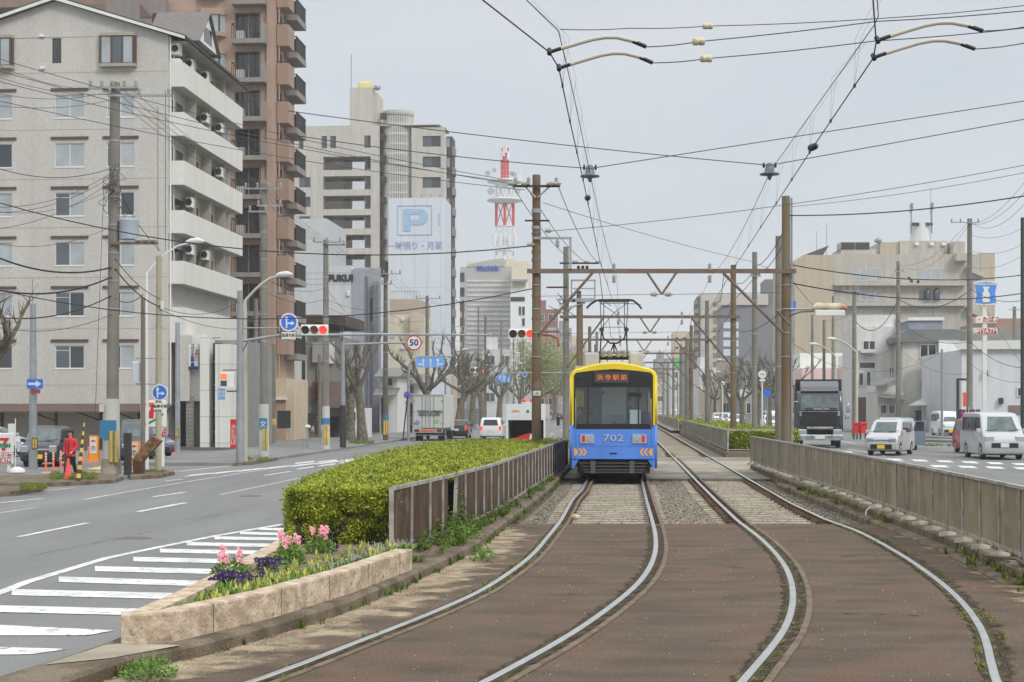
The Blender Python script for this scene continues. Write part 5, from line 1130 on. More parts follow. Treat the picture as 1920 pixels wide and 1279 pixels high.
for px_, ty, hx_, dd, la in [(1606,635,1556,108,'tall curved street lamp leaning left over the right road'),(1566,645,1523,118,'second curved street lamp leaning left over the right road'),(1396,674,1345,200,'distant curved lamp between the track poles'),(1373,697,1345,215,'more distant curved lamp between the track poles')]:
 lamp(px_, dd, -.05, ty, hx_, la, r0=.12, m=mat('lamp_pole_cream', C(188,184,172,.9)))
d = 47; x = 8.62; r = empty('street_lamp', (x, d, 0), 0, 'old rusty tube lamp fixture jutting right from the rusty right track pole', 'street lamp'); zz = lambda py: PZ(py, d); xx = lambda px: PX(px, d)-x
M().tube([(.1,-.1,zz(580)),(xx(1560),-.1,zz(580))], .035, 8).build('bracket', steel_m, r); M().tube([(.1,-.1,zz(592)),(xx(1500),-.1,zz(585)),(xx(1525),-.1,zz(584))], .03, 8).build('bracket', rust_m, r)
M().tube([(xx(1524),-.1,zz(578)),(xx(1530),-.1,zz(575)),(xx(1575),-.1,zz(576)),(xx(1587),-.1,zz(579))], [.07,.12,.12,.05], 12).build('hood', mixmat('rusty_lamp_hood', C(206,198,178), C(160,104,66), scale=1.6, rough=.6, stretch=(1,1,1)), r)
M().bbox(xx(1526), xx(1582), -.2, 0, zz(592), zz(582), .03).build('diffuser', white_p, r)
def lolly(px, cy, rr, d, la, w=None):
 x, y, _ = ubase(px, d, -.1); r = empty('round_sign_post', (x, y, -.1), 0, la, 'sign'); zz = lambda py: PZ(py, d)+.1
 M().tube([(0,0,0),(0,0,zz(cy))], .07, 8).build('post', white_p, r); M().tube([(0,-.1,zz(cy)),(0,0,zz(cy))], rr*d/F, 24).build('disc', white_p, r)
 M().box(-rr*.7*d/F, rr*.7*d/F, -.1, 0, zz(cy+rr*1.75), zz(cy+rr*1.15)).build('plate', white_p, r)
 M().box(-rr*.6*d/F, rr*.6*d/F, -.11, -.1, zz(cy+1), zz(cy-1)).build('bar', steel_m, r); return r
lolly(1429, 702, 7.5, 120, 'large round white bus stop sign on the right pavement'); lolly(1355, 719, 4.2, 190, 'smaller round white bus stop sign farther along the right pavement')
x, y, _ = ubase(1382, 170, -.1); r = empty('signboard', (x, y, -.1), 0, 'pair of pale boards behind the second right track pole', 'signboard')
for a in (-.5, .8): M().box(a-.45, a+.45, -.05, .05, 3.4, 4.2).build('board', white_p, r)
M().tube([(-.5,0,0),(-.5,0,3.4)], .06, 6).build('post', steel_m, r); M().tube([(.8,0,0),(.8,0,3.4)], .06, 6).build('post', steel_m, r)
def catpts(a, b, sag, n=14):
 a, b = Vector(a), Vector(b); return [a+(b-a)*t+Vector((0,0,-4*sag*t*(1-t))) for t in [i/n for i in range(n+1)]]
def wire(a, b, label, r_=.012, sag=.2, m=None, name='overhead_wire', group=None, pts=None):
 p = pts or catpts(a, b, sag); o0 = Vector(p[0]); me = M(); me.tube([Vector(q)-o0 for q in p], r_, 5)
 o = me.build(name, m or wire_m, None, tuple(o0)); tag(o, label, 'wire', group); return o
LC = lambda y: interp([((a[0]+b[0])/2, (a[1]+b[1])/2) for a, b in zip(Lleft, Lright)], y)
RC = lambda y: interp([((a[0]+b[0])/2, (a[1]+b[1])/2) for a, b in zip(Rleft, Rright)], y)
cpx = [(880,-28),(905,0),(1030,98),(1048,128),(1066,215),(1082,287),(1094,340),(1125,490)]
def cw(px, h): return [((x-CX)*h/(HY-y), h*F/(HY-y), 2+h) for x, y in px]
c1 = cw(cpx, 3.15)+[(PX(1148, 43.5), 43.5, 5.15)]+[(3.3+SL*(y-47), y, 5.15) for y in PD]
wire(0, 0, 'contact wire over the left track, bending at the pull-off arms above the tram', .0065, pts=c1, m=cable_m, name='contact_wire')
m1 = cw([(965,-22),(987,0),(1047,57),(1077,185),(1105,318)], 4.1)
for a, b in zip([m1[-1]]+[(3.3+SL*(y-47), y, 6.15) for y in PD[:-1]], [(3.3+SL*(y-47), y, 6.15) for y in PD]): m1 += [tuple(q) for q in catpts(a, b, .25, 6)[1:]]
wire(0, 0, 'messenger wire above the left track contact wire', .0055, pts=m1, m=cable_m, name='messenger_wire')
c2 = cw([(1637,-40),(1637,0),(1643,78),(1638,108),(1525,275),(1378,500)], 3.15)+[(6.25+SL*(y-47), y, 5.15) for y in PD]
wire(0, 0, 'contact wire over the right track, with pull-off arms reaching right', .0065, pts=c2, m=cable_m, name='contact_wire')
m2 = cw([(1645,-40),(1645,0),(1647,30),(1640,46),(1445,320)], 4.1)
for a, b in zip([m2[-1]]+[(6.25+SL*(y-47), y, 6.15) for y in PD[:-1]], [(6.25+SL*(y-47), y, 6.15) for y in PD]): m2 += [tuple(q) for q in catpts(a, b, .25, 6)[1:]]
wire(0, 0, 'messenger wire above the right track contact wire', .0055, pts=m2, m=cable_m, name='messenger_wire')
def at(poly, y):
 for a, b in zip(poly, poly[1:]):
  if a[1] <= y <= b[1]: t = (y-a[1])/(b[1]-a[1]); return tuple(a[i]+(b[i]-a[i])*t for i in range(3))
for poly, mp_, la in ((c1, m1, 'thin dropper loop hanging between the wires of the left track'), (c2, m2, 'thin dropper loop hanging between the wires of the right track')):
 for y in [14.6,16.4,18.4,20.6,23,26,29,33,38,55,62]:
  a, b = at(poly, y), at(mp_, y+.3)
  if not a or not b: continue
  o = M(); o.tube([(0,0,0),(.02,.05,.5*(b[2]-a[2])),(b[0]-a[0],b[1]-a[1],b[2]-a[2])], .0013, 4); o.tube([(.0,0,0),(.07,.03,.5*(b[2]-a[2])),(b[0]-a[0]+.05,b[1]-a[1],b[2]-a[2])], .0013, 4); o.cbox((0,0,-.0), .02, .04, .035)
  tag(o.build('dropper', wire_m, None, a), la, 'dropper', 'droppers of the overhead line')
def hang(px, py, h, label, kind):
 d = h*F/(HY-py); p = ((px-CX)*h/(HY-py), d, 2+h); r = empty('wire_insulator', p, 0, label, 'insulator')
 if kind == 'bell':
  M().lathe([(.02,.12),(.06,.10),(.085,-.02),(.10,-.06),(.17,-.07),(.17,-.09),(.05,-.1),(.02,-.18)], (0,0,0), 14).build('bell', mat('bell_grey', C(120,124,130,.8), rough=.4, var=.1), r)
  for s_ in (-.10, .10): M().lathe([(.015,.0),(.025,.04),(.012,.09)], (s_,0,.03), 8).build('pin', dark_m, r)
 elif kind == 'disc': M().tube([(0,-.2,-.02),(0,-.14,-.014),(0,-.12,-.01),(0,-.02,-.002),(0,0,0),(0,.1,.01),(0,.12,.012),(0,.2,.02)], [.01,.04,.02,.045,.02,.045,.02,.01], 12).build('discs', black_m, r)
 return p
hang(1106, 322, 4.1, 'grey bell insulator on the left messenger wire', 'bell'); hang(1443, 318, 4.1, 'grey bell insulator on the right messenger wire', 'bell')
hang(1102, 371, 3.15, 'black ribbed insulator on the left contact wire', 'disc'); hang(1524, 276, 3.15, 'black ribbed insulator on the right contact wire', 'disc')
def pulloff(x0, y0, x1, y1, label, up_=30):
 d = 3.15*F/(HY-y0); a = Vector(P3(x0, y0, d)); b = Vector(P3(x1, y1, d)); r = empty('pull_off_arm', tuple(a), 0, label, 'pull-off arm')
 q = lambda px, py: Vector(P3(px, py, d))-a
 w = x1-x0
 pts = [q(x0+w*t, y0+(y1-y0)*t-k*1.0) for t, k in ((.12,6),(.3,14),(.45,20),(.58,22.5),(.7,21),(.85,13),(.9,9))]
 M().tube([tuple(p) for p in pts], .0185, 10).build('curved_tube', mat('cream_tube', C(196,192,178,.9), rough=.4, var=.06), r)
 M().tube([(0,0,0), tuple(pts[0])], .017, 8).build('clamp', black_m, r); M().tube([tuple(q(x0+w*.86, y0+(y1-y0)*.86-12)), tuple(q(x1, y1))], .019, 8).build('end_fitting', black_m, r); M().tube([(0,-.03,-.02),(0,.03,.03)], .022, 8).build('wire_clip', dark_m, r)
 return tuple(b), d
e1, d1 = pulloff(1030, 98, 1212, 88, 'upper curved pull-off arm on the left contact wire'); e2, d2 = pulloff(1048, 128, 1224, 118, 'lower curved pull-off arm on the left contact wire')
e3, d3 = pulloff(1645, 76, 1843, 58, 'upper curved pull-off arm on the right contact wire'); e4, d4 = pulloff(1638, 108, 1828, 92, 'lower curved pull-off arm on the right contact wire')
def chainwire(pxs, d, label, nodes=(), r_=.005):
 pts = []
 for a, b in zip(pxs, pxs[1:]): pts += [P3(a[0]+(b[0]-a[0])*t, a[1]+(b[1]-a[1])*t+2.0*math.sin(t*3.14), d) for t in (0, .25, .5, .75)]
 pts.append(P3(*pxs[-1], d)); wire(0, 0, label, r_, pts=pts)
 for (a, b) in nodes:
  r = empty('strain_insulator', P3(a, b, d), 0, 'cream porcelain strain insulator on the '+label, 'insulator')
  M().tube([(-.055,0,0),(-.05,0,0),(-.012,0,0),(0,0,0),(.012,0,0),(.05,0,0),(.055,0,0)], [.02,.034,.036,.028,.036,.034,.02], 12).build('body', mat('cream_porcelain', C(206,196,168,.9), rough=.3, var=.2, scale=30), r)
chainwire([(1050,55),(1180,53),(1327,49),(1645,35),(1925,10)], 16.2, 'topmost cross wire running right from the left messenger wire', [(1327,49)])
chainwire([(1212,88),(1310,78),(1645,40),(1925,20)], d1, 'cross wire from the upper left pull-off arm', [(1310,78)]); chainwire([(1224,118),(1324,110),(1640,77),(1925,52)], d2, 'cross wire from the lower left pull-off arm', [(1324,110)])
chainwire([(1843,58),(1925,50)], d3, 'short wire leaving the upper right pull-off arm'); chainwire([(1828,92),(1925,80)], d4, 'short wire leaving the lower right pull-off arm')
def span(pxs, d0, d1, label, r_=.011, sag=0, m=None):
 (xa, ya), (xb, yb) = pxs; wire(P3(xa, ya, d0), P3(xb, yb, d1), label, r_, sag, m)
span([(540,208),(1443,310)], 26, 25.5, 'span wire from upper left ending at the right bell insulator', .008, .05); span([(1443,310),(1930,222)], 25.5, 25.5, 'span wire from the right bell insulator to the right edge', .008)
span([(560,255),(1106,316)], 26, 25.6, 'span wire reaching the left bell insulator from the brown tower side', .008, .05); span([(1106,316),(1930,188)], 25.6, 25.6, 'span wire from the left bell insulator rising to the right edge', .008)
span([(1028,434),(1930,308)], 47, 44, 'span wire from the left portal pole insulator to the right edge', .010, .2); span([(1480,404),(1930,366)], 47, 40, 'dark cable leaving the right portal pole top for the right edge', .018, .15, cable_m); span([(1480,388),(1930,322)], 47, 42, 'thin wire above the dark cable at right', .008, .1)
span([(1018,380),(1408,490)], 47, 66, 'guy wire sloping down right from the left portal pole', .010, .1); span([(1408,490),(1480,520)], 66, 52, 'short guy wire between the right track poles', .010)
for i, (px_, w_) in enumerate([(960, 1), (985, 1), (1045, 1)]):
 span([(px_+2, 350), (1079+i*21, 493)], 46.7, 69.8, ['feeder line from the left end of the top crossarm', 'feeder line from the middle of the top crossarm', 'feeder line from the right end of the top crossarm'][i], .013, .3)
for i, (y0, y1) in enumerate([(215, 345), (238, 352), (258, 350), (295, 362)]):
 span([(-20, y0-110), (960+i*8, y1-6)], 40, 47, ['first', 'second', 'third', 'fourth'][i]+' high line from the upper left to the left portal pole, counted from the top', .010, .25)
span([(-20, 375), (996, 461)], 50, 47, 'thick black cable crossing the white apartments to the left portal pole', .019, .9, cable_m)
span([(-20, 540), (1000, 541)], 50, 47, 'black cable running level past the round sign to the left portal pole', .017, 1.0, cable_m)
def P_(px): r_, x, y, z = POLES[px]; return x, y, z
names = [(-30,140,45),(-30,200,45),(-30,165,45),(-30,225,45)]
for i, (a, b, dd) in enumerate(names):
 span([(a, b-30), (190+i*16, 168+i*4)], dd, 51.6, ['highest','second highest','third highest','fourth highest'][i]+' wire between the left edge and the big pole crossarm', .009, .25)
for i in range(4): span([(196+i*17, 167), (478+i*12, 355)], 51.6, 70.6, ['first','second','third','fourth'][i]+' crossarm wire from the big pole to the pole before the brown tower', .009, .35)
for i in range(4): span([(482+i*9, 356), (598+i*10, 456)], 70.6, 83, ['first','second','third','fourth'][i]+' crossarm wire from the brown tower pole to the next pole right', .008, .3)
for i in range(3): span([(602+i*12, 458), (716+i*10, 517)], 83, 105, ['left','middle','right'][i]+' crossarm wire between the third and fourth left poles', .008, .3)
for i in range(3): span([(718+i*10, 517), (795+i*8, 562)], 105, 133, ['left','middle','right'][i]+' crossarm wire between the fourth and fifth left poles', .008, .3)
for i in range(2): span([(800+i*8, 564), (864+i*6, 570)], 133, 170, ['left','right'][i]+' crossarm wire above the box truck going away', .009, .3)
for i, (ya, yb, rr) in enumerate([(310,316,.014),(398,332,.010),(388,325,.010),(430,340,.010),(395,355,.008),(455,425,.009),(476,502,.03),(540,520,.03),(592,555,.022),(610,590,.012)]):
 span([(-20, ya), (208, yb)], 47, 51.5, ['loosely wrapped phone cable','first fan wire','second fan wire','third fan wire','fourth fan wire','thin service wire','bundled cable','thick bundled cable','sagging black cable','low service wire'][i]+' from the left edge to the big utility pole', rr, .35, cable_m if rr > .02 else wire_m)
for i, (ya, yb, rr) in enumerate([(345,402,.012),(485,560,.014),(504,575,.022),(560,552,.016)]):
 span([(216, ya), (300 if i != 3 else 268, yb if i else 470)], 51.5, 53.7, ['short','sagging','slack','level'][i]+' cable joining the big pole to the slim beige pole', rr, .2, cable_m)
for i, (a, b, d0, x1, y1, d1) in enumerate([(300,575,53.7,450,565,62.8),(300,580,53.7,495,610,70.6),(495,520,70.6,611,540,83),(495,545,70.6,611,560,83),(611,560,83,723,575,105),(611,575,83,723,590,105),(611,600,83,723,610,105),(723,585,105,801,600,133),(723,600,105,868,640,170),(801,615,133,910,650,200),(801,640,133,1050,665,300),(611,540,83,680,600,110),(495,620,70.6,643,640,86)]):
 tag(wire(P3(a, b, d0), P3(x1, y1, d1), None, .011, .4, cable_m), 'low dark cable strung between the left roadside poles', 'wire', 'low cables between the left roadside poles')
for i, (x0, y0, x1, y1) in enumerate([(195,335,178,790),(296,200,296,470),(310,170,310,470)]):
 tag(wire(P3(x0, y0, 51), P3(x1, y1, 50.5 if i == 0 else 53), None, .010, .0), ['guy wire from the big pole down to the striped guy cover', 'drop wire left of the slim pole', 'drop wire right of the slim pole'][i], 'wire')
g = empty('guy_cover', P3(146, 905, 46.5), 0, 'slanting black and yellow striped guy wire cover beside the person in red', 'guy cover')
a = Vector(P3(146, 905, 46.5)); b = Vector(P3(158, 793, 47)); k = 14
me = M(); me.v = []
for i in range(k):
 me.cm = i % 2; q0 = (b-a)*(i/k); q1 = (b-a)*((i+1)/k); rr = .075-.05*i/k
 me.tube([tuple(q0), tuple(q1)], [rr, rr-.05/k], 10, cap=(i in (0, k-1)))
me.build('sleeve', [mat('stripe_black', C(60,54,48), rough=.6), yellow_p], g)
for i, (a, b, d0, x1, y1, d1, rr, sg_) in enumerate([(1480,496,47,1930,514,60,.019,.35),(1480,530,47,1930,548,60,.021,.4),(1480,520,47,1545,590,90,.012,.1),(1816,420,104,1930,330,70,.012,.6),(1812,418,104,1930,350,70,.012,.7),(1822,418,104,1930,372,70,.012,.8),(1684,497,125,1812,420,104,.012,.9),(1688,500,125,1816,422,104,.012,1.3),(1602,548,112,1684,500,125,.012,.8),(1598,548,112,1680,512,125,.012,1.1),(1602,600,112,1684,560,125,.03,1.6),(1684,560,125,1818,545,104,.03,1.0),(1684,600,125,1818,640,104,.02,.8),(1602,655,112,1684,640,125,.02,.8),(1684,650,125,1818,700,104,.014,.8),(1818,520,104,1930,700,90,.014,.4),(1818,640,104,1930,690,90,.02,.5),(1818,540,104,1930,560,90,.02,.5),(1480,640,52,1600,690,112,.012,.3),(1818,680,104,1930,715,90,.014,.5),(1545,600,150,1602,580,112,.012,.4),(1602,690,112,1766,660,108,.014,.7),(1818,440,104,1930,420,95,.012,.5),(1818,470,104,1930,450,95,.012,.5),(1818,500,104,1930,470,95,.012,.5)]):
 tag(wire(P3(a, b, d0), P3(x1, y1, d1), None, rr, sg_, cable_m if rr > .015 else wire_m), ['dark cable across the beige hospital to the right edge', 'lower dark cable across the beige hospital to the right edge'][i] if i < 2 else 'service wire strung between the right roadside poles', 'wire', None if i < 2 else 'wires between the right roadside poles')
for i, (a, b, d0, x1, y1, d1) in enumerate([(1475,420,47,1415,500,66.5),(1475,445,47,1415,515,66.5),(1415,500,66.5,1380,530,70.5),(1415,520,66.5,1330,590,94),(1380,560,70.5,1330,640,94),(1330,600,94,1298,640,117.5),(1380,620,70.5,1475,575,47)]):
 tag(wire(P3(a, b, d0), P3(x1, y1, d1), None, .014, .3, cable_m), 'feeder cable looping between the right track poles', 'wire', 'feeder cables of the right track poles')
def bld(name, label, fr_, cat='building'): return empty(name, (fr_.ox, fr_.oy, 0), fr_.a, label, cat)
WM = {}
def winmesh(w, h, style):
 k = (round(w, 2), round(h, 2), style)
 if k in WM: return WM[k]
 fm = {'w': wframe_m, 'b': brownf_m, 'd': dark_m}[style[0]]; gm = {'g': glass_m, 'd': glassd_m, 'c': curt_m, 'm': glass_m}[style[1]]
 f = M(); t = .045
 f.box(-w/2,w/2,-.03,.04,-h/2,-h/2+t); f.box(-w/2,w/2,-.03,.04,h/2-t,h/2); f.box(-w/2,-w/2+t,-.03,.04,-h/2+t,h/2-t); f.box(w/2-t,w/2,-.03,.04,-h/2+t,h/2-t); f.box(-.025,.025,-.025,.03,-h/2+t,h/2-t)
 if 'x' in style: f.box(-w/2+t, -.03, -.02, .03, h*.28, h*.28+.03)
 fmesh = f.mesh('window', fm)
 g = M(); g.box(-w/2+t,-.02,.0,.02,-h/2+t,h/2-t); g.cm = 1; g.box(.02,w/2-t,.008,.024,-h/2+t,h/2-t); gmesh = g.mesh('pane', [gm, curt_m if style[1] == 'm' else (glassd_m if gm is glass_m else gm)])
 WM[k] = (fmesh, gmesh); return WM[k]
def win(root, x, y, z, w, h, style='wm', rz=0):
 a, b = winmesh(w, h, style); o = obj('window', a, root, (x, y, z), rz); obj('pane', b, o); return o
SW = {}
def swin(root, x, y, z, w, h, m=glassd_m, fm=None, rz=0, name='window'):
 "small one-mesh window for far buildings"
 k = (round(w, 1), round(h, 1), m.name, fm.name if fm else 0)
 if k not in SW:
  f = M(); w_, h_ = w, h; t = .09
  f.box(-w_/2, w_/2, -.02, .02, -h_/2, h_/2); f.cm = 1
  f.box(-w_/2-t, -w_/2, -.06, .02, -h_/2-t, h_/2+t); f.box(w_/2, w_/2+t, -.06, .02, -h_/2-t, h_/2+t); f.box(-w_/2, w_/2, -.06, .02, h_/2, h_/2+t); f.box(-w_/2, w_/2, -.08, .02, -h_/2-t, -h_/2)
  if w_ > 1.0: f.box(-.04, .04, -.05, -.02, -h_/2, h_/2)
  SW[k] = f.mesh('window', [m, fm or wframe_m])
 return obj(name, SW[k], root, (x, y, z), rz)
tile_m = brickmat('white_wall_tile', C(212,208,202,.9), C(196,192,185,.88), C(182,178,171,.85), .045, .145, .006, .09)
tile2_m = brickmat('balcony_tile', C(224,222,216,.92), C(218,216,210,.92), C(198,196,190,.9), .24, .07, .006, .06)
tileg_m = brickmat('garage_tile', C(206,194,180,.92), C(196,184,170,.92), C(176,166,154,.9), .05, .2, .006, .08)
f1 = Fr(PX(316, 86), 86); B1 = bld('apartment_building', 'six-storey white tiled apartment block with gable roof and stepped balconies, left edge', f1)
fx1 = lambda px: f1.x(px); fz1 = lambda px, py: f1.z(px, py)
XL, ZT = -13.6, fz1(314, 66); ZG = fz1(200, 757); zb0 = -.4
ridge = (fx1(105), fz1(105, 2))
cols = [(fx1(-28), fx1(23)), (fx1(103), fx1(158)), (fx1(200), fx1(252))]
colsL = [(c[0]-3.35*0, c[1]) for c in cols]
rows = [(177,221),(268,313),(361,405),(454,498),(548,593),(648,691)]
holes = []; spots = []
for (a, b) in rows:
 for c in cols:
  z0, z1 = fz1(150, b), fz1(150, a); holes.append((c[0], c[1], z0, z1)); spots.append((c, z0, z1))
w = M(); w.wall(XL, 0, ZG, fz1(200, 135), holes, 0, .12)
hz0, hz1 = fz1(200, 117), fz1(200, 70)
h2 = [(fx1(98), fx1(115), hz0, hz1)]
w.wall(XL, 0, fz1(200, 135), fz1(200, 68), h2, 0, .1)
zt = fz1(200, 68); w.add([(XL, 0, zt), (0, 0, zt), (0, 0, ZT), (ridge[0], 0, ridge[1]), (XL, 0, ridge[1]-(ridge[0]-XL)*(ridge[1]-ZT)/(0-ridge[0]))], [(0,1,2,3,4)])
w.add([(XL,0,zb0),(XL,13.5,zb0),(XL,13.5,zt),(XL,0,zt)], [(0,1,2,3)]); w.add([(0,0,zb0),(0,13.5,zb0),(0,13.5,ZT),(0,0,ZT)], [(0,1,2,3)])
w.box(XL, 0, 13.4, 13.5, zb0, ZT-.1)
w.build('wall', tile_m, B1)
M().box(XL, -3.0, .9, 1.1, zb0, ZG).build('garage_wall', tileg_m, B1); M().box(XL, -.02, .02, .88, ZG-.02, ZG+.1).build('soffit', tileg_m, B1)
M().box(-3.0, 0, .02, 13.4, zb0, ZG-.03).build('lobby_wall', tile_m, B1)
for i, (c, z0, z1) in enumerate(spots):
 st_ = random.choice(['wmx', 'wgx', 'wm', 'wc', 'wmx']); win(B1, (c[0]+c[1])/2, .07, (z0+z1)/2, c[1]-c[0]-.004, z1-z0-.004, st_)
 M().box(c[0]-.22, c[1]+.25, -.09, -.003, z1+.22, z1+.36).build('window_visor', brownf_m, B1); M().box(c[0]-.03, c[1]+.03, -.03, -.003, z0-.05, z0+.0).build('window_sill', white_p, B1)
win(B1, fx1(106.5), .05, (hz0+hz1)/2, fx1(115)-fx1(98)-.004, hz1-hz0-.004, 'bd')
for a, b in ((187, 258), (-40, 28)):      # bay windows
 xa, xb = fx1(a), fx1(b); z0, z1 = fz1(220, 121), fz1(220, 69)
 by = M().prism([(xa,.0),(xa+.12,-.35),(xb-.12,-.35),(xb,.0)], z1, z1+.18).prism([(xa,.0),(xa+.1,-.38),(xb-.1,-.38),(xb,.0)], z0-.18, z0).build('bay_window', mat('bay_trim', C(170,164,150,.85), var=.05), B1)
 n = 3;
 for k in range(n): M().box(xa+.18+(xb-xa-.36)*k/n+.02, xa+.18+(xb-xa-.36)*(k+1)/n-.02, -.30, -.27, z0+.04, z1-.04).build('pane', [curt_m, glass_m, curt_m][k], by)
 fr2 = M();
 for k in range(n+1): xx = xa+.16+(xb-xa-.32)*k/n; fr2.box(xx-.05, xx+.05, -.33, -.26, z0, z1)
 fr2.box(xa+.1, xb-.1, -.33, -.26, z0, z0+.05); fr2.box(xa+.1, xb-.1, -.33, -.26, z1-.05, z1); fr2.box(xa+.05, xa+.12, -.26, 0, z0, z1); fr2.box(xb-.12, xb-.05, -.26, 0, z0, z1); fr2.build('bay_frame', brownf_m, by)
for px_, py_ in ((79,68),(80,128)): M().bbox(fx1(px_)-.15, fx1(px_)+.15, -.12, -.002, fz1(80,py_)-.06, fz1(80,py_)+.08, .02).build('vent_hood', white_p, B1)
for py_ in (135, 150+0, 242, 335, 426, 520, 616, 722):
 if py_ != 150: M().box(XL, 0, -.008, -.002, fz1(200,py_)-.012, fz1(200,py_)+.012).build('joint', mat('joint_grey', C(170,164,156,.8)), B1)
gm = M(); t = .22; sl_ = (ridge[1]-ZT)/(0-ridge[0]); xe = fx1(345)+.15; ze = ZT-sl_*(xe-0)*.9
lz = ridge[1]-(ridge[0]-(XL-.6))*sl_
pr_ = [(XL-.6, lz), ridge, (xe, ze), (xe, ze+t), (ridge[0], ridge[1]+t*1.2), (XL-.6, lz+t)]
gm.prism(pr_, -.35, 14.2, 'y'); gm.build('roof', mat('dark_roof_tile', C(78,72,70,.8), rough=.7, var=.2, scale=6), B1)
M().prism([(a, b-.02) for a, b in [(XL-.6, lz), ridge, (xe, ze), (xe, ze+.16), (ridge[0], ridge[1]+.18), (XL-.6, lz+.16)]], -.42, -.352, 'y').build('verge_board', white_p, B1)
M().box(0.02, xe, .1, 14, ze-.06, ze-.02).build('eaves_soffit', mat('soffit_grey', C(186,182,174,.8)), B1)
gr_ = M(); gr_.tube([(xe+.08,-.3,ze+.02),(xe+.08,14.2,ze+.02)], .07, 8)
for k in range(30): gr_.box(xe-.02, xe+.1, -.2+k*.48, -.1+k*.48, ze+.1, ze+.2)
gr_.build('gutter', dark_m, B1)
xd, zd = fx1(378)-.6, fz1(378, 56); M().prism([(2.2, ze-.1+.7),(6.2, ze-.1+.7),(4.2, ze+2.6)], -1.6, xe+.05, 'x').build('dormer', white_p, B1)
dr = M(); dr.add([(-2.0,4.2,ze+2.75),(xe+.25,4.2,ze+2.75),(xe+.25,1.9,ze+.45),(-2.0,1.9,ze+.45),(-2.0,6.5,ze+.45),(xe+.25,6.5,ze+.45),(-2.0,4.2,ze+2.6),(xe+.25,4.2,ze+2.6)], [(0,1,2,3),(1,0,4,5),(0,3,6),(0,6,4),(1,7,2),(1,5,7)]); dr.build('dormer_roof', mat('slate', C(128,122,120,.8), var=.15, scale=5), B1)
M().box(xe+.055, xe+.075, 3.4, 5.0, ze+.8, ze+1.7).build('dormer_window', glassd_m, B1)
ptops = [(117,162),(210,254),(301,346),(394,437),(489,532),(576,642)]
BW = fx1(345); DEP = 13.2
for i, (a, b) in enumerate(ptops):
 zt_, zb_ = f1.z(345, a), f1.z(345, b)
 root = B1
 p = M(); p.box(.0, BW, 0.02, .14, zb_, zt_); p.box(BW-.12, BW, .141, DEP, zb_, zt_); p.box(0, BW-.12, DEP-.12, DEP, zb_, zt_)
 p.build('balcony_parapet', tile2_m, B1)
 M().box(.01, BW-.121, .141, DEP-.13, zb_+.02, zb_+.18).build('balcony_slab', mat('soffit_white', C(206,204,198,.85), var=.05, streak=.08), B1)
 if i < 5:
  zt2 = ptops[i][0]
  ztop = f1.z(345, ptops[i-1][1]) if i else ze-.1
  for k in range(1, 4): M().box(.05, BW-.25, k*3.25-.04, k*3.25+.04, zt_-.3, ztop-.05).build('balcony_divider', mat('divider_beige', C(178,172,156,.85), var=.06), B1)
  for k in range(4):
   y = k*3.25+.4; M().box(.0, .06, y+.3, y+2.2, zt_-1.0, zt_+.85).build('balcony_door', glassd_m, B1)
   M().tube([(.15,y+.1,zt_-.3),(.15,y+.1,ztop-.05)], .035, 6).build('downpipe', white_p, B1)
   if (i*5+k*3) % 4 in (1, 2) or k == 3: continue
   ac = M().bbox(.25, .60, y+2.15, y+2.75, ztop-.95, ztop-.35, .03).build('air_conditioner', white_p, B1); M().tube([(.425,y+2.14,ztop-.65),(.425,y+2.13,ztop-.65)], .2, 16).build('fan_grille', dark_m, ac)
ac = M().bbox(.08, .55, .25, .85, fz1(320,100), fz1(320,78), .03).build('air_conditioner', white_p, B1); M().tube([(.3,.24,fz1(320,89)),(.3,.23,fz1(320,89))], .2, 16).build('fan_grille', dark_m, ac)
ac = M().bbox(.08, .6, .2, .8, fz1(320,117)-.2, fz1(320,108), .03).build('air_conditioner', white_p, B1)
M().tube([(.12,-.02,fz1(316,760)),(.12,-.02,fz1(316,70))], .05, 8).build('downpipe', white_p, B1)
aw = M(); aw.add([(XL,.0,ZG-.02),(.3,.0,ZG-.02),(.3,-1.9,ZG-.42),(XL,-1.9,ZG-.42),(XL,.0,ZG-.10),(.3,.0,ZG-.10),(.3,-1.9,ZG-.5),(XL,-1.9,ZG-.5)], [(0,1,2,3),(7,6,5,4),(3,2,6,7),(1,5,6,2)]); aw.build('awning', mat('awning_brown', C(112,94,84,.7), var=.1), B1)
for px_ in (5, 106, 190, 262):
 x = fx1(px_); M().box(x-.07, x+.07, -.15, 0, zb0, ZG-.1).build('awning_post', brownf_m, B1); M().tube([(x,-.1,ZG-1.0),(x-.9,-1.6,ZG-.45)], .04, 6).build('awning_brace', brownf_m, B1)
wpan = brickmat('white_panels', C(222,222,216,.92), C(216,216,210,.92), C(178,178,172,.85), 1.15, 1.5, .02, .05, offset=0)
e = B1; fy = -.6
def fx1b(px): return f1.x(px, fy)
z1 = fz1(380, 640)
M().box(fx1b(375), fx1b(392), fy, fy+1.2, zb0, z1+.2).build('column', wpan, B1)
M().box(fx1b(406), fx1b(434), fy-.3, fy+1.5, zb0, z1-.2).build('column', wpan, B1)
M().box(fx1b(330), fx1b(350), .0-.05, 2, fz1(340,752), z1+.35).build('wall', tile_m, B1)
M().box(fx1b(331), fx1b(375), .35, 2, fz1(340,752), z1+.45).build('wall', tile2_m, B1)
M().box(fx1b(350), fx1b(444), .9, 8, zb0, z1+.1).build('shop_wall', mat('shop_recess', C(150,150,146,.8), var=.1), B1)
M().box(fx1b(392), fx1b(406), .2, .8, zb0+.5, z1-.1).build('slit_window', glassd_m, B1)
for k in range(5): M().box(fx1b(391.5), fx1b(406.5), .15, .22, zb0+1+k*1.35, zb0+1.07+k*1.35).build('transom', steel_m, B1)
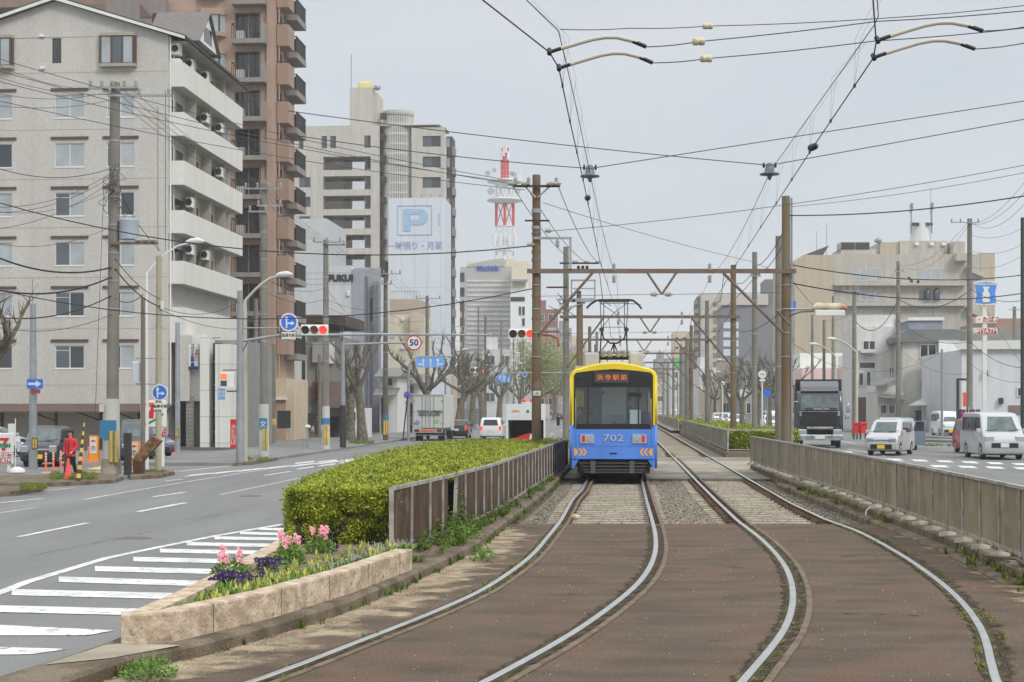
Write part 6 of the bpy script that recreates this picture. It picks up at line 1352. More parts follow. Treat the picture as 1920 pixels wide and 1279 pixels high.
sh_ = M().box(fx1b(342), fx1b(357), .1, .3, zb0, fz1(350, 752)).build('shutter', mat('shutter_grey', C(140,138,132,.8)), B1)
for k in range(14): M().box(fx1b(342), fx1b(357), .08, .1, zb0+.1+k*.22, zb0+.2+k*.22).build('slat', mat('shutter_slat', C(158,156,150,.8)), sh_)
p = M().box(fx1b(349), fx1b(367), -.12, -.04, fz1(358,693), fz1(358,645)).build('shop_sign', white_p, B1); text('フ\nジ\nイ\n正\n面\n文\n庫', .175, (fx1b(356.5),-.13,fz1(358,667)), mat('sign_navy', C(36,52,110)), p, bold=.006, sp=.78)
text('三菱\n電機\nエレ\nベー', .12, (fx1b(363.8),-.13,fz1(358,667)), red_p, p, sx=.6, sp=1.1); M().box(fx1b(349), fx1b(367), -.128, -.12, fz1(358,693), fz1(358,687)).build('sign_band', mat('sign_navy', C(36,52,110)), p)
M().box(fx1(270), fx1b(444), -1.2, 1.0, zb0-.1, zb0+.16).build('steps', mat('step_dark', C(110,108,104,.8)), B1)
brn_m = mat('brown_tower_wall', C(178,152,136,.88), rough=.85, var=.04, streak=.07); brn2 = mat('brown_balcony', C(168,142,126,.86), rough=.8, var=.05, streak=.12); gryb = mat('grey_balcony', C(150,144,140,.85), rough=.8, var=.05, streak=.12)
stair_m = mat('stair_grey', C(146,138,136,.8), var=.06, streak=.1)
f2 = Fr(PX(515, 112), 112); B2 = bld('apartment_tower', 'tall salmon brown apartment tower with dark railed balconies behind the white block', f2)
x2 = lambda px, yl=0: f2.x(px, yl); z2 = lambda py, yl=0: f2.z(500, py, yl)
SH = 2.9; TOP = 36; zr = [z2(82+72.6*k) for k in range(-1, 11)]
w = M(); holes = []
for z in zr:
 holes.append((x2(440), x2(486), z+.12, z+2.35))
holes = [h_ for h_ in holes if h_[2] > 3.6 and h_[3] < TOP]
w.wall(x2(300), 0, -.4, TOP, holes, 0, .9); w.box(x2(300), 0, 6.5, 6.7, -.4, TOP); w.add([(0,0,-.4),(0,6.5,-.4),(0,6.5,TOP),(0,0,TOP)], [(0,1,2,3)])
w.build('wall', brn_m, B2)
M().box(x2(-120), x2(300)-.01, 1.5, 6.4, 10, TOP).build('wall', mat('brown_tower_dark', C(150,128,116,.82), var=.06, streak=.1), B2)
for z in zr:
 if z < 3.4 or z+2.4 > TOP: continue
 xa, xb = x2(434, -.9), x2(497, -.9)
 M().box(x2(440)+.02, x2(486)-.02, .55, .6, z+.12, z+2.33).build('balcony_door', glassd_m, B2)
 for q_ in (.25, .5, .75): M().box(x2(440)+(x2(486)-x2(440))*q_-.03, x2(440)+(x2(486)-x2(440))*q_+.03, .50, .55, z+.12, z+2.33).build('door_frame', steel_m if q_ == .5 else brownf_m, B2)
 b_ = M().box(xa, xb, -.95, -.003, z-.14, z+.2).build('balcony', gryb, B2)
 M().box(xb-.35, xb, -.93, -.01, z+.2, z+1.32).build('side_panel', gryb, b_)
 rl = M(); rl.box(xa, xb-.35, -.93, -.89, z+1.30, z+1.36)
 n_ = 15
 for k in range(n_): xx = xa+.02+(xb-.4-xa)*k/(n_-1); rl.box(xx-.022, xx+.022, -.925, -.9, z+.2, z+1.3)
 rl.box(xa, xa+.04, -.9, -.02, z+1.28, z+1.34); rl.build('railing', dark_m, b_)
 if random.random() < .6: M().bbox(xa+.3, xa+.9, -.7, -.35, z+.2, z+.85, .03).build('air_conditioner', white_p, B2)
 bx0, bx1 = x2(381), x2(425)
 bw_ = M().prism([(bx0-.6,-.01),(bx0,-.6),(bx1-.4,-.6),(bx1,-.01)], z+.55, z+.85).prism([(bx0-.6,-.01),(bx0,-.6),(bx1-.4,-.6),(bx1,-.01)], z+2.15, z+2.6).build('bay_window', brn_m, B2)
 M().prism([(bx0-.5,-.01),(bx0+.04,-.52),(bx1-.45,-.52),(bx1-.08,-.01)], z+.85, z+2.15).build('bay_glass', curt_m if random.random() < .5 else glassd_m, bw_)
 for xx in (bx0+.04, (bx0+bx1-.4)/2, bx1-.42): M().box(xx-.05, xx+.05, -.58, -.5, z+.85, z+2.15).build('mullion', dark_m, bw_)
 yb = .5; M().box(.05, .95, yb, yb+1.9, z-.05, z+1.55).build('corner_balcony', brn2, B2); M().box(.003, .04, yb+.3, yb+1.7, z+1.56, z+2.5).build('corner_window', glassd_m, B2); M().tube([(.1,yb-.0,z+1.65),(.92,yb,z+1.65),(.92,yb+1.8,z+1.65)], .03, 6).build('corner_rail', dark_m, B2)
 yc = 3.1; b2_ = M().box(.05, 1.0, yc, yc+3.4, z-.35, z+.1).build('side_balcony', gryb, B2)
 rl = M(); rl.box(.93, .99, yc, yc+3.4, z+1.25, z+1.32); rl.box(.05, .95, yc, yc+.05, z+1.25, z+1.32)
 for k in range(15): rl.box(.94, .98, yc+.02+k*.23, yc+.06+k*.23, z+.1, z+1.25)
 for k in range(6): rl.box(.1+k*.16, .14+k*.16, yc+.01, yc+.04, z+.1, z+1.25)
 rl.build('side_railing', dark_m, b2_); M().box(.2, .92, yc+.2, yc+.25, z+.1, z+1.15).build('panel', mat('smoke_panel', C(84,84,88,.7)), b2_)
 M().box(.003, .05, 3.5, 6, z+.1, z+2.1).build('side_door', glassd_m, B2)
M().box(-.55, -.003, -.25, -.003, -.4, TOP-.5).build('pilaster', brn_m, B2); M().tube([(x2(491),-.12,3),(x2(491),-.12,TOP)], .05, 8).build('downpipe', mat('tan_pipe', C(176,154,138,.88), var=.05), B2); M().tube([(.2,.6,3),(.2,.6,TOP)], .06, 8).build('downpipe', mat('tan_pipe', C(176,154,138,.88), var=.05), B2)
for k in range(2):
 zs = z2(8)-k*SH;
M().box(x2(200,-.8), x2(312,-.8), -.9, -.2, z2(52,-.8), z2(-5,-.8)).build('stair_wall', stair_m, B2)
M().prism([(x2(262,-1), z2(28,-1)),(x2(285,-1), z2(28,-1)),(x2(262,-1), z2(2,-1))][::-1], -.96, -.905, 'y').build('stair_opening', mat('stair_brown', C(128,98,86,.75)), B2)
M().box(x2(285,-1), x2(313,-1), -.94, -.905, z2(40,-1), z2(20,-1)).build('stair_opening', dark_m, B2)
M().box(x2(-30,0), x2(40,0), 1.4, 1.48, z2(10), z2(-6)).build('stair_opening', dark_m, B2)
M().box(x2(40), x2(200), 1.3, 1.49, z2(60), z2(-8)).build('stair_wall', mat('brown_tower_dark2', C(136,116,106,.8)), B2)
gf = M(); gf.box(x2(497), x2(545), -1.5, 6, -.4, 4.2); gf.build('ground_floor', mat('entrance_tan', C(206,188,164,.88), var=.06, streak=.1), B2)
M().box(x2(515), 1.2, -1.55, -1.5, -.4, 2.6).build('entrance', mat('entrance_tan2', C(178,150,128,.85)), B2); M().box(x2(500,-1.5), x2(516,-1.5), -1.6, -1.5, .2, 3.6).build('red_frame', mat('entrance_red', C(150,80,70)), B2)
M().box(x2(440), x2(497)-.01, -1.0, 5, -.4, 4.6).build('ground_floor', mat('dark_entrance', C(84,80,76,.7), var=.15), B2)
for a_, b_, c_, e_ in ((.15,.9,0,2.4),(1.3,2.3,.9,2.2)): M().box(x2(497)+a_, x2(497)+b_, -1.56, -1.5, -.4+c_, -.4+e_).build('window', glassd_m, B2)
M().box(x2(497)-.1, x2(545)+.1, -1.8, -1.5, 2.6, 2.75).build('ledge', white_p, B2)
M().bbox(x2(545)+.3, x2(545)+.5, -.9, -.7, -.4, 3.4, .03).build('gate_post', mat('entrance_tan', C(206,188,164,.88)), B2)
s = empty('shop_sign', (PX(467, 100), 100, PZ(674, 100)), 0, 'dark green vertical shop sign between the school-zone pole and the street lamp', 'sign'); M().box(-.22,.22,-.05,.05,-1.5,1.5).build('board', mat('sign_dark_green', C(50,66,62,.7)), s); text('神\nの\n木\n店', .3, (0,-.06,.3), mat('sign_pale_green', C(150,190,180)), s, sp=1.0)
s = empty('shop_sign', (PX(436, 92), 92, PZ(690, 92)), 0, 'white vertical shop sign with dark letters beside the pedestrian signal', 'sign'); M().box(-.27,.27,-.05,.05,-1.15,1.15).build('board', white_p, s); text('学\n習\n塾\nノ\nー', .34, (.03,-.06,0), ink_m, s, sp=.9)
s = empty('banner', (PX(438, 72), 72, -.3), 0, 'small red vertical banner standing at the foot of the signal mast', 'banner'); M().box(-.16,.16,-.01,.01,.35,1.75).build('cloth', red_p, s); text('大\nた\nな\nば', .2, (0,-.02,1.0), white_p, s, sp=.9); M().tube([(.17,0,0),(.17,0,1.85)], .015, 6).build('pole', white_p, s)
def simple(name, label, px0, px1, ytop, d, depth, m, wins=(), ztop=None, roofm=None, wm=glassd_m, base=-.4, cat='building', fr_=None, over=.0):
 f = fr_ or Fr(PX(px0, d), d); B = bld(name, label, f, cat); xw = f.x(px1); zt = f.z((px0+px1)/2, ytop) if ztop is None else ztop
 M().box(0, xw, 0, depth, base, zt).build('wall', m, B)
 if roofm or over: M().box(-over, xw+over, -over, depth+over, zt+.003, zt+.18).build('roof', roofm or m, B)
 for (a, b, c_, e_) in wins:
  za, zb_ = f.z(a, c_), f.z(a, e_); xa, xb = f.x(a), f.x(b); swin(B, (xa+xb)/2, -.025, (za+zb_)/2, xb-xa, za-zb_, wm)
 return B, f, zt
grey_h = mat('grey_render', C(150,150,146,.82), var=.06, streak=.12);
B, f, zt = simple('house', 'grey rendered house squeezed between the brown tower and the grey-blue building', 566, 600, 590, 124, 9, grey_h, [(566,573,668,722),(566,573,612,640)])
M().box(f.x(596), f.x(644), -.3, 8, -.4, f.z(620,632)).build('wall', grey_h, B)
M().box(f.x(563), f.x(650), -.6, 8.5, f.z(620,612), f.z(620,592)).build('roof', mat('roof_dark_brown', C(86,74,70,.7), var=.15), B); M().add([(f.x(595),-1.2,f.z(620,604)),(f.x(655),-1.2,f.z(655,612)),(f.x(645),6,f.z(620,590)),(f.x(600),6,f.z(620,590))], [(0,1,2,3)]).build('roof', mat('roof_dark_brown', C(86,74,70,.7)), B)
for a, b, c_, e_ in ((588,612,642,680),): M().box(f.x(a), f.x(b), -.5, -.31, f.z(600,e_), f.z(600,c_)).build('panel', mat('pale_grey', C(168,170,168,.85)), B)
M().box(f.x(613,-1), f.x(624,-1), -.6, -.31, f.z(600,682), f.z(600,642)).build('panel', white_p, B)
M().box(f.x(588), f.x(604), -.45, -.31, f.z(600,752), f.z(600,716)).build('panel', mat('maroon_panel', C(112,56,60,.8)), B)
M().box(f.x(600), f.x(652), -.9, -.3, f.z(620,765), f.z(620,716)).build('wall', mat('mauve_wall', C(136,118,114,.8), var=.08), B)
M().box(f.x(575), f.x(665), -2.2, -.3, f.z(620,780), f.z(620,775)).build('canopy', dark_m, B); M().box(f.x(618), f.x(640), -1.0, -.9, -.3, f.z(620,782)).build('shopfront', mat('shop_dark', C(56,50,48,.7), var=.2), B)
M().box(f.x(576), f.x(616), -.9, -.32, -.4, f.z(620,782)).build('wall', mat('fence_beige', C(150,140,124,.8)), B)
pale = mat('pale_panel', C(206,210,214,.9), var=.04, streak=.06); bluegrey = mat('bluegrey_panel', C(168,172,182,.85), var=.05, streak=.06)
simple('building', 'pale windowless block rising behind the brown tower at left of the beige high-rise', 556, 613, 410, 175, 12, mat('pale_block', C(196,200,202,.88), var=.04))
f4 = Fr(PX(566, 148), 148); B4 = bld('office_building', 'pale grey company building with dark block lettering on its front', f4)
zt = f4.z(620, 498); M().box(0, f4.x(658), 0, 12, f4.z(620,640), zt).build('wall', pale, B4); M().box(f4.x(626), f4.x(658), 0.3, 12, -.4, f4.z(620,640)-.002).build('wall', pale, B4)
xr = f4.x(658)
M().box(xr+.003, xr+1.2, .1, 9, -.4, zt-.4).build('side_wall', bluegrey, B4)
def sidex(px, yl): return f4.x(px, yl)
M().box(xr+1.2, xr+2.55, 1.6, 12, -.4, zt-.9).build('side_wall', pale, B4)
for a, b in ((679,688),(699,708)): M().box(f4.x(a, 1), f4.x(b, 1), 1.0+(0 if a < 690 else .0), 1.55, -.4, f4.z(a, 517 if a < 690 else 527)).build('dark_stripe', mat('stripe_grey', C(124,128,138,.8)), B4)
M().box(f4.x(660,.9), f4.x(712,.9), 1.58, 1.7, -.4, f4.z(690,500)).build('side_wall', bluegrey, B4)
text('FUKUI', .62, (f4.x(639), -.06, f4.z(639, 522)), mat('letter_dark', C(52,54,60)), B4, ex=.05, bold=.05, sx=1.05)
M().bbox(f4.x(651), f4.x(656), -.25, 0, f4.z(650,555), f4.z(650,546), .04).build('vent', white_p, B4)
for py_ in (512, 523, 533): M().box(0, xr, -.012, -.002, f4.z(620,py_)-.02, f4.z(620,py_)+.02).build('joint', mat('joint_grey2', C(170,174,180,.8)), B4)
M().box(f4.x(692,1), f4.x(697,1), 1.52, 1.58, f4.z(690,600), f4.z(690,556)).build('window', glass_m, B4)
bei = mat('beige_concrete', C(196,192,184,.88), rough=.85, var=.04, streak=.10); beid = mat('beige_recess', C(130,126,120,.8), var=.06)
f3 = Fr(PX(560, 217), 217); B3 = bld('apartment_building', 'beige high-rise with open access galleries, round stair tower and yellow roof tank', f3)
x3 = lambda px, yl=0: f3.x(px, yl); z3 = lambda py: f3.z(700, py)
ztop = z3(236); holes = [];
for k in range(8):
 y0 = 293+k*36.7; holes.append((x3(606), x3(695), z3(y0+25), z3(y0)))
for a, b in ((560,569),(603,613),(619,630),(683,695)): holes.append((x3(a), x3(b), z3(277), z3(254)))
for k in range(4): holes.append((x3(561), x3(582), z3(350+k*36.7), z3(331+k*36.7)))
w = M(); w.wall(x3(552), x3(712), 6, ztop, holes, 0, 2.2); w.box(x3(552), x3(825), 5, 5.2, 0, ztop); w.box(x3(552), x3(825), .0, 5, ztop+.002, ztop+.1); w.build('wall', bei, B3)
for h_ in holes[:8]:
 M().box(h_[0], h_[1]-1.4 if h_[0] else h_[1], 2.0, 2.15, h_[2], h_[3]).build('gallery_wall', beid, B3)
 g = M(); n_ = 34; g.box(h_[0]+.02, h_[1]-2.7, .10, .16, h_[2]+1.05, h_[2]+1.1)
 for k in range(n_): xx = h_[0]+.1+(h_[1]-2.7-h_[0])*k/n_; g.box(xx-.03, xx+.03, .1, .15, h_[2], h_[2]+1.05)
 g.build('railing', mat('rail_brown_grey', C(112,106,100,.75)), B3)
 M().box(h_[1]-2.7, h_[1]-.9, .1, .2, h_[2], h_[2]+1.15).build('parapet_panel', pale, B3)
 M().box(h_[0]+1.2, h_[0]+2.6, 1.9, 1.98, h_[2]+.9, h_[3]-.3).build('window', glassd_m, B3); M().box(h_[1]-4.3, h_[1]-3.3, 1.9, 1.98, h_[2], h_[3]-.15).build('door', dark_m, B3)
 M().box(h_[1]-2.4, h_[1]-1.0, 2.16, 2.2, h_[2]+1.0, h_[3]-.1).build('bright_opening', mat('sky_grey_glass', C(210,216,220), rough=.2), B3)
for h_ in holes[8:]: win(B3, (h_[0]+h_[1])/2, .15, (h_[2]+h_[3])/2, h_[1]-h_[0]-.01, h_[3]-h_[2]-.01, 'dg')
M().box(x3(655), x3(698), .3, 6, ztop, z3(163)).build('penthouse', bei, B3); M().box(x3(698), x3(706), 1.0, 6, ztop, z3(172)).build('penthouse', bei, B3)
M().bbox(x3(667), x3(692), 1.5, 4, z3(163)+.003, z3(148), .25).build('water_tank', mat('tank_yellow', C(226,208,140,.9), var=.06), B3)
M().tube([(x3(656.5),1,z3(163)),(x3(656.5),1,z3(97))], .06, 6).build('lightning_rod', steel_m, B3); M().lathe([(.05,-.1),(.5,.1),(.5,.6),(.05,.8)], (x3(705),1,z3(166)), 12).build('antenna_dome', steel_m, B3)
cxx, cyy, cr_ = x3(743), 2.2, (x3(771)-x3(716))/2
M().tube([(cxx,cyy,4),(cxx,cyy,z3(212))], cr_-.35, 28).build('stair_core', mat('core_grey', C(104,102,100,.7), var=.05), B3)
M().tube([(cxx,cyy,z3(212)),(cxx,cyy,z3(206))], cr_+.15, 28).build('stair_cap', bei, B3)
sl_m = M()
for k in range(7):
 z0 = z3(250+k*39); z1_ = z3(222+k*39)
 for j in range(26):
  a = math.pi*(1.02+.98*j/25); sl_m.cbox((cxx+cr_*math.cos(a), cyy+cr_*math.sin(a), (z0+z1_)/2), .16, .16, z1_-z0+.9)
for k in range(15):
 z0 = z3(213+k*18.5); sl_m.tube([(cxx,cyy,z0-.12),(cxx,cyy,z0+.12)], cr_+.05, 28)
sl_m.build('slat_screen', mat('slat_white', C(206,204,198,.88), var=.04), B3)
for k in range(8): M().box(x3(713), x3(724), -.06, .3, z3(224+k*39.5), z3(212+k*39.5)).build('stair_opening', dark_m, B3)
w = M(); hs = []
for k in range(12):
 hs.append((x3(792), x3(826), z3(276+k*38.5), z3(256+k*38.5)))
hs = [h_ for h_ in hs if h_[2] > 8]
w.wall(x3(771), x3(835), 6, z3(241), hs, .2, .4); w.box(x3(771), x3(835), .21, 5, z3(241)+.002, z3(241)+.1); w.build('wall', bei, B3)
for h_ in hs: win(B3, (h_[0]+h_[1])/2, .45, (h_[2]+h_[3])/2, h_[1]-h_[0]-.01, h_[3]-h_[2]-.01, 'dg')
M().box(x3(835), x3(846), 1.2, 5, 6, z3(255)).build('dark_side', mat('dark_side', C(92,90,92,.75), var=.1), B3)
for k in range(12):
 M().box(x3(836,1.2), x3(843,1.2), 1.1, 1.2, z3(275+k*38), z3(258+k*38)).build('side_window', curt_m, B3); M().box(x3(846), x3(851), 1.0, 3, z3(290+k*38), z3(275+k*38)).build('side_balcony', gryb, B3)
ppan = brickmat('parking_panels', C(214,220,228,.92), C(208,215,224,.92), C(188,192,200,.88), 1.6, 5.5, .03, .05, offset=0)
f5 = Fr(PX(728, 180), 180); B5 = bld('parking_tower', 'white parking tower with a big blue letter P in a square', f5)
xw = f5.x(833); M().box(0, xw, 0, 7, -.4, f5.z(780,371)).build('wall', ppan, B5)
pb = mat('faded_sign_blue', C(160,188,216,.95), var=.05); pl = mat('faded_sign_line', C(160,172,208,.95), var=.05)
xa, xb, za, zb_ = f5.x(745), f5.x(810), f5.z(780,441), f5.z(780,385)
fm = M(); t = .09; fm.box(xa,xb,-.05,-.003,za,za+t); fm.box(xa,xb,-.05,-.003,zb_-t,zb_); fm.box(xa,xa+t,-.05,-.003,za+t,zb_-t); fm.box(xb-t,xb,-.05,-.003,za+t,zb_-t); fm.build('sign_frame', pl, B5)
zq = lambda py: f5.z(780, py); xq = lambda px: f5.x(px)
lp = M();
out_ = [(xq(756),zq(434)),(xq(770),zq(434)),(xq(770),zq(422)),(xq(790),zq(422)),(xq(797),zq(419)),(xq(801),zq(413)),(xq(801),zq(401)),(xq(797),zq(395)),(xq(790),zq(392)),(xq(756),zq(392))]
inn_ = [(xq(770),zq(412)),(xq(784),zq(412)),(xq(787),zq(410)),(xq(787),zq(404)),(xq(784),zq(402)),(xq(770),zq(402))]
import bmesh as _b
bm = _b.new(); V1 = [bm.verts.new((x, -.05, z)) for x, z in out_]; V2 = [bm.verts.new((x, -.05, z)) for x, z in inn_]
es = [bm.edges.new((v[i], v[(i+1) % len(v)])) for v in (V1, V2) for i in range(len(v))]; _b.ops.triangle_fill(bm, edges=es, use_beauty=True); bm.verts.index_update()
lp.add([tuple(v.co) for v in bm.verts], [tuple(v.index for v in f_.verts) for f_ in bm.faces]); bm.free(); lp.build('letter_p', pb, B5)
text('一時預り・月極', .72, (xq(778), -.03, zq(462)), pl, B5, sx=.98, bold=.02)
for k in range(6): M().lathe([(.05,0),(.05,.3),(.12,.35),(.02,.5)], (xw*(k+.5)/6, .3, f5.z(780,371)), 6).build('roof_vent', steel_m, B5)
M().box(xw-.7, xw-.55, -.04, -.003, zq(424), zq(400)).build('blue_strip', pb, B5)
crm = mat('cream_wall', C(214,206,184,.9), var=.04, streak=.06)
B, f, zt = simple('building', 'cream three-storey building with roof terrace and brown upper band, in front of the parking tower', 706, 788, 590, 156, 9, crm)
M().box(f.x(708), f.x(786), .02, 9, zt, f.z(740,561)).build('upper_band', mat('tan_band', C(182,170,154,.87), var=.05), B); M().box(f.x(772), f.x(790), -1.0, 2, f.z(780,640), f.z(780,587)).build('corner_block', mat('tan_band2', C(200,188,168,.88)), B)
g = M(); zt2 = f.z(740,561);
for k in range(14): g.box(f.x(712)+k*.32, f.x(712)+k*.32+.03, .05, .08, zt2, zt2+.8)
g.box(f.x(710), f.x(786), .05, .09, zt2+.78, zt2+.84); g.build('roof_railing', steel_m, B)
for py_ in (599, 652, 702): M().bbox(f.x(752), f.x(758), -.3, -.003, f.z(750,py_+3), f.z(750,py_-3), .05).build('vent_hood', white_p, B)
s = text('八\n\n\n\n木', .6, (f.x(717), -.3, f.z(717, 660)), steel_m, B)
tileroof = mat('japanese_roof_tile', C(132,132,132,.8), rough=.6, var=.12, scale=5, bump=.4)
def oldhouse(label, px0, px1, yeave, yridge, d, m=white_p, low=True):
 f = Fr(PX(px0, d), d); B = bld('traditional_house', label, f, 'house'); xw = f.x(px1); zt = f.z(px0, yeave); zr_ = f.z(px0, yridge)
 M().box(0, xw, 0, 7, -.4, zt).build('wall', m, B)
 M().add([(-.4,-.9,zt-.15),(xw+.4,-.9,zt-.15),(xw+.4,3,zr_),(-.4,3,zr_),(-.4,7.5,zt-.15),(xw+.4,7.5,zt-.15),(-.4,-.9,zt-.3),(xw+.4,-.9,zt-.3)], [(0,1,2,3),(3,2,5,4),(6,7,1,0),(0,3,4),(1,5,2)]).build('roof', tileroof, B)
 if low:
  zc = f.z(px0, yeave+38); M().add([(-.3,-2.0,zc),(xw+.3,-2.0,zc),(xw+.3,0,zc+.7),(-.3,0,zc+.7),(-.3,-2.0,zc-.12),(xw+.3,-2.0,zc-.12)], [(0,1,2,3),(4,5,1,0)]).build('lower_roof', tileroof, B)
  for k in range(int(xw/.9)): M().box(.15+k*.9, .75+k*.9, -.06, -.003, -.3, zc-.2).build('shopfront_door', mat('old_wood', C(96,82,74,.75), var=.15), B)
  M().box(xw*.3, xw*.7, -.05, -.003, zc+.9, zt-.35).build('window', glassd_m, B)
 return B
oldhouse('old white-walled townhouse with grey tiled roofs left of the no-parking post', 712, 745, 703, 688, 138); oldhouse('second old tiled house just left of the box truck', 742, 790, 716, 700, 145)
B, f, zt = simple('house', 'small white shop with dark window behind the pollarded tree', 652, 676, 765, 112, 5, white_p, [(656,667,773,790)])
simple('building', 'narrow blue-grey wall slab behind the pollarded tree', 695, 712, 560, 150, 6, bluegrey)
f6 = Fr(PX(862, 300), 300); B6 = bld('office_building', 'grey striped office block with blue lettering near its top', f6)
x6 = f6.x; z6 = lambda py: f6.z(910, py)
M().box(0, x6(958), 0, 18, -.4, z6(500)).build('wall', mat('machi_grey', C(184,182,180,.88), var=.04, streak=.05), B6)
M().prism([(x6(876), z6(500)),(x6(945), z6(500)),(x6(945), z6(485)),(x6(930), z6(486)),(x6(905), z6(490)),(x6(876), z6(497))], -.15, 5, 'y').build('parapet', mat('machi_grey', C(184,182,180,.88)), B6)
for k in range(20):
 py_ = 525+k*9; M().box(x6(876), x6(956), -.14-.001*k, -.003, z6(py_+3.5), z6(py_)).build('stripe_band', mat('stripe_light', C(206,206,206,.9)), B6)
text('Machida', .98, (x6(915), -.25, z6(503)), mat('letter_blue', C(60,90,200)), B6, ex=.05, bold=.03, sx=1.0)
for k in range(7): M().box(x6(863), x6(871), -.1, -.003, z6(528+k*28), z6(511+k*28)).build('window', glassd_m, B6)
simple('building', 'warm beige water-tank block behind the lettered office', 875, 988, 490, 330, 14, mat('warm_beige', C(222,210,188,.9), var=.04))
B, f, zt = simple('apartment_building', 'white apartment block with slanted grey balcony tops left of the rusty pole', 957, 1003, 540, 290, 12, mat('white_block', C(232,234,236,.92), var=.03), [(973,977,575,591),(979,984,575,591),(979,984,597,611),(973,977,640,656),(979,984,640,656)])
M().box(f.x(958), f.x(990), -1.5, 0, f.z(970,529), f.z(970,525)).build('awning', steel_m, B); M().box(f.x(958), f.x(984), -.1, 0, f.z(970,565), f.z(970,557)).build('gallery', glassd_m, B); M().box(f.x(960), f.x(986), .1, 8, zt, f.z(970,490)).build('penthouse', mat('warm_beige', C(222,210,188,.9)), B)
d = 450; tw = empty('communications_tower', (PX(946.5, d), d, 0), 0, 'red and white lattice communications mast with round antenna decks', 'tower')
twr = mat('tower_red', C(206,60,56), rough=.6, var=.05); tww = mat('tower_white', C(226,228,230,.92), rough=.6, var=.04); zt = lambda py: PZ(py, d); s_ = d/F
segs = [(492, 480, twr), (480, 424, tww), (424, 374, twr), (374, 342, tww), (342, 278, twr)]
for a, b, m in [(560,470,tww)]+segs[1:]:
 me = M(); z0, z1 = zt(a), zt(b); wd = 16*s_ if a > 340+10 else 6*s_; wd = 16*s_ if a >= 374 or a > 342 else 6*s_
 th = .42 if wd > 10*s_ else .3
 cs = [(-wd, 0), (wd, 0), (0, -wd*.8), (0, wd*.8)]
 for (x, y) in cs: me.tube([(x,y,z0),(x,y,z1)], th if m is twr else th*.6, 8)
 n_ = max(1, int((z1-z0)/(wd*1.6)))
 for k in range(n_):
  za, zb_ = z0+(z1-z0)*k/n_, z0+(z1-z0)*(k+1)/n_
  for i_ in range(4):
   p_, q_ = [cs[0], cs[2], cs[1], cs[3]][i_], [cs[0], cs[2], cs[1], cs[3]][(i_+1) % 4]
   me.tube([(*p_,za),(*q_,zb_)], .12, 5); me.tube([(*q_,za),(*p_,zb_)], .12, 5); me.tube([(*p_,zb_),(*q_,zb_)], .22, 5)
 me.build('lattice', m, tw)
me = M(); me.lathe([(14*s_,zt(382)),(34*s_,zt(377)),(34*s_,zt(374)),(2,zt(374))], (0,0,0), 16); me.lathe([(14*s_,zt(347)),(33*s_,zt(342)),(33*s_,zt(339)),(2,zt(337))], (0,0,0), 16); me.build('antenna_deck', tww, tw)
for (px_, py_, rr) in ((921,363,7),(915,330,5),(927,324,4),(970,363,5),(964,332,5),(958,330,4)): M().tube([((px_-946.5)*s_,-5,zt(py_)),((px_-946.5)*s_,-4,zt(py_))], [rr*s_, rr*s_*.5], 16).build('dish_antenna', mat('dish_grey', C(170,176,182,.9)), tw)
me = M()
for k in range(10):
 a = k*.63; me.tube([(7*s_*math.cos(a),7*s_*math.sin(a),zt(300-(k % 3)*6)),(7*s_*math.cos(a),7*s_*math.sin(a),zt(284-(k % 3)*5))], .35, 5)
for px_ in (927,938,955,966): me.tube([((px_-946.5)*s_,-3,zt(462)),((px_-946.5)*s_,-3,zt(440))], .5, 5)
me.tube([(.0,0,zt(280)),(0,0,zt(270))], .2, 5); me.tube([(29*s_,0,zt(340)),(29*s_,0,zt(300))], .15, 5); me.build('antennas', tww, tw)
M().box(-20*s_, 20*s_, -4, 10, 0, zt(488)).build('base_building', mat('warm_beige', C(222,210,188,.9)), tw)
hos = mat('hospital_beige', C(188,184,174,.87), rough=.85, var=.04, streak=.12); hos2 = mat('hospital_tan', C(190,178,158,.87), var=.04, streak=.10)
f7 = Fr(PX(1490, 215), 215, .0); B7 = bld('hospital', 'large beige four-storey block with rooftop plant and antennas on the right', f7)
x7 = f7.x; z7 = lambda py: f7.z(1600, py)
M().prism([(x7(1490), -.2),(x7(1563), -.2),(x7(1563), z7(478)),(x7(1506), z7(478)),(x7(1490), z7(490))], 0, 18, 'y').build('wall', hos2, B7)
M().box(x7(1563)+.002, x7(1840), .5, 18, -.2, z7(476)).build('wall', hos, B7); M().box(x7(1840)+.002, x7(1867), .4, 18, -.2, z7(474)).build('wall', hos2, B7)
M().box(x7(1563), x7(1810), -.6, .5, z7(536), z7(532)).build('ledge', hos, B7); M().box(x7(1570), x7(1810), -.6, .5, z7(574), z7(570)).build('ledge', hos, B7)
for (a, b) in ((503,527),(543,564),(580,590)):
 for px_ in (1609, 1731):
  for k in range(2): win(B7, x7(px_)+k*2.2+.4, .45, z7((a+b)/2), 1.9, z7(a)-z7(b), 'wc' if px_ == 1609 or a != 543 else 'wm')
for k, px_ in enumerate((1737, 1753)): M().lathe([(.45,-.9),(.5,.2),(.0,.95)], (x7(px_)+.3, .25, z7(550)), 8).build('dark_arch', glassd_m, B7)
M().box(x7(1583), x7(1650), 2, 8, z7(476), z7(464)).build('plant_room', hos, B7)
for a in (1583, 1611): M().box(x7(a), x7(a+25), 1.9, 2.0, z7(465), z7(452)).build('louvre', dark_m, B7); M().box(x7(a), x7(a+26), 2.01, 5, z7(466), z7(451)).build('plant_room', hos, B7)
M().box(x7(1660), x7(1696), 3, 10, z7(476), z7(450)).build('plant_room', hos2, B7); M().box(x7(1696), x7(1786), 2.5, 12, z7(476), z7(448)).build('plant_room', hos, B7)
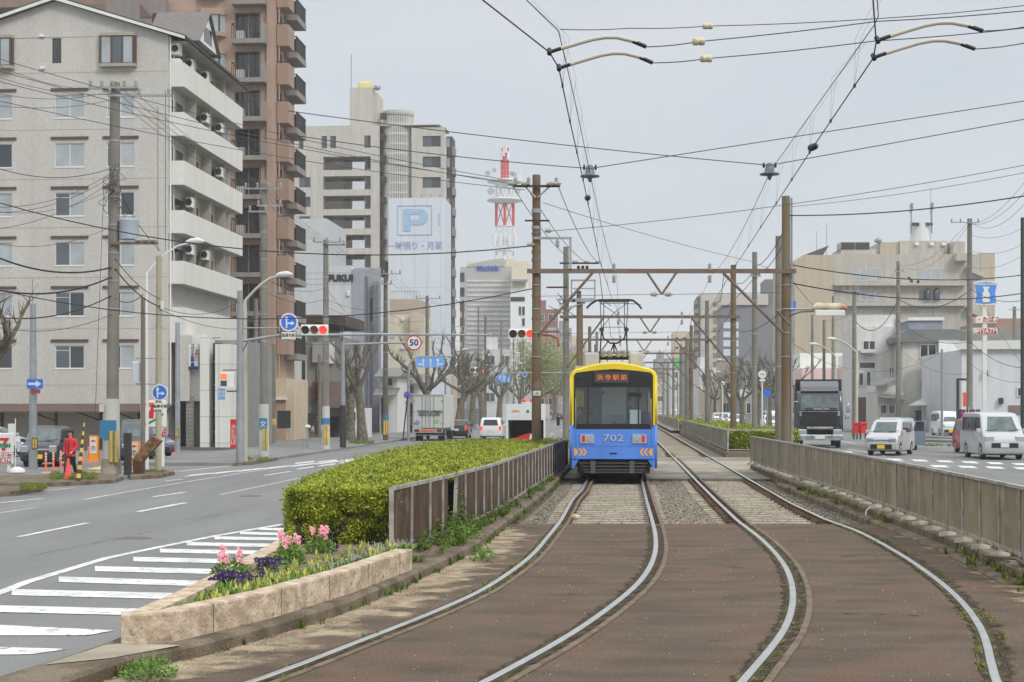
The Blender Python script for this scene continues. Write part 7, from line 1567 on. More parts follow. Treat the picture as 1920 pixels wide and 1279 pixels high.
for px_ in (1727,1755,1778): M().bbox(x7(px_)-.3, x7(px_)+.3, 2.1, 2.5, z7(457), z7(452), .05).build('vent_hood', white_p, B7)
M().tube([(x7(1746),6,z7(448)),(x7(1746),6,z7(410))], 1.45, 20).build('round_tank', mat('tank_white', C(216,220,222,.9), var=.04), B7)
for s_ in (-1, 1): M().box(x7(1746)+s_*1.0-.5, x7(1746)+s_*1.0+.5, 4.5, 4.7, z7(416), z7(410)).build('tank_panel', dark_m, B7)
for px_, t_ in ((1726,372),(1765,371)): M().tube([(x7(px_),5,z7(430)),(x7(px_),5,z7(t_))], .12, 6).build('antenna_mast', steel_m, B7); [M().box(x7(px_)-.25+k*.35, x7(px_)-.1+k*.35, 4.8, 5, z7(t_+20-k*6), z7(t_+3-k*3)).build('antenna_panel', steel_m, B7) for k in range(2)]
for px_, t_ in ((1539,428),(1558,412),(1756,345),(1828,408)): M().tube([(x7(px_),3,z7(476)),(x7(px_),3,z7(t_))], .04, 5).build('whip_antenna', steel_m, B7)
M().prism([(x7(1510),z7(477)),(x7(1546),z7(477)),(x7(1557),z7(459))], 1, 6, 'y').build('solar_canopy', mat('solar_dark', C(84,88,98,.8)), B7)
M().tube([(x7(1656),3,z7(476)),(x7(1656),3,z7(440))], .06, 5).build('dish_mast', steel_m, B7); M().lathe([(.1,-.4),(.55,-.2),(.55,.2),(.1,.4)], (x7(1656),3,z7(447)), 12).build('dish_antenna', steel_m, B7)
M().box(x7(1790), x7(1813), -1.2, .5, z7(490), z7(476)).build('roof_unit', hos, B7); M().box(x7(1790), x7(1812), .6, 4, z7(476), z7(452)).build('roof_unit', hos, B7)
M().prism([(x7(1812), z7(500)),(x7(1843), z7(512)),(x7(1843), z7(520)),(x7(1812), z7(508))], -.5, .5, 'y').build('outer_stair', hos, B7); M().prism([(x7(1812), z7(575)),(x7(1843), z7(590)),(x7(1843), z7(598)),(x7(1812), z7(583))], -.5, .5, 'y').build('outer_stair', hos, B7)
wht = mat('white_render', C(218,218,216,.9), var=.04, streak=.10); offw = mat('offwhite_render', C(204,202,194,.88), var=.05, streak=.14)
B, f, zt = simple('house', 'white three-storey house with corner balconies behind the silver car', 1606, 1690, 612, 140, 9, wht, [(1619,1640,640,655),(1611,1618,700,722),(1625,1632,698,722),(1668,1671,690,700),(1672,1675,690,700)])
M().box(f.x(1608), f.x(1680), .5, 8, zt, f.z(1640,590)).build('upper_storey', wht, B); M().box(f.x(1680), f.x(1700), .4, 7, zt, f.z(1690,598)).build('upper_storey', mat('bluegrey_wall', C(150,158,172,.85)), B)
M().box(f.x(1612), f.x(1640), -.8, .0, f.z(1640,662), f.z(1640,656)).build('balcony', wht, B); M().box(f.x(1612), f.x(1640), -.03, -.003, f.z(1640,690), f.z(1640,680)).build('window', glassd_m, B)
M().box(f.x(1609), f.x(1638), -.1, -.003, -.1, f.z(1640,745)).build('entrance', mat('brown_entrance', C(110,96,86,.75), var=.1), B)
B, f, zt = simple('house', 'house with long grey curved roof and square window right of the weathered pole', 1692, 1800, 642, 135, 9, offw, [(1726,1754,647,672),(1784,1796,700,722)])
M().prism([(-.6,zt),(f.x(1802)+.3,zt),(f.x(1802)+.3,zt+.9),(f.x(1790),zt+1.15),(.3,zt+1.15),(-.6,zt+.5)], -.5, 9.5, 'y').build('roof', mat('dull_grey_roof', C(120,122,122,.8), var=.12), B)
M().box(f.x(1708), f.x(1772), 1, 6, zt+1.15, f.z(1740,600)).build('roof_storey', mat('bluegrey_wall', C(150,158,172,.85)), B); M().box(f.x(1706), f.x(1774), .8, 6.3, f.z(1740,600)+.003, f.z(1740,594)).build('roof', white_p, B)
M().box(f.x(1726), f.x(1754), -.12, -.003, f.z(1740,730), f.z(1740,717)).build('louvre', steel_m, B)
s = M().box(f.x(1758), f.x(1797), -.5, -.35, f.z(1780,678), f.z(1780,638)).build('billboard', white_p, B); text('Ginza Luise', .62, (f.x(1777),-.52,f.z(1780,668)), mat('script_grey', C(130,150,180)), s, sx=.6)
M().add([(f.x(1692),-3,f.z(1740,760)),(f.x(1800),-3,f.z(1740,757)),(f.x(1800),0,f.z(1740,748)),(f.x(1725),0,f.z(1740,748)),(f.x(1692),-3,f.z(1740,762)),(f.x(1800),-3,f.z(1740,759))], [(0,1,2,3),(4,5,1,0)]).build('canopy', mat('canopy_white', C(210,210,204,.9)), B)
M().box(f.x(1716), f.x(1765), -.3, -.003, -.1, f.z(1740,770)).build('garage_gate', mat('gate_dark', C(62,66,72,.7), var=.1), B)
gt = M(); [gt.box(f.x(1716)+k*.3, f.x(1716)+k*.3+.06, -.36, -.3, -.1, f.z(1740,772)) for k in range(8)]; gt.build('gate_bars', steel_m, B)
B, f, zt = simple('house', 'low shabby house with slanting dark roofs left of the weathered pole', 1645, 1695, 735, 128, 6, offw, [(1652,1660,760,775),(1668,1676,760,775)])
M().add([(f.x(1643),-1,f.z(1660,724)),(f.x(1682),-1,f.z(1660,710)),(f.x(1682),4,f.z(1660,705)),(f.x(1643),4,f.z(1660,718))], [(0,1,2,3)]).build('roof', mat('dull_grey_roof', C(120,122,122,.8)), B); M().box(f.x(1644), f.x(1682), .5, 5, zt, f.z(1660,722)).build('wall', wht, B); M().add([(f.x(1643),-1.5,f.z(1660,745)),(f.x(1700),-1.5,f.z(1660,750)),(f.x(1700),0,f.z(1660,742)),(f.x(1643),0,f.z(1660,737))], [(0,1,2,3)]).build('roof', mat('dull_grey_roof', C(120,122,122,.8)), B)
B, f, zt = simple('warehouse', 'white windowless warehouse with low pitched grey roof at the right edge', 1803, 1990, 655, 118, 16, mat('warehouse_white', C(214,216,220,.9), var=.03, streak=.06), [(1908,1918,728,742)])
M().add([(-.4,-.4,zt),(f.x(1995),-.4,zt),(f.x(1995),9,f.z(1900,628)),(-.4+1.5,9,f.z(1900,630))], [(0,1,2,3)]).build('roof', mat('corrugated_roof', C(168,168,164,.85), var=.15, scale=4), B); M().box(f.x(1891), f.x(1990), -.1, -.003, f.z(1900,777), f.z(1900,760)).build('shutter', mat('brown_shutter', C(140,122,116,.8)), B)
for px_, py_ in ((1847,700),(1876,751),): M().bbox(f.x(px_)-.15, f.x(px_)+.15, -.4, -.003, f.z(1850,py_+6), f.z(1850,py_-5), .05).build('floodlight', dark_m, B)
simple('building', 'brownish low roof block far behind the warehouse', 1866, 1990, 597, 190, 20, mat('brown_roof_block', C(168,138,120,.85), var=.06)); simple('building', 'dull grey roof block behind the warehouse under the brown one', 1800, 1990, 618, 165, 20, mat('dull_block', C(150,146,140,.85), var=.1))
d = 112; st = empty('shop_sign_tower', (PX(1847, d), d, -.1), 0, 'white pylon with blue emblem sign and two lettered boards at right', 'sign'); zz = lambda py: PZ(py, d)+.1; xx = lambda px: PX(px, d)-PX(1847, d)
M().box(xx(1842), xx(1850), -.1, .1, 0, zz(575)).build('pylon', white_p, st)
b = M().prism([(xx(1823),zz(529)),(xx(1835),zz(527)),(xx(1858),zz(527)),(xx(1869),zz(529)),(xx(1866),zz(550)),(xx(1868),zz(571)),(xx(1847),zz(573)),(xx(1825),zz(571)),(xx(1827),zz(550))], -.2, .1, 'y').build('emblem_board', white_p, st)
M().prism([(xx(1826),zz(531)),(xx(1847),zz(529)),(xx(1867),zz(531)),(xx(1864),zz(550)),(xx(1866),zz(568)),(xx(1847),zz(570)),(xx(1827),zz(568)),(xx(1830),zz(550))], -.23, -.2, 'y').build('emblem_field', mat('emblem_blue', C(70,140,220)), b)
M().prism([(xx(1841),zz(567)),(xx(1853),zz(567)),(xx(1854),zz(563)),(xx(1854),zz(552)),(xx(1851),zz(546)),(xx(1851),zz(542)),(xx(1853),zz(541)),(xx(1853),zz(538)),(xx(1841),zz(538)),(xx(1841),zz(541)),(xx(1843),zz(542)),(xx(1843),zz(546)),(xx(1840),zz(552)),(xx(1840),zz(563))], -.25, -.23, 'y').build('milk_churn', white_p, b)
text('LAWSON STATION', .16, (xx(1847), -.26, zz(534)), white_p, b, bold=.01)
for (a, c_, s__, m1_, m2_) in ((594, 606, '酒・たばこ', white_p, red_p), (615, 627, '銀行ATM', red_p, white_p)):
 p = M().bbox(xx(1823), xx(1869), -.15, .15, zz(c_), zz(a), .03).build('lettered_board', white_p, st); M().box(xx(1824), xx(1868), -.165, -.15, zz(c_-.8), zz(a+.8)).build('field', m1_, p); text(s__, .34, (xx(1846), -.18, zz((a+c_)/2)), m2_, p, sx=.95, bold=.012)
B, f, zt = simple('apartment_building', 'distant beige apartment slab with dark balcony edge left of the big grey block', 1312, 1400, 550, 330, 18, mat('far_beige', C(198,194,186,.88), var=.04))
M().box(f.x(1307), f.x(1313), -.5, 16, 0, f.z(1310,556)).build('balcony_edge', mat('far_dark', C(104,104,108,.75)), B)
for k in range(9):
 M().box(f.x(1337), f.x(1352), -.12, -.003, f.z(1340,575+k*16), f.z(1340,566+k*16)).build('window', mat('tan_window', C(160,130,104,.8)), B); M().box(f.x(1303), f.x(1309), -1, 3, f.z(1310,572+k*16), f.z(1310,564+k*16)).build('balcony', gryb, B)
B, f, zt = simple('office_building', 'big dark grey windowless block with red sign stripe behind the track poles', 1385, 1470, 572, 290, 20, mat('far_grey_block', C(132,134,142,.82), var=.04))
M().box(f.x(1436), f.x(1462), 2, 12, zt, f.z(1450,522)).build('roof_tower', mat('far_grey_block2', C(120,122,132,.8)), B); M().box(f.x(1449), f.x(1453), -.3, 0, f.z(1450,684), f.z(1450,648)).build('red_sign', red_p, B); M().box(f.x(1352), f.x(1440), -.5, 14, zt, f.z(1400,552)).build('roof_storey', mat('far_beige', C(198,194,186,.88)), B)
for k in range(4): M().box(f.x(1356), f.x(1385), -.15, -.003, f.z(1360,616+k*17), f.z(1360,604+k*17)).build('window', mat('pale_window', C(206,214,222,.9)), B)
M().box(f.x(1352), f.x(1385), 0, 14, -.2, zt).build('wall', mat('far_grey_block', C(132,134,142,.82)), B)
simple('building', 'tan block with flat top above the far end of the tracks', 1262, 1306, 622, 430, 18, mat('far_tan', C(200,186,164,.88), var=.04), [(1266,1272,632,637),(1280,1286,632,637),(1266,1272,650,655),(1280,1286,650,655)])
simple('building', 'pale pink shop block behind the dump truck', 1504, 1592, 690, 175, 10, mat('pink_wall', C(230,200,200,.9), var=.05)); B, f, zt = simple('building', 'mint white upper sign wall behind the dump truck', 1500, 1590, 662, 180, 8, mat('mint_wall', C(226,238,228,.92), var=.03))
simple('building', 'grey slab between the rusty track pole and the hospital', 1480, 1492, 560, 240, 8, mat('slab_grey2', C(150,154,160,.85))); M().box(-.5, 1.5, 0, .2, 0, .5)
s = empty('billboard', (PX(1486, 150), 150, PZ(574, 150)), 0, 'small blue billboard peeking right of the rusty track pole', 'sign'); M().box(-.35,.35,0,.2,-.5,.5).build('board', blue_p, s); M().tube([(0,.1,-.5),(0,.1,-PZ(574,150))], .08, 6).build('post', steel_m, s)
random.seed(11)
LB = [(1003,1046,580,330,'c'),(1046,1072,615,420,'g'),(1064,1100,640,520,'t'),(1098,1130,668,620,'w'),(905,960,655,250,'w'),(850,905,690,210,'g'),(1000,1030,688,380,'t'),(1180,1212,700,640,'g'),(1208,1236,690,560,'w'),(1232,1262,672,500,'g'),(1215,1245,715,420,'t'),(1258,1290,690,380,'w'),(1288,1315,655,340,'g'),(1312,1352,690,280,'w'),(1350,1396,705,230,'t'),(1395,1445,700,210,'g'),(1440,1486,715,190,'w'),(1475,1512,640,250,'t'),(770,850,690,190,'t'),(1330,1350,730,240,'t'),(1460,1500,745,170,'g'),(1592,1640,700,170,'w')]
cm = {'c': C(150,110,104,.85), 'g': C(150,152,156,.86), 't': C(196,184,166,.88), 'w': C(210,212,214,.9)}
for i, (a, b, yt, d, c_) in enumerate(LB):
 f = Fr(PX(a, d), d, 0); nm = {'c': 'reddish', 'g': 'grey', 't': 'tan', 'w': 'whitish'}[c_]
 B = bld('building', '%s hazy block far down the %s roadside' % (nm, 'left' if a < 1150 else 'right'), f); B['group'] = '%s far blocks on the %s' % (nm, 'left' if a < 1150 else 'right')
 xw = f.x(b); zt = f.z(a, yt); M().box(0, xw, 0, 14, -.4, zt).build('wall', mat('far_'+nm, cm[c_], var=.05, streak=.05), B)
 M().box(.5, xw*.5, 3, 8, zt, zt+2.2).build('roof_room', mat('far_'+nm, cm[c_]), B)
 nx = max(2, int(xw/3.2)); nz_ = max(1, int(zt/3.1))
 for ix in range(nx):
  for iz in range(1, nz_+1):
   if ix*nz_+iz > 90: continue
   swin(B, xw*(ix+.5)/nx, -.03, zt-iz*3.1+1.3, min(1.9, xw/nx*.6), 1.4, random.choice([glassd_m, glass_m, curt_m]))
def profile_body(me, prof, W_, tumble, belt, H, inset=.07):
 "extrude a closed side silhouette (y,z) across the width with rounded sides and tumblehome"
 n = len(prof); c = Vector((sum(p[0] for p in prof)/n, sum(p[1] for p in prof)/n))
 def off(i, o):
  if o == 0: return prof[i]
  a, b, d = Vector(prof[i-1]), Vector(prof[i]), Vector(prof[(i+1) % n]); e1, e2 = (b-a), (d-b)
  e1 = e1.normalized() if e1.length else e1; e2 = e2.normalized() if e2.length else e2
  n1, n2 = Vector((-e1.y, e1.x)), Vector((-e2.y, e2.x)); m_ = (n1+n2); m_ = m_.normalized() if m_.length > 1e-4 else n1
  q = b+m_*o; return (q.x, max(q.y, min(p[1] for p in prof)))
 area = sum(prof[i-1][0]*prof[i][1]-prof[i][0]*prof[i-1][1] for i in range(n)); sg = 1 if area > 0 else -1
 lay = [(-1, 1.4), (-.975, .6), (-.90, .12), (-.6, 0), (.6, 0), (.90, .12), (.975, .6), (1, 1.4)]; o0 = len(me.v)
 for t, k in lay:
  for i in range(n):
   y, z = off(i, sg*inset*k*.7); w = W_/2*(1-tumble*max(0, (z-belt)/(H-belt))) if H > belt else W_/2
   me.v.append((t*w, y, z))
 me.smooth = True
 for l in range(len(lay)-1):
  for i in range(n): me.face([o0+l*n+i, o0+l*n+(i+1) % n, o0+(l+1)*n+(i+1) % n, o0+(l+1)*n+i])
 me.smooth = False
 me.face([o0+n-1-i for i in range(n)]); me.face([o0+(len(lay)-1)*n+i for i in range(n)])
 return me
tyre_m = mat('tyre', C(38,38,40), rough=.85, var=.1); rim_m = mat('wheel_rim', C(170,172,176), rough=.35, metal=.6, var=.1)
wheel_t = M().tube([(-.09,0,0),(-.085,0,0),(-.06,0,0),(.06,0,0),(.085,0,0),(.09,0,0)], [.22,.285,.30,.30,.285,.22], 20).mesh('tyre', tyre_m)
rimv = M().tube([(-.1,0,0),(-.092,0,0),(.092,0,0),(.1,0,0)], [.12,.19,.19,.12], 12)
for k in range(5):
 a = k*1.2566
 for s_ in (-1, 1): rimv.tube([(s_*.098,0,0),(s_*.102,.19*math.cos(a),.19*math.sin(a))], .022, 5)
wheel_r = rimv.mesh('rim', rim_m)
lens_m = mat('lamp_lens', C(190,195,200), rough=.12, metal=.6, var=.15, scale=20); tail_m = mat('tail_light', C(190,36,36), rough=.25, var=.05); brake_m = mat('brake_light', C(255,50,40), var=0, emis=.9)
wsg = mat('windscreen_glass', C(112,124,126,.7), rough=.1, var=.35, scale=2.5, spec=.45); plate_y = mat('plate_yellow', C(232,196,40), rough=.5, var=0)
def car(name, label, px, d, zg, rz, prof, W_, H, belt, wb, wr, paint, ws, rs, sidew, tumble=.16, cat='car', kind='kei', plate='w', front=True, group=None, rear=False, mirrors=True, sc=1, lamps=None, grille=None):
 "local frame: nose towards -y. prof: upper silhouette from nose to tail (y,z), front first"
 x, y = PX(px, d), d; r = empty(name, (x, y, zg), rz, label, cat, group)
 y0, y1 = prof[0][0], prof[-1][0]; bz = .2
 arch = []
 for wy in (wb[1], wb[0]):       # going back to front along the bottom
  arch.append((wy+wr+.05, bz))
  for a in range(0, 181, 20): arch.append((wy+(wr+.04)*math.cos(R(a)), max(bz, wr-.02+(wr+.05)*math.sin(R(a)))))
  arch.append((wy-wr-.05, bz))
 poly = [(y0+.03, bz+.05)]+prof+[(y1-.03, bz+.05)]+arch
 me = M(); profile_body(me, poly, W_, tumble, belt, H); me.build('body', paint, r)
 tw = lambda z: W_/2*(1-tumble*max(0, (z-belt)/(H-belt)))
 for nm, (pa, pb) in (('windscreen', ws), ('rear_window', rs)):
  if pa is None: continue
  ea, eb = Vector((pa[0], pa[1])), Vector((pb[0], pb[1])); nrm = Vector((-(eb-ea).y, (eb-ea).x)).normalized()
  if (nm == 'windscreen' and nrm.x > 0) or (nm == 'rear_window' and nrm.x < 0): nrm = -nrm
  o_ = nrm*.012; wa, wbb = tw(pa[1])*.94, tw(pb[1])*.93
  g = M(); a_, b_ = ea+o_, eb+o_; mid = (a_+b_)/2+nrm*.01; wm = (wa+wbb)/2
  g.add([(-wa,a_.x+.05 if nm[0] == 'w' else a_.x-.05,a_.y),(-wa*.6,a_.x,a_.y),(wa*.6,a_.x,a_.y),(wa,a_.x+.05 if nm[0] == 'w' else a_.x-.05,a_.y),(-wbb,b_.x+.05 if nm[0] == 'w' else b_.x-.05,b_.y),(-wbb*.6,b_.x,b_.y),(wbb*.6,b_.x,b_.y),(wbb,b_.x+.05 if nm[0] == 'w' else b_.x-.05,b_.y)], [(0,1,5,4),(1,2,6,5),(2,3,7,6)] if nm[0] == 'w' else [(1,0,4,5),(2,1,5,6),(3,2,6,7)])
  g.build(nm, wsg if nm[0] == 'w' else glassd_m, r)
  if nm[0] == 'w':
   for k in (-.3, .25): M().tube([(k*W_-.2, a_.x+.0-.015, a_.y+.02), (k*W_+.28, a_.x-.01, a_.y+.07)], .012, 5).build('wiper', black_m, r)
 for poly_ in sidew:
  for s_ in (-1, 1):
   g = M(); vs = [(s_*(tw(z)+.008), yy, z) for yy, z in poly_]; g.add(vs, [tuple(range(len(vs))) if s_ > 0 else tuple(reversed(range(len(vs))))]); g.build('side_window', glassd_m, r)
 for wy in wb:
  for s_ in (-1, 1):
   o = obj('wheel', wheel_t, r, (s_*(W_/2-.11), wy, wr)); o.scale = (1, wr/.3, wr/.3); obj('rim', wheel_r, o)
 M().box(-W_/2+.12, W_/2-.12, y0+.4, y1-.4, .18, .45).build('underbody', black_m, r)
 f = y0;
 if mirrors:
  for s_ in (-1, 1): M().bbox(s_*(W_/2+.09)-.09, s_*(W_/2+.09)+.09, ws[0][0]+.1, ws[0][0]+.24, belt+.02, belt+.17, .03).build('mirror', paint, r)
 L_ = lamps or dict(x=W_/2-.24, z=.72, w=.17, h=.09)
 for s_ in (-1, 1):
  hd = M().bbox(s_*L_['x']-L_['w'], s_*L_['x']+L_['w'], f-.015, f+.14, L_['z']-L_['h'], L_['z']+L_['h'], .03).build('headlight', lens_m, r)
 gz = grille or (.32, .52)
 M().bbox(-W_*.33, W_*.33, f-.03, f+.05, gz[0], gz[1], .02).build('lower_grille', black_m, r)
 M().bbox(-W_*.30, W_*.30, f-.02, f+.08, .68, .74, .01).build('upper_grille', mat('chrome', C(190,194,200), rough=.2, metal=.8, var=.1), r)
 M().bbox(-.17, .17, f-.05, f-.02, gz[0]+.02, gz[0]+.19, .01).build('number_plate', plate_y if plate == 'y' else white_p, r)
 for s_ in (-1, 1): M().bbox(s_*(W_/2-.13)-.08, s_*(W_/2-.13)+.08, y1-.08, y1+.015, .70, 1.0, .02).build('tail_light', brake_m if rear else tail_m, r)
 M().bbox(-.17, .17, y1-.02, y1+.02, .62, .78, .01).build('number_plate', plate_y if plate == 'y' else white_p, r)
 if rear: M().box(-.15, .15, y1-.25, y1-.2, rs[1][1]+.03, rs[1][1]+.07).build('high_brake_light', brake_m, r)
 return r
silver = mat('car_silver', C(188,190,194,.95), rough=.4, metal=.12, var=.04, coat=.3); whitep = mat('car_white', C(224,226,228,.95), rough=.3, var=.03, coat=.5); blackp = mat('car_black', C(46,48,54), rough=.22, var=.05, coat=.6)
darkp = mat('car_dark', C(72,76,84), rough=.25, metal=.3, var=.05, coat=.5); redp = mat('car_red', C(176,44,50), rough=.3, var=.04, coat=.5); bluep = mat('car_bluegrey', C(126,138,158), rough=.3, metal=.3, var=.05, coat=.4)
KEI = dict(prof=[(0,.32),(-.02,.55),(.04,.78),(.12,.90),(.62,1.02),(1.12,1.52),(1.45,1.62),(2.2,1.65),(3.0,1.60),(3.22,1.50),(3.36,1.0),(3.39,.55),(3.37,.30)], W_=1.475, H=1.65, belt=.98, wb=(.66,3.0-.2), wr=.28, ws=((.64,1.04),(1.10,1.50)), rs=((3.365,1.02),(3.24,1.46)), sidew=[[(1.02,1.06),(1.78,1.06),(1.78,1.50),(1.32,1.50)],[(1.86,1.06),(2.66,1.06),(2.66,1.50),(1.86,1.50)],[(2.74,1.10),(3.1,1.12),(3.02,1.46),(2.74,1.48)]])
VAN = dict(prof=[(0,.30),(-.03,.6),(.0,.85),(.10,1.02),(.35,1.14),(.95,1.82),(1.3,1.94),(2.5,1.98),(4.4,1.95),(4.6,1.86),(4.68,1.1),(4.70,.6),(4.68,.3)], W_=1.69, H=1.98, belt=1.12, wb=(.72,3.55), wr=.32, ws=((.38,1.18),(.92,1.78)), rs=((4.67,1.15),(4.62,1.8)), sidew=[[(.85,1.2),(1.6,1.2),(1.6,1.76),(1.15,1.76)],[(1.7,1.2),(3.0,1.2),(3.0,1.76),(1.7,1.76)],[(3.1,1.2),(4.4,1.2),(4.4,1.76),(3.1,1.76)]])
KVAN = dict(prof=[(0,.3),(-.02,.6),(.02,.95),(.14,1.08),(.62,1.72),(.9,1.84),(2.0,1.88),(3.1,1.86),(3.3,1.78),(3.38,1.0),(3.39,.3)], W_=1.475, H=1.88, belt=1.08, wb=(.55,2.8), wr=.28, ws=((.17,1.12),(.60,1.66)), rs=((3.37,1.1),(3.31,1.7)), sidew=[[(.55,1.14),(1.3,1.14),(1.3,1.66),(.85,1.66)],[(1.4,1.14),(2.3,1.14),(2.3,1.66),(1.4,1.66)],[(2.4,1.14),(3.15,1.14),(3.15,1.66),(2.4,1.66)]])
SED = dict(prof=[(0,.30),(-.03,.5),(.04,.68),(.2,.78),(1.05,.95),(1.85,1.38),(2.3,1.46),(3.0,1.46),(3.7,1.36),(4.25,1.02),(4.42,.92),(4.45,.5),(4.42,.3)], W_=1.72, H=1.47, belt=.95, wb=(.85,3.5), wr=.31, ws=((1.1,.98),(1.82,1.36)), rs=((4.2,1.04),(3.72,1.34)), sidew=[[(1.6,1.0),(2.5,1.0),(2.5,1.36),(1.98,1.36)],[(2.58,1.0),(3.5,1.0),(3.4,1.32),(2.58,1.37)]])
HB = dict(prof=[(0,.30),(-.03,.5),(.04,.68),(.18,.80),(.85,.98),(1.6,1.42),(2.0,1.50),(2.9,1.50),(3.45,1.42),(3.75,1.0),(3.82,.55),(3.80,.3)], W_=1.69, H=1.5, belt=.98, wb=(.75,3.15), wr=.30, ws=((.9,1.02),(1.57,1.40)), rs=((3.77,1.02),(3.47,1.38)), sidew=[[(1.35,1.04),(2.2,1.04),(2.2,1.40),(1.72,1.40)],[(2.28,1.04),(3.2,1.04),(3.1,1.38),(2.28,1.40)]])
CUBE = dict(prof=[(0,.30),(-.03,.5),(.04,.8),(.16,.92),(.75,1.06),(1.12,1.55),(1.4,1.63),(3.5,1.66),(3.74,1.60),(3.80,.9),(3.82,.3)], W_=1.69, H=1.66, belt=1.02, wb=(.75,3.15), wr=.30, ws=((.78,1.1),(1.09,1.52)), rs=((3.79,1.06),(3.75,1.5)), sidew=[[(1.1,1.1),(2.0,1.1),(2.0,1.52),(1.3,1.52)],[(2.1,1.1),(3.2,1.1),(3.2,1.52),(2.1,1.52)]])
face = lambda deg: R(deg)      # 0 = nose towards the camera
c1 = car('parked_car' if 0 else 'car', 'silver kei hatchback with yellow plate and roof antenna turning across the right road', 1652, 67.2, ZR, -R(28), paint=silver, plate='y', tumble=.14, grille=(.30,.52), **KEI)
M().bbox(-.45,.4,1.5,2.0,1.63,1.70,.03).build('roof_panel', whitep, c1)
car('van', 'big silver one-box van with dark windscreen at the right edge', 1884, 61.6, ZR, -R(5), paint=silver, cat='van', grille=(.50,.70), lamps=dict(x=.62, z=.88, w=.2, h=.11), tumble=.12, **VAN)
car('van', 'small white kei van with yellow plate parked by the white houses', 1783, 109, -.1, -R(3), paint=whitep, plate='y', cat='van', lamps=dict(x=.55, z=.80, w=.13, h=.09), tumble=.1, **KVAN)
car('car', 'red car almost hidden behind the big silver van', 1846, 69.5, ZR, -R(4), paint=redp, plate='y', **KEI)
cb = car('car', 'blue-grey car with open door behind the silver kei hatchback', 1694, 76, ZR, -R(10), paint=bluep, **KEI)
from mathutils import Matrix
dw = Matrix.Rotation(R(10), 3, 'Z') @ (Vector((PX(1711, 74), 74, ZR))-cb.location)
dr = M().add([(0,0,.3),(.62,0,.3),(.62,0,1.0),(0,0,1.0),(0,.06,.3),(.62,.06,.3),(.62,.06,1.0),(0,.06,1.0)], [(0,1,2,3),(7,6,5,4),(3,2,6,7),(0,4,5,1),(1,5,6,2),(0,3,7,4)]).build('door', bluep, cb, tuple(dw), R(6))
M().tube([(.03,.03,1.0),(.16,.03,1.48),(.59,.03,1.5),(.6,.03,1.0)], .03, 6).build('window_frame', bluep, dr); M().add([(.05,.03,1.0),(.58,.03,1.0),(.57,.03,1.46),(.17,.03,1.46)], [(0,1,2,3)]).build('window', glassd_m, dr)
c = car('car', 'black kei hatchback facing the camera behind the striped guy cover', 72, 60.5, -.4, R(4), paint=blackp, plate='y', lamps=dict(x=.56, z=.74, w=.15, h=.13), **KEI)
car('car', 'silver wagon parked behind the black hatchback at the left edge', 58, 74, -.4, R(86), paint=silver, **HB)
car('car', 'dark tall car parked behind the big utility pole', 257, 66, -.4, R(15), paint=darkp, **KVAN)
car('car', 'dark purple car parked behind the slim beige pole', 296, 72, -.4, R(30), paint=mat('car_purple', C(80,70,100), rough=.3, var=.05, coat=.4), **HB)
car('car', 'black hatchback with brake lights on beside the box truck', 866, 120, -.4, math.pi-HD, paint=blackp, rear=True, **HB)
car('car', 'white boxy car with brake lights on, left of the white work truck', 928, 118, -.4, math.pi-HD, paint=whitep, rear=True, **CUBE)
for i, (px_, d, sp_, pt, la) in enumerate([(1381,158,HB,whitep,'nearest white car coming up the right road between the track poles'),(1366,166,KEI,silver,'silver car just behind the nearest oncoming white car'),(1351,205,HB,whitep,'white oncoming car left of the red one'),(1369,225,HB,redp,'red car far up the right road'),(1306,210,HB,darkp,'dark oncoming car between the third and fourth right track poles'),(1346,240,VAN,whitep,'white minibus behind the white oncoming car'),(1397,215,KVAN,mat('car_navy', C(60,76,120), rough=.4),'navy van at right of the red car'),(1449,160,KVAN,whitep,'white van partly behind the plain concrete pole'),(1265,330,KVAN,whitep,'far white van at left of the oncoming cars'),(1047,300,HB,darkp,'far dark car left of the tram'),(1028,290,VAN,whitep,'far white bus left of the tram'),(1242,360,HB,whitep,'far white car beside the far railing'),(1452,140,HB,whitep,'white car hidden low behind the plain concrete pole')]):
 car('car' if sp_ is not VAN else 'van', la, px_, d, ZR if px_ > 1100 else -.4, -HD*.5 if px_ > 1100 else math.pi, paint=pt, cat='van' if sp_ in (VAN, KVAN) else 'car', **sp_)
tk = empty('box_truck', (PX(803, 108), 108, -.4), -HD, 'white box truck with lettering on its rear doors, seen from behind', 'truck')
boxm = mat('truck_box', C(206,208,204,.9), rough=.5, var=.04, streak=.06)
M().bbox(-1.12,1.12,0,6.2,.95,3.35,.03).build('cargo_box', boxm, tk)
fmm = M();
for a, b, c_, e_ in ((-1.13,1.13,3.26,3.37),(-1.13,1.13,.93,1.0),(-1.13,-1.06,1.0,3.26),(1.06,1.13,1.0,3.26),(-.02,.02,1.0,3.26)): fmm.box(a,b,-.03,-.002,c_,e_)
fmm.build('door_frame', mat('truck_trim', C(160,162,160,.9), var=.1), tk)
for x in (-.42,-.16,.16,.42): M().tube([(x,-.05,1.0),(x,-.05,3.25)], .022, 6).build('lock_bar', steel_m, tk)
for x in (-1.05, 1.05):
 for z in (1.3, 2.1, 2.9): M().box(x-.09, x+.09, -.05, -.03, z-.04, z+.04).build('hinge', steel_m, tk)
text('TOHWA KAIRIKU\nUNYU CO.,LTD.', .17, (.1,-.06,2.02), mat('letter_dark', C(52,54,60)), tk, sx=.95, bold=.008, sp=.95)
M().disc((-.78,-.06,1.35), .17, .01).build('round_logo', mat('logo_blue', C(120,150,210)), tk); M().disc((.62,-.06,1.45), .15, .01).build('round_logo', mat('logo_green', C(150,190,110)), tk)
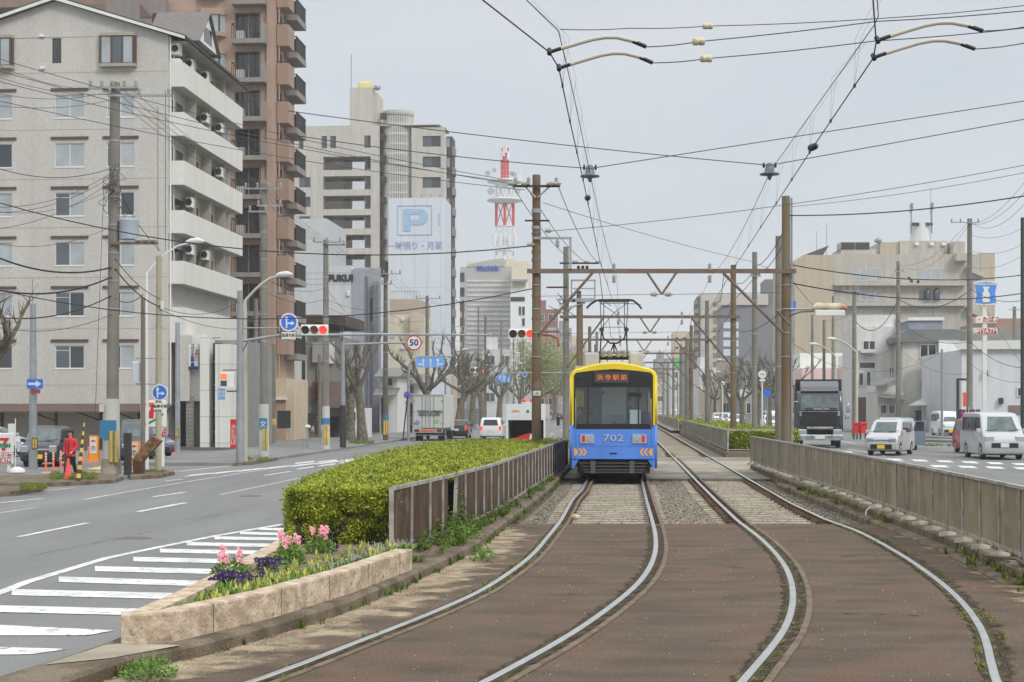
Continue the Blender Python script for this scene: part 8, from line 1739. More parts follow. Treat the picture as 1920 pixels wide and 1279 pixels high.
M().box(-1.05,1.05,-.1,.1,.60,.88).build('bumper', mat('truck_trim', C(160,162,160,.9)), tk); M().box(-.42,.42,-.12,-.1,.7,.82).build('reflector', orange_p, tk)
for s_ in (-1, 1): M().bbox(s_*.82-.17,s_*.82+.17,-.13,-.1,.68,.86,.02).build('tail_light', mat('tail_dark', C(120,40,50)), tk)
M().box(-1.0,1.0,.05,.12,.40,.46).build('under_guard', steel_m, tk); M().box(-.4,.4,.2,5,.4,.9).build('chassis', black_m, tk)
for x in (-.95,-.68,.68,.95):
 o = obj('wheel', wheel_t, tk, (x,1.3,.40)); o.scale = (1.1,1.33,1.33)
for x in (-.9,.9): o = obj('wheel', wheel_t, tk, (x,6.6,.40)); o.scale = (1.1,1.33,1.33)
M().bbox(-1.0,1.0,6.3,7.9,.7,2.3,.1).build('cab', whitep, tk)
wk = empty('work_truck', (PX(986, 80), 80, -.4), -HD, 'white work truck with orange beacon and open dark rear, half behind the rusty track pole', 'truck')
w = M(); w.box(-1.05,1.05,.0,.25,1.75,2.62); w.box(-1.05,-.95,0,4.5,.6,1.75); w.box(.95,1.05,0,4.5,.6,1.75); w.box(-1.05,1.05,.25,4.5,1.8,2.6); w.build('body', whitep, wk)
M().box(-.95,.95,2.5,2.6,.6,1.8).build('interior', black_m, wk); M().box(-.95,.95,.1,2.5,.6,.66).build('load_floor', black_m, wk)
M().prism([(-.9,.66),(.5,.66),(.2,1.05),(-.1,.98)], .1,.3,'y').build('red_load', red_p, wk); M().prism([(.15,.66),(.7,.66),(.6,.98),(.25,1.02)], .05,.1,'y').build('white_load', white_p, wk)
bc = M().bbox(-.25,.45,.1,.3,2.64,2.72,.02).build('beacon_bar', white_p, wk)
for x in (-.12,.32): M().lathe([(.13,0),(.13,.1),(.1,.17),(.0,.19)], (x,.2,2.72), 12).build('beacon', orange_p, bc)
M().disc((.1,-.02,2.22), .08, .02).build('green_mark', green_p, wk); M().box(-.75,-.35,-.02,-.002,2.18,2.28).build('yellow_label', yellow_p, wk); M().box(-.7,-.3,-.02,-.002,1.88,2.05).build('plate', white_p, wk); M().box(-1.0,1.0,-.1,.05,.45,.62).build('bumper', steel_m, wk)
M().bbox(-1.0,1.0,4.6,6.0,.6,2.4,.08).build('cab', whitep, wk)
for x in (-.85,.85):
 for y in (1.0,5.2): o = obj('wheel', wheel_t, wk, (x,y,.36)); o.scale = (1.2,1.2,1.2)
M().tube([(1.05,5,2.0),(1.5,5,2.1),(1.5,5,1.4)], .03, 6).build('mirror_arm', dark_m, wk); M().bbox(1.42,1.6,4.95,5.05,1.4,1.9,.03).build('mirror', black_m, wk)
chr_ = mat('dull_chrome', C(176,180,186), rough=.25, metal=.75, var=.35, scale=4)
dt = empty('dump_truck', (PX(1537, 80), 80, ZR), -R(9.5), 'black dump truck with chrome bumper and black grille coming up the right road', 'truck')
pf = [(0,.9),(-.02,1.5),(.06,2.1),(.22,2.95),(.34,3.05),(1.9,3.1),(2.0,.9)]
me = M(); profile_body(me, pf, 2.45, .03, 1.5, 3.1); me.build('cab', mat('truck_black', C(58,60,64), rough=.25, var=.06, coat=.5), dt)
M().prism([(.15,3.05),(1.9,3.1),(1.9,3.62),(.9,3.6),(.35,3.3)], -1.0,1.0,'x').build('roof_fairing', mat('fairing_grey', C(98,100,108), rough=.3, metal=.3, var=.05), dt)
M().add([(-1.02,-.0,2.02),(1.02,-.0,2.02),(.98,.17,2.85),(-.98,.17,2.85)], [(0,1,2,3)]).build('windscreen', wsg, dt)
M().box(-1.08,1.08,-.06,.0,1.72,1.98).build('lower_windscreen_panel', chr_, dt); M().box(-.75,.9,-.065,-.04,2.02,2.16).build('name_board', mat('board_dark', C(60,66,66)), dt); text('EXPRESS LINER', .09, (.08,-.075,2.09), white_p, dt)
for k in (-.6,0,.55): M().tube([(k-.1,-.06,1.95),(k+.3,-.03,2.12)], .014, 5).build('wiper', dark_m, dt)
g = M(); g.prism([(-.95,1.95),(.95,1.95),(.88,1.35),(.7,1.2),(-.7,1.2),(-.88,1.35)], -.14,-.05,'y'); g.build('grille', mat('grille_black', C(34,34,36), rough=.5, var=.2, scale=8), dt)
for z in (1.32,1.42,1.55,1.68,1.8): M().box(-.82,.82,-.155,-.14,z,z+.03).build('grille_bar', dark_m, dt)
M().disc((0,-.17,1.68), .09, .03).build('badge', dark_m, dt)
for s_ in (-1, 1):
 M().bbox(s_*1.12-.1,s_*1.12+.1,-.06,.2,1.2,2.0,.03).build('corner_panel', mat('truck_black', C(58,60,64)), dt)
 M().bbox(s_*.92-.24,s_*.92+.24,-.15,.1,.72,1.0,.04).build('headlight', lens_m, dt)
 for k in (.45,.62): M().disc((s_*k,-.2,.62), .07, .05).build('fog_lamp', lens_m, dt)
 M().tube([(s_*1.15,.2,2.5),(s_*1.5,.0,2.45),(s_*1.5,.0,1.7)], .03, 6).build('mirror_arm', chr_, dt); M().bbox(s_*1.5-.1,s_*1.5+.1,-.05,.05,1.9,2.35,.03).build('mirror', chr_, dt); M().bbox(s_*1.45-.12,s_*1.45+.12,-.05,.05,1.55,1.8,.03).build('mirror', chr_, dt)
M().bbox(-1.22,1.22,-.2,.1,.42,.72,.05).build('bumper', chr_, dt); M().bbox(-.7,.7,-.19,-.05,1.02,1.14,.02).build('chrome_bar', chr_, dt); M().box(-.25,.25,-.23,-.2,.5,.72).build('number_plate', white_p, dt)
bed = M(); bed.box(-1.22,1.22,2.1,7.5,1.0,3.3); bed.box(-1.24,1.24,1.9,2.1,1.0,3.72); bed.build('dump_body', mat('dump_black', C(46,46,50), rough=.4, var=.1), dt); M().box(-.6,.6,.3,7,.5,1.0).build('chassis', black_m, dt)
for y in (1.0,5.2,6.5):
 for x in (-1.0,1.0): o = obj('wheel', wheel_t, dt, (x,y,.5)); o.scale = (1.5,1.66,1.66)
for i, px_ in enumerate((1604, 1618)):
 r = empty('post_box', (PX(px_, 100), 100, -.1), 0, ['narrow red box left of the utility pole foot', 'red box on legs right of the utility pole foot'][i], 'red box'); w = .16 if i == 0 else .24
 M().bbox(-w,w,-.3,.3,.4,1.15,.04).build('box', red_p, r); M().box(-w*.6,w*.6,-.32,-.3,.95,1.0).build('slot', black_m, r)
 for s_ in (-1, 1): M().box(s_*w*.7-.03,s_*w*.7+.03,-.1,.1,0,.5).build('leg', dark_m, r)
conem = M().lathe([(.19,0),(.17,.03),(.16,.05),(.12,.06),(.035,.68),(.0,.7)], (0,0,0), 14);
def cone(px, by, H_, label, s=1):
 d = H_*F/(by-HY); o = conem.build('traffic_cone', mat('cone_red', C(224,70,56), rough=.5, var=.06), None, (PX(px, d), d, CH-H_)); o.scale = (s, s, s); tag(o, label, 'traffic cone'); return o
cone(128, 898, 2.27, 'red traffic cone in the grass in front of the walking person', .95); cone(1727, 831, 2.1, 'small orange cone beside the open car door', 1.0)
for i, px_ in enumerate((1804,1812,1826,1838)):
 r = empty('banner', (PX(px_, 100)+.02*i, 100+.3*i, -.1), 0, 'dark blue and red vertical shop banner beside the thick pole at right', 'banner', 'banners by the right utility pole'); b = M().box(-.22,.22,-.01,.01,.4,2.0).build('cloth', mat('banner_navy', C(50,50,110), var=.1), r)
 for k in range(4): M().prism([(-.12,.55+k*.38),(.1,.5+k*.38),(.14,.72+k*.38),(-.05,.78+k*.38)], -.018,-.012,'y').build('red_mark', mat('banner_red', C(190,50,60)), b)
 M().tube([(.24,0,0),(.24,0,2.2)], .02, 6).build('pole', white_p, r)
rl = empty('railing', (PX(1733, 120), 120, -.1), 0, 'low metal hoop railing behind the orange cone at right', 'railing')
for k in range(7): M().tube([(k*.55,0,0),(k*.55,0,.8),(k*.55+.4,0,.8),(k*.55+.4,0,0)], .03, 6).build('hoop', steel_m, rl)
tag(M().prism([(PX(1735,95),95),(PX(1800,92),92),(PX(1800,97),97),(PX(1740,99),99)], -.14,-.02).build('pavement', walk_m), kind='structure')
r = empty('signboard', (PX(1810, 106), 106, -.1), 0, 'white and orange signboard in dark frame behind the thick pole at right', 'sign'); M().box(-.62,-.45,-.1,.1,0,4.2).build('frame', dark_m, r); M().box(-.45,.5,-.1,.1,4.05,4.2).build('frame', dark_m, r); M().box(-.3,.1,-.08,.05,2.0,3.9).build('board', white_p, r); M().box(-.2,.05,-.09,-.08,2.2,3.2).build('orange_panel', orange_p, r)
d = 55; sg = empty('shop_signboard', (PX(10, d), d, -.35), 0, 'white stand sign with red and orange numeral seven at the left edge', 'sign'); zz = lambda py: PZ(py, d)+.35; xx = lambda px: PX(px, d)-PX(10, d)
M().bbox(xx(-14),xx(25),-.1,.1,zz(848),zz(812),.04).build('board', white_p, sg)
M().prism([(xx(-10),zz(826)),(xx(2),zz(826)),(xx(2),zz(821)),(xx(-10),zz(821))], -.115,-.1,'y').build('orange_bar', orange_p, sg); M().prism([(xx(2),zz(826)),(xx(2),zz(821)),(xx(19),zz(821)),(xx(18),zz(824)),(xx(12),zz(832)),(xx(6),zz(832)),(xx(11),zz(826))], -.116,-.1,'y').build('numeral', red_p, sg)
text('ELEVEN', .14, (xx(5),-.12,zz(835.5)), green_p, sg, bold=.01); M().box(xx(5),xx(12),-.115,-.1,zz(845),zz(839)).build('numeral', red_p, sg)
b = M().box(xx(-14),xx(24),-.09,.09,zz(869),zz(849)).build('lower_board', white_p, sg); M().box(xx(3),xx(23),-.1,-.09,zz(859),zz(850)).build('red_panel', red_p, b); text('たばこ', .15, (xx(13),-.11,zz(854.5)), white_p, b, bold=.008, sx=.85); M().box(xx(-13),xx(23),-.1,-.09,zz(868.5),zz(859.5)).build('red_panel', mat('sign_crimson', C(190,44,58)), b); text('銀行ATM', .15, (xx(5),-.11,zz(864)), white_p, b, bold=.008, sx=.9)
M().box(xx(14),xx(19),-.05,.05,0,zz(869)).build('leg', white_p, sg); M().box(xx(-10),xx(-5),-.05,.05,0,zz(869)).build('leg', white_p, sg); M().lathe([(.3,0),(.28,.12),(.1,.2)], (xx(32),0,-.02), 12).build('weight', white_p, sg)
bn = empty('banner', (PX(22, 57), 57, -.35), 0, 'white shop banner on a pole behind the left stand sign', 'banner'); M().box(-.14,.12,-.01,.01,.9,1.75).build('cloth', white_p, bn); M().tube([(.14,0,0),(.14,0,1.95)], .02, 6).build('pole', white_p, bn)
d = 60; sg = empty('shop_signboard', (PX(288, d), d, -.35), 0, 'large white shop sign with red and orange numeral seven behind the round arrow sign pole', 'sign'); zz = lambda py: PZ(py, d)+.35; xx = lambda px: PX(px, d)-PX(288, d)
M().bbox(xx(264),xx(312),-.1,.1,zz(800),zz(751),.04).build('board', white_p, sg)
M().box(xx(268),xx(292),-.115,-.1,zz(762),zz(755)).build('orange_bar', orange_p, sg); M().prism([(xx(280),zz(775)),(xx(289),zz(775)),(xx(300),zz(756)),(xx(288),zz(755.5))][::-1], -.12,-.116,'y').build('numeral', red_p, sg); M().prism([(xx(280),zz(784)),(xx(289),zz(784)),(xx(290),zz(775.4)),(xx(281),zz(775.4))][::-1], -.12,-.1,'y').build('numeral', red_p, sg)
M().prism([(xx(268),zz(793)),(xx(276),zz(793)),(xx(296),zz(783)),(xx(307),zz(774)),(xx(307),zz(779)),(xx(290),zz(790)),(xx(276),zz(798)),(xx(268),zz(798))], -.114,-.1,'y').build('green_swoosh', green_p, sg)
M().box(xx(300),xx(308),-.05,.05,0,zz(800)).build('leg', white_p, sg); M().box(xx(266),xx(274),-.05,.05,0,zz(800)).build('leg', white_p, sg); b = M().box(xx(303),xx(312),-.12,-.1,zz(818),zz(805)).build('red_plate', red_p, sg); text('た', .2, (xx(307.5),-.13,zz(811)), white_p, b)
for i, (px_, by, tp, wd) in enumerate([(176.5,866,817,16),(253,858,812,18)]):
 H_ = 2.4; d = H_*F/(by-HY) if i == 0 else 62; k = d/F; r = empty('sign_barrier', (PX(px_, d), d, -.4), 0, ['orange stand with red arrow and green emblem, left of the big utility pole', 'orange stand with red arrow panel right of the big pole'][i], 'sign stand'); h = (by-tp)*k
 M().prism([(-wd*.62*k,0),(wd*.62*k,0),(wd*.5*k,h*.45),(wd*.5*k,h),(-wd*.5*k,h),(-wd*.5*k,h*.3)], -.12,.12,'y').build('stand', mat('barrier_orange', C(244,150,40), rough=.45, var=.05), r)
 p = M().box(-wd*.38*k,wd*.38*k,-.14,-.12,h*.32,h*.94).build('panel', white_p, r); mark_on(p, arrow((0,h*.80), wd*.55*k, wd*.13*k, math.pi/2, 3), -.14, red_p)
 M().disc((0,-.15,h*.53), wd*.27*k, .008).build('green_ring', green_p, p); M().disc((0,-.156,h*.53), wd*.21*k, .006).build('ring_inner', white_p, p); text('7', wd*.3*k, (0,-.16,h*.53), red_p, p, bold=.01)
dl = M(); dl.lathe([(.10,0),(.10,.03),(.04,.05),(.038,.7),(.0,.72)], (0,0,0), 10); dlm = dl.mesh('post', orange_p); bnd = M().tube([(0,0,0),(0,0,.06)], .042, 10).mesh('reflective_band', white_p)
for i, (px_, by) in enumerate([(86,882),(100,880),(114,878),(155,868),(166,866),(195,864),(232,862),(293,856),(312,851),(322,849),(326,852)]):
 d = 2.4*F/(by-HY); r = empty('delineator_post', (PX(px_, d), d, -.4), 0, 'orange flexible post with white bands at the car park edge', 'delineator post', 'orange delineator posts of the car park'); obj('post', dlm, r)
 for k in range(3): obj('reflective_band', bnd, r, (0,0,.38+.11*k))
r = tag(M().bbox(-.12,.12,-.1,.1,0,1.45,.02).build('post', dark_m, None, (PX(239.5, 51), 51, -.3)), 'dark square post right of the big utility pole', 'post')
tb = empty('timber_block', (PX(262, 52), 52, -.3), 0, 'weathered brown timber block propped aslant between two posts', 'timber'); wd = mixmat('weathered_timber', C(150,118,86,.8), C(108,80,62,.8), scale=6, rough=.9, bump=.5, fine=.2)
M().prism([(-.18,.55),(.04,.35),(.78,1.15),(.45,1.32)], -.2,.2,'y').build('beam', wd, tb); M().prism([(-.18,0),(.12,0),(.12,.42),(-.18,.52)], -.22,.22,'y').build('stump', mat('dark_timber', C(96,66,54,.8), rough=.9, var=.15), tb)
g = [Gl(95+random.random()*85, 897+random.random()*10) for _ in range(260)]
tufts([(x, y, -.27, random.uniform(.6,1.8)) for x, y in g]+[(*Gl(40+random.random()*45, 919+random.random()*10), -.25, 1.1) for _ in range(110)]+[(*Gl(250+random.random()*60, 889+random.random()*4), -.27, .9) for _ in range(50)]+[(*Gl(445+random.random()*60, 864+random.random()*5), -.27, 1) for _ in range(60)]+[(*Gl(655+random.random()*45, 832+random.random()*5), -.26, 1.6) for _ in range(80)]+[(*G(1732+random.random()*60, 834+random.random()*4, -.02), 0, 1) for _ in range(60)], 'grass', grass_m, 'tufts of grass on the small traffic islands', (.03,.11), 10, .006)
def skin_obj(name, joints, edges, m, parent, sub=1, smooth=True):
 me = bpy.data.meshes.new(name); me.from_pydata([j[:3] for j in joints], edges, []); me.materials.append(m)
 o = bpy.data.objects.new(name, me); COL.objects.link(o); o.parent = parent
 sk = o.modifiers.new('Skin', 'SKIN'); sk.use_smooth_shade = True
 lay = me.skin_vertices[0] if me.skin_vertices else None
 if lay is None:
  bpy.context.view_layer.objects.active = o; bpy.ops.mesh.customdata_skin_add(); lay = me.skin_vertices[0]
 for i, j in enumerate(joints): lay.data[i].radius = (j[3], j[4] if len(j) > 4 else j[3])
 lay.data[0].use_root = True
 sb = o.modifiers.new('Subdivision', 'SUBSURF'); sb.levels = sub; sb.render_levels = sub; return o
skin_m = mat('skin', C(206,160,134,.9), rough=.55, var=.04); hair_m = mat('black_hair', C(42,36,34), rough=.6, var=.2, scale=30)
def person(px, d, zg, rz, label, H_=1.65, top=red_p, legs=black_m, coat=False, walk=.25, arms=((.30,.95,-.12),(.22,.98,-.22)), bag=None):
 r = empty('person', (PX(px, d), d, zg), rz, label, 'person'); s = H_/1.65
 J = [(0,0,.90,.125,.09),(0,0,1.05,.12,.085),(0,-.01,1.2,.14,.09),(0,0,1.34,.11,.07),(0,0,1.42,.05),(0,-.01,1.48,.055),(0,-.02,1.53,.082,.09),(0,-.015,1.59,.085,.098),(0,-.01,1.64,.055,.065)]
 E = [(i, i+1) for i in range(8)]
 def chain(start, pts):
  p = start
  for q in pts: J.append(q); E.append((p, len(J)-1)); p = len(J)-1
  return p
 w = walk
 feet = []
 for sx_, f_ in ((-1, -w), (1, w)):
  chain(0, [(sx_*.09,0,.84,.085),(sx_*.095,f_*.45-.03,.47,.06),(sx_*.09,f_,.10,.038),(sx_*.09,f_-.04,.045,.04,.03),(sx_*.095,f_-.15,.03,.035,.022)])
 for sx_, (hx, hz, hy) in ((-1, arms[0]), (1, arms[1])):
  e_ = chain(3, [(sx_*.17,0,1.33,.052),(sx_*.24,.05,1.08,.042),(sx_*hx,hy,hz,.028),(sx_*hx*.98,hy-.05,hz-.03,.034,.018)])
  for k in range(4): chain(e_, [(sx_*hx*.98+(k-1.5)*.017,hy-.09,hz-.045-.004*k,.009),(sx_*hx*.98+(k-1.5)*.017,hy-.115,hz-.075,.008)])
  chain(e_, [(sx_*(hx*.98-.035),hy-.06,hz-.03,.010),(sx_*(hx*.98-.045),hy-.085,hz-.05,.009)])
 J = [tuple([v*s for v in j]) for j in J]
 skin_obj('body', J, E, skin_m, r, 1)
 fm_ = M()
 for sx_ in (-1, 1): fm_.lathe([(.0,-.008),(.012,0),(.0,.008)], (sx_*.03*s,-.104*s,1.575*s), 8)
 fm_.build('eyes', black_m, r); M().add([(-.014*s,-.1*s,1.535*s),(.014*s,-.1*s,1.535*s),(0,-.13*s,1.54*s),(0,-.1*s,1.58*s)], [(0,1,2),(1,3,2),(3,0,2)]).build('nose', skin_m, r); M().box(-.024*s,.024*s,-.106*s,-.09*s,1.503*s,1.512*s).build('mouth', mat('lips', C(160,90,80)), r)
 hm = M(); n = 14; vs = []; rings = [(0,1.72),(.06,1.712),(.098,1.68),(.115,1.62),(.113,1.565),(.1,1.515)]
 for (rr, z) in rings:
  for j in range(n):
   a = 2*math.pi*j/n; front = math.cos(a-math.pi*1.5) > .35
   zz_ = max(z, 1.625) if front else z; vs.append((rr*math.cos(a)*s*random.uniform(.94,1.06), (rr*1.12*math.sin(a)+.0)*s*random.uniform(.95,1.05), zz_*s))
 hm.smooth = True; hm.add(vs, [(i*n+j, i*n+(j+1) % n, (i+1)*n+(j+1) % n, (i+1)*n+j) for i in range(5) for j in range(n)]); hm.build('hair', hair_m, r)
 lowz = .50 if coat else .72; jm = M(); n = 16; jr = [(lowz,.215 if coat else .205,.15),(.82,.19,.14),(.95,.175,.13),(1.08,.168,.12),(1.22,.185,.125),(1.32,.192,.115),(1.365,.16,.1),(1.39,.1,.085),(1.43,.062,.062)]
 o0 = 0; jm.smooth = True; vs = []
 for (z, a_, b_) in jr:
  for j in range(n):
   an = 2*math.pi*j/n; k = 1+.03*math.sin(an*5+z*9); vs.append((a_*math.cos(an)*k*s, (b_*math.sin(an)*k-.0)*s, z*s))
 jm.add(vs, [(i*n+j, (i*n+(j+1) % n), (i+1)*n+(j+1) % n, (i+1)*n+j) for i in range(len(jr)-1) for j in range(n)])
 for sx_, (hx, hz, hy) in ((-1, arms[0]), (1, arms[1])):
  jm.tube([(sx_*.09*s,0,1.32*s),(sx_*.165*s,0,1.33*s),(sx_*.215*s,.03*s,1.2*s),(sx_*.245*s,.05*s,1.08*s),(sx_*(.245+(hx-.245)*.5)*s,(.05+(hy-.05)*.5)*s,(1.08+(hz-1.08)*.5+.005)*s),(sx_*hx*s,(hy+.015)*s,(hz+.02)*s)], [.05*s,.078*s,.07*s,.062*s,.055*s,.046*s], 10)
 jm.tube([(0,-.005,1.38*s),(0,-.01,1.425*s)], [.085*s,.066*s], 12, cap=False)
 j_ = jm.build('coat' if coat else 'jacket', top, r); zp = M(); zp.box(-.006*s,.006*s,-.155*s,-.125*s,.74*s,1.3*s); zp.build('zip', dark_m, j_)
 tm = M()
 for sx_, f_ in ((-1, -w), (1, w)): tm.tube([(sx_*.085*s,0,.93*s),(sx_*.09*s,0,.84*s),(sx_*.095*s,(f_*.45-.03)*s,.47*s),(sx_*.09*s,(f_+.005)*s,.09*s)], [.10*s,.105*s,.078*s,.06*s], 12)
 tm.build('trousers', legs, r)
 sh_ = M()
 for sx_, f_ in ((-1, -w), (1, w)): sh_.tube([(sx_*.09*s,(f_+.05)*s,.045*s),(sx_*.09*s,(f_-.03)*s,.05*s),(sx_*.095*s,(f_-.13)*s,.035*s),(sx_*.095*s,(f_-.19)*s,.025*s)], [.04*s,.05*s,.042*s,.025*s], 10)
 sh_.build('shoes', black_m, r)
 if bag:
  for b in bag: o = M(); o.lathe([(.02,.28),(.05,.2),(.13,.05),(.14,-.1),(.08,-.2),(.0,-.22)], (0,0,0), 10); ob = o.build('carrier_bag', white_p, None, None); ob.parent = None; ob.location = Vector((PX(px, d)+b[0], d+b[1], zg+b[2])); tag(ob, b[3], 'bag')
 return r
pr_ = person(132, 50.5, -.29, R(-14), 'person with short dark hair in a red jacket walking by the traffic cone', 1.50, mat('jacket_red', C(206,44,52), rough=.7, var=.1, scale=6), black_m, arms=((.24,.86,-.05),(.20,.90,-.2)), walk=.22)
person(595, 121, -.28, R(12), 'pedestrian in a long dark coat carrying white bags on the pavement', 1.6, mat('coat_brown', C(92,84,84,.8), rough=.9, var=.1), black_m, coat=True, walk=.1, arms=((.26,.85,0),(.26,.85,0)), bag=[(-.36,-.05,.55,'white carrier bag in the coated pedestrian\'s right hand, on the left'),(.36,-.05,.62,'white carrier bag in the coated pedestrian\'s left hand, on the right')])
person(769, 135, -.28, R(170), 'pedestrian in dark trousers walking away beside the box truck', 1.65, mat('shirt_grey', C(110,114,118,.85)), black_m, walk=.15)
dv = person(1180, 42.2, .62, R(-8), 'tram driver in dark uniform behind the right windscreen pane', 1.62, mat('uniform_navy', C(54,56,66,.8), rough=.8, var=.1), black_m, walk=.05, arms=((.25,1.02,-.3),(.25,1.02,-.3)))
dv2 = person(1088, 42.6, .38, R(4), 'passenger with dark hair low behind the left windscreen pane', 1.6, mat('jacket_black', C(50,48,50,.8), rough=.8), black_m, walk=.05)
bk = empty('bicycle', (PX(708, 128), 128, -.28), 0, 'bicycle parked against the blue-grey wall', 'bicycle')
for x in (-.5, .5): M().tube([(x+.32*math.cos(a*.3927),0,.33+.32*math.sin(a*.3927)) for a in range(17)], .02, 5).build('wheel', tyre_m, bk)
M().tube([(-.5,0,.33),(-.15,0,.8),(.35,0,.8),(.5,0,.33)], .02, 5).tube([(-.15,0,.8),(0,0,.35),(.35,0,.8)], .02, 5).tube([(.35,0,.8),(.38,0,1.0),(.25,0,1.02)], .018, 5).build('frame', dark_m, bk); M().bbox(-.28,-.05,-.07,.07,.84,.9,.02).build('saddle', black_m, bk)
def tree(label, px, d, zg, H_, spread, seed, lean=0, limbs=5, trunk_r=.22, fork=.42, name='pollarded_tree', twn=9, leafm=None, group=None, off=(0, 0)):
 rd = random.Random(seed); r = empty(name, (PX(px, d)+off[0], d+off[1], zg), 0, label, 'tree', group)
 me = M(); tw = M(); tips = []
 def limb(p, dr, L_, r0, lv):
  pts = [p]; rs = [r0]; q = Vector(p); dd = Vector(dr).normalized(); n = 5
  for i in range(n):
   dd = (dd+Vector((rd.gauss(0,.22), rd.gauss(0,.22), rd.gauss(.12,.15)))).normalized(); q = q+dd*L_/n; pts.append(tuple(q)); rs.append(r0*(1-.5*(i+1)/n)*(1+.25*rd.random()))
  rs[-1] *= 1.5; me.tube(pts, rs, 7)
  if lv > 0:
   for k in range(rd.choice((2, 3))):
    a = rd.uniform(0, 6.28); nd = (dd+Vector((math.cos(a), math.sin(a)*.8, rd.uniform(.0,.7)))*.9).normalized(); i = rd.choice((3, 4, 5)); limb(pts[i], nd, L_*rd.uniform(.55,.8), rs[i]*.62, lv-1)
  else: tips.append((q, dd))
  for k in range(2):
   j = rd.choice((2,3,4)); b = Vector(pts[j]); a = rd.uniform(0,6.28); e_ = b+Vector((math.cos(a)*.12, math.sin(a)*.12, .12)); me.tube([tuple(b), tuple(e_)], [rs[j]*.7, rs[j]*.55], 6); tips.append((e_, (e_-b).normalized()))
 h = H_*fork; tp = [(0,0,-.2),(lean*.2,0,h*.3),(lean*.5,0,h*.7),(lean,0,h)]; me.tube(tp, [trunk_r*1.5, trunk_r*1.05, trunk_r*.9, trunk_r], 10)
 me.tube([(0,0,-.2),(0,0,.25)], [trunk_r*1.9, trunk_r*1.2], 10)
 for k in range(limbs):
  a = 6.28*k/limbs+rd.uniform(-.3,.3); limb((lean,0,h*rd.uniform(.86,1)), (math.cos(a)*spread, math.sin(a)*spread*.7, rd.uniform(.6,1.4)), (H_-h)*rd.uniform(.5,.75), trunk_r*.5, 1)
 me.build('trunk', bark_m, r)
 for q, dd in tips:
  for k in range(twn):
   e_ = (dd+Vector((rd.gauss(0,.6), rd.gauss(0,.6), rd.uniform(.1,1)))).normalized()*rd.uniform(.25,.7); m_ = e_*.5+Vector((rd.gauss(0,.05), rd.gauss(0,.05), 0)); tw.tube([tuple(q), tuple(q+m_), tuple(q+e_)], [.016,.010,.004], 4, cap=False)
 tw.build('twigs', twig_m, r)
 if leafm:
  P_, N_ = [], []
  for q, dd in tips:
   for k in range(leafm[1]): P_.append((q.x+rd.gauss(0,leafm[2]), q.y+rd.gauss(0,leafm[2]), q.z+rd.gauss(.1,leafm[2]*.9))); N_.append((0,0,.5))
  leafcloud(P_, N_, leafm[3], 'crown', leafm[0], r, (0,0,0), per=3)
 return r
tree('big pollarded plane tree on the pavement right of the grey sign mast', 680, 100, -.28, 7.4, 1.0, 3, -.35, 5, .30, .5, twn=5)
tree('second pollarded tree trunk just behind the grey sign mast', 657, 104, -.28, 6.6, .7, 5, 0, 4, .3, .5, twn=5)
tree('dark pollarded tree rising behind the box truck', 800, 128, -.28, 9.0, 1.4, 8, 0, 6, .33, .42, twn=7)
tree('leaning pollarded tree above the black hatchback', 856, 148, -.28, 8.4, 1.1, 12, .9, 6, .34, .45, twn=7); tree('pollarded tree right of the black hatchback', 884, 165, -.28, 9.0, 1.1, 15, .3, 6, .34, .45, twn=7)
tree('pollarded tree left of the white boxy car', 906, 185, -.28, 9.5, 1.2, 18, -.5, 6, .36, .45, twn=7); tree('pollarded tree behind the white boxy car', 934, 205, -.28, 8.5, 1.2, 21, .3, 6, .34, .45, twn=7)
tree('hazy bare tree beside the far arrow board', 975, 235, -.28, 9, 1.2, 24, 0, 6, .34, .42, twn=6)
hz_leaf = mixmat('spring_leaf', C(150,158,96,.85), C(176,178,128,.9), scale=2, rough=.8, bump=0, fine=.2)
for i, (px_, d, H_) in enumerate([(1012, 250, 13.5), (1040, 285, 15), (958, 300, 13), (1062, 340, 15)]):
 tree(['hazy light green tree behind the rusty track pole', 'hazy light green tree left of the second track pole', 'hazy light green tree left of the half hidden signal', 'hazy light green tree just left of the tram'][i], px_, d, -.28, H_, 1.5, 30+i, 0, 6, .35, .35, 'leafy_tree', 3, (hz_leaf, 60, 1.1, .3))
tree('pollarded tree at the left frame edge, only its branches in view', -58, 44, -.3, 5.6, 1.4, 41, 0, 6, .26, .55, twn=4)
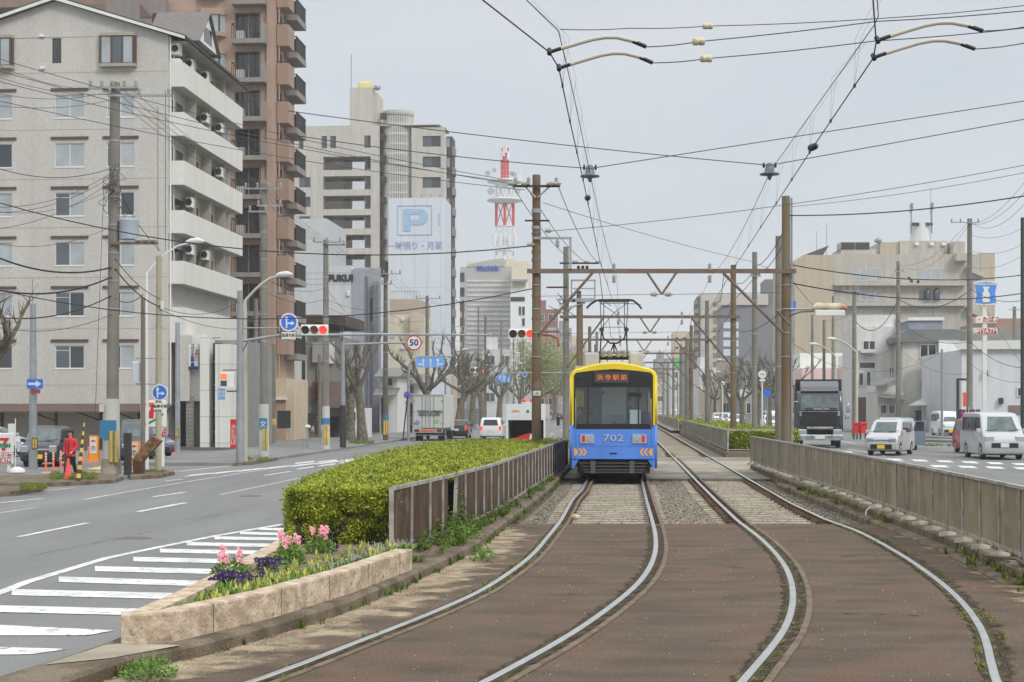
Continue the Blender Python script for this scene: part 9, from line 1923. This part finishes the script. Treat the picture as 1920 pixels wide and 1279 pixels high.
for i, (px_, d, H_, sp_) in enumerate([(1391,150,7.5,1.2),(1442,128,7.6,1.3),(1424,170,8,1.2),(1368,200,8.5,1.2),(1340,230,9,1.2),(1458,150,8,1.2)]):
 tree(['bare tree behind the second right track pole', 'bare tree beside the large round bus stop sign', 'bare tree between the two plain poles', 'bare tree behind the oncoming white cars', 'far bare tree at the minibus', 'bare tree left of the rusty right pole'][i], px_, d, -.05, H_, sp_, 50+i, 0, 6, .24, .4, 'bare_tree', 8)
s = empty('banner', (PX(1271, 240), 240, 9), 0, 'small green banner sign far beyond the fourth right track pole', 'sign'); M().box(-.6,.6,0,.1,-.9,1.1).build('board', mat('sign_green', C(90,190,110)), s); M().tube([(0,.05,-9),(0,.05,-.9)], .1, 6).build('post', steel_m, s)
s = empty('blue_sign', (PX(1439, 118), 118, 0), 0, 'small round blue sign right of the large bus stop sign', 'sign'); M().disc((0,0,3.15), .3, .03).build('disc', blue_p, s); M().tube([(0,.05,0),(0,.05,3.4)], .05, 6).build('post', steel_m, s)
cone(1282, 774.5, 2.0, 'tiny orange cone by the far pale median end', 1.0) if False else None
o = M(); o.lathe([(.0,0),(.07,.01),(.085,.05),(.06,.09),(.0,.11)], (0,0,0), 8); o = o.build('stone', mixmat('pale_stone', C(200,186,160), C(170,150,120), scale=12), None, (*G(1079, 975, 0), 0)); tag(o, 'pale stone resting beside the left rail at the end of the paving', 'stone')
hz = M().box(-1500,1500,-60,2300,-1.7,92).build('haze', mat('x_unused', (1,1,1))); hz.data.materials.clear()
hm = bpy.data.materials.new('haze'); hm.use_nodes = True; q = hm.node_tree; q.nodes.clear(); ou = q.nodes.new('ShaderNodeOutputMaterial'); pv = q.nodes.new('ShaderNodeVolumePrincipled')
pv.inputs['Color'].default_value = (.95,.95,.95,1); pv.inputs['Density'].default_value = .00042; pv.inputs['Anisotropy'].default_value = .2; q.links.new(pv.outputs[0], ou.inputs['Volume']); hz.data.materials.append(hm)
tag(hz, 'thin pale haze in the air', 'haze', kind='stuff')
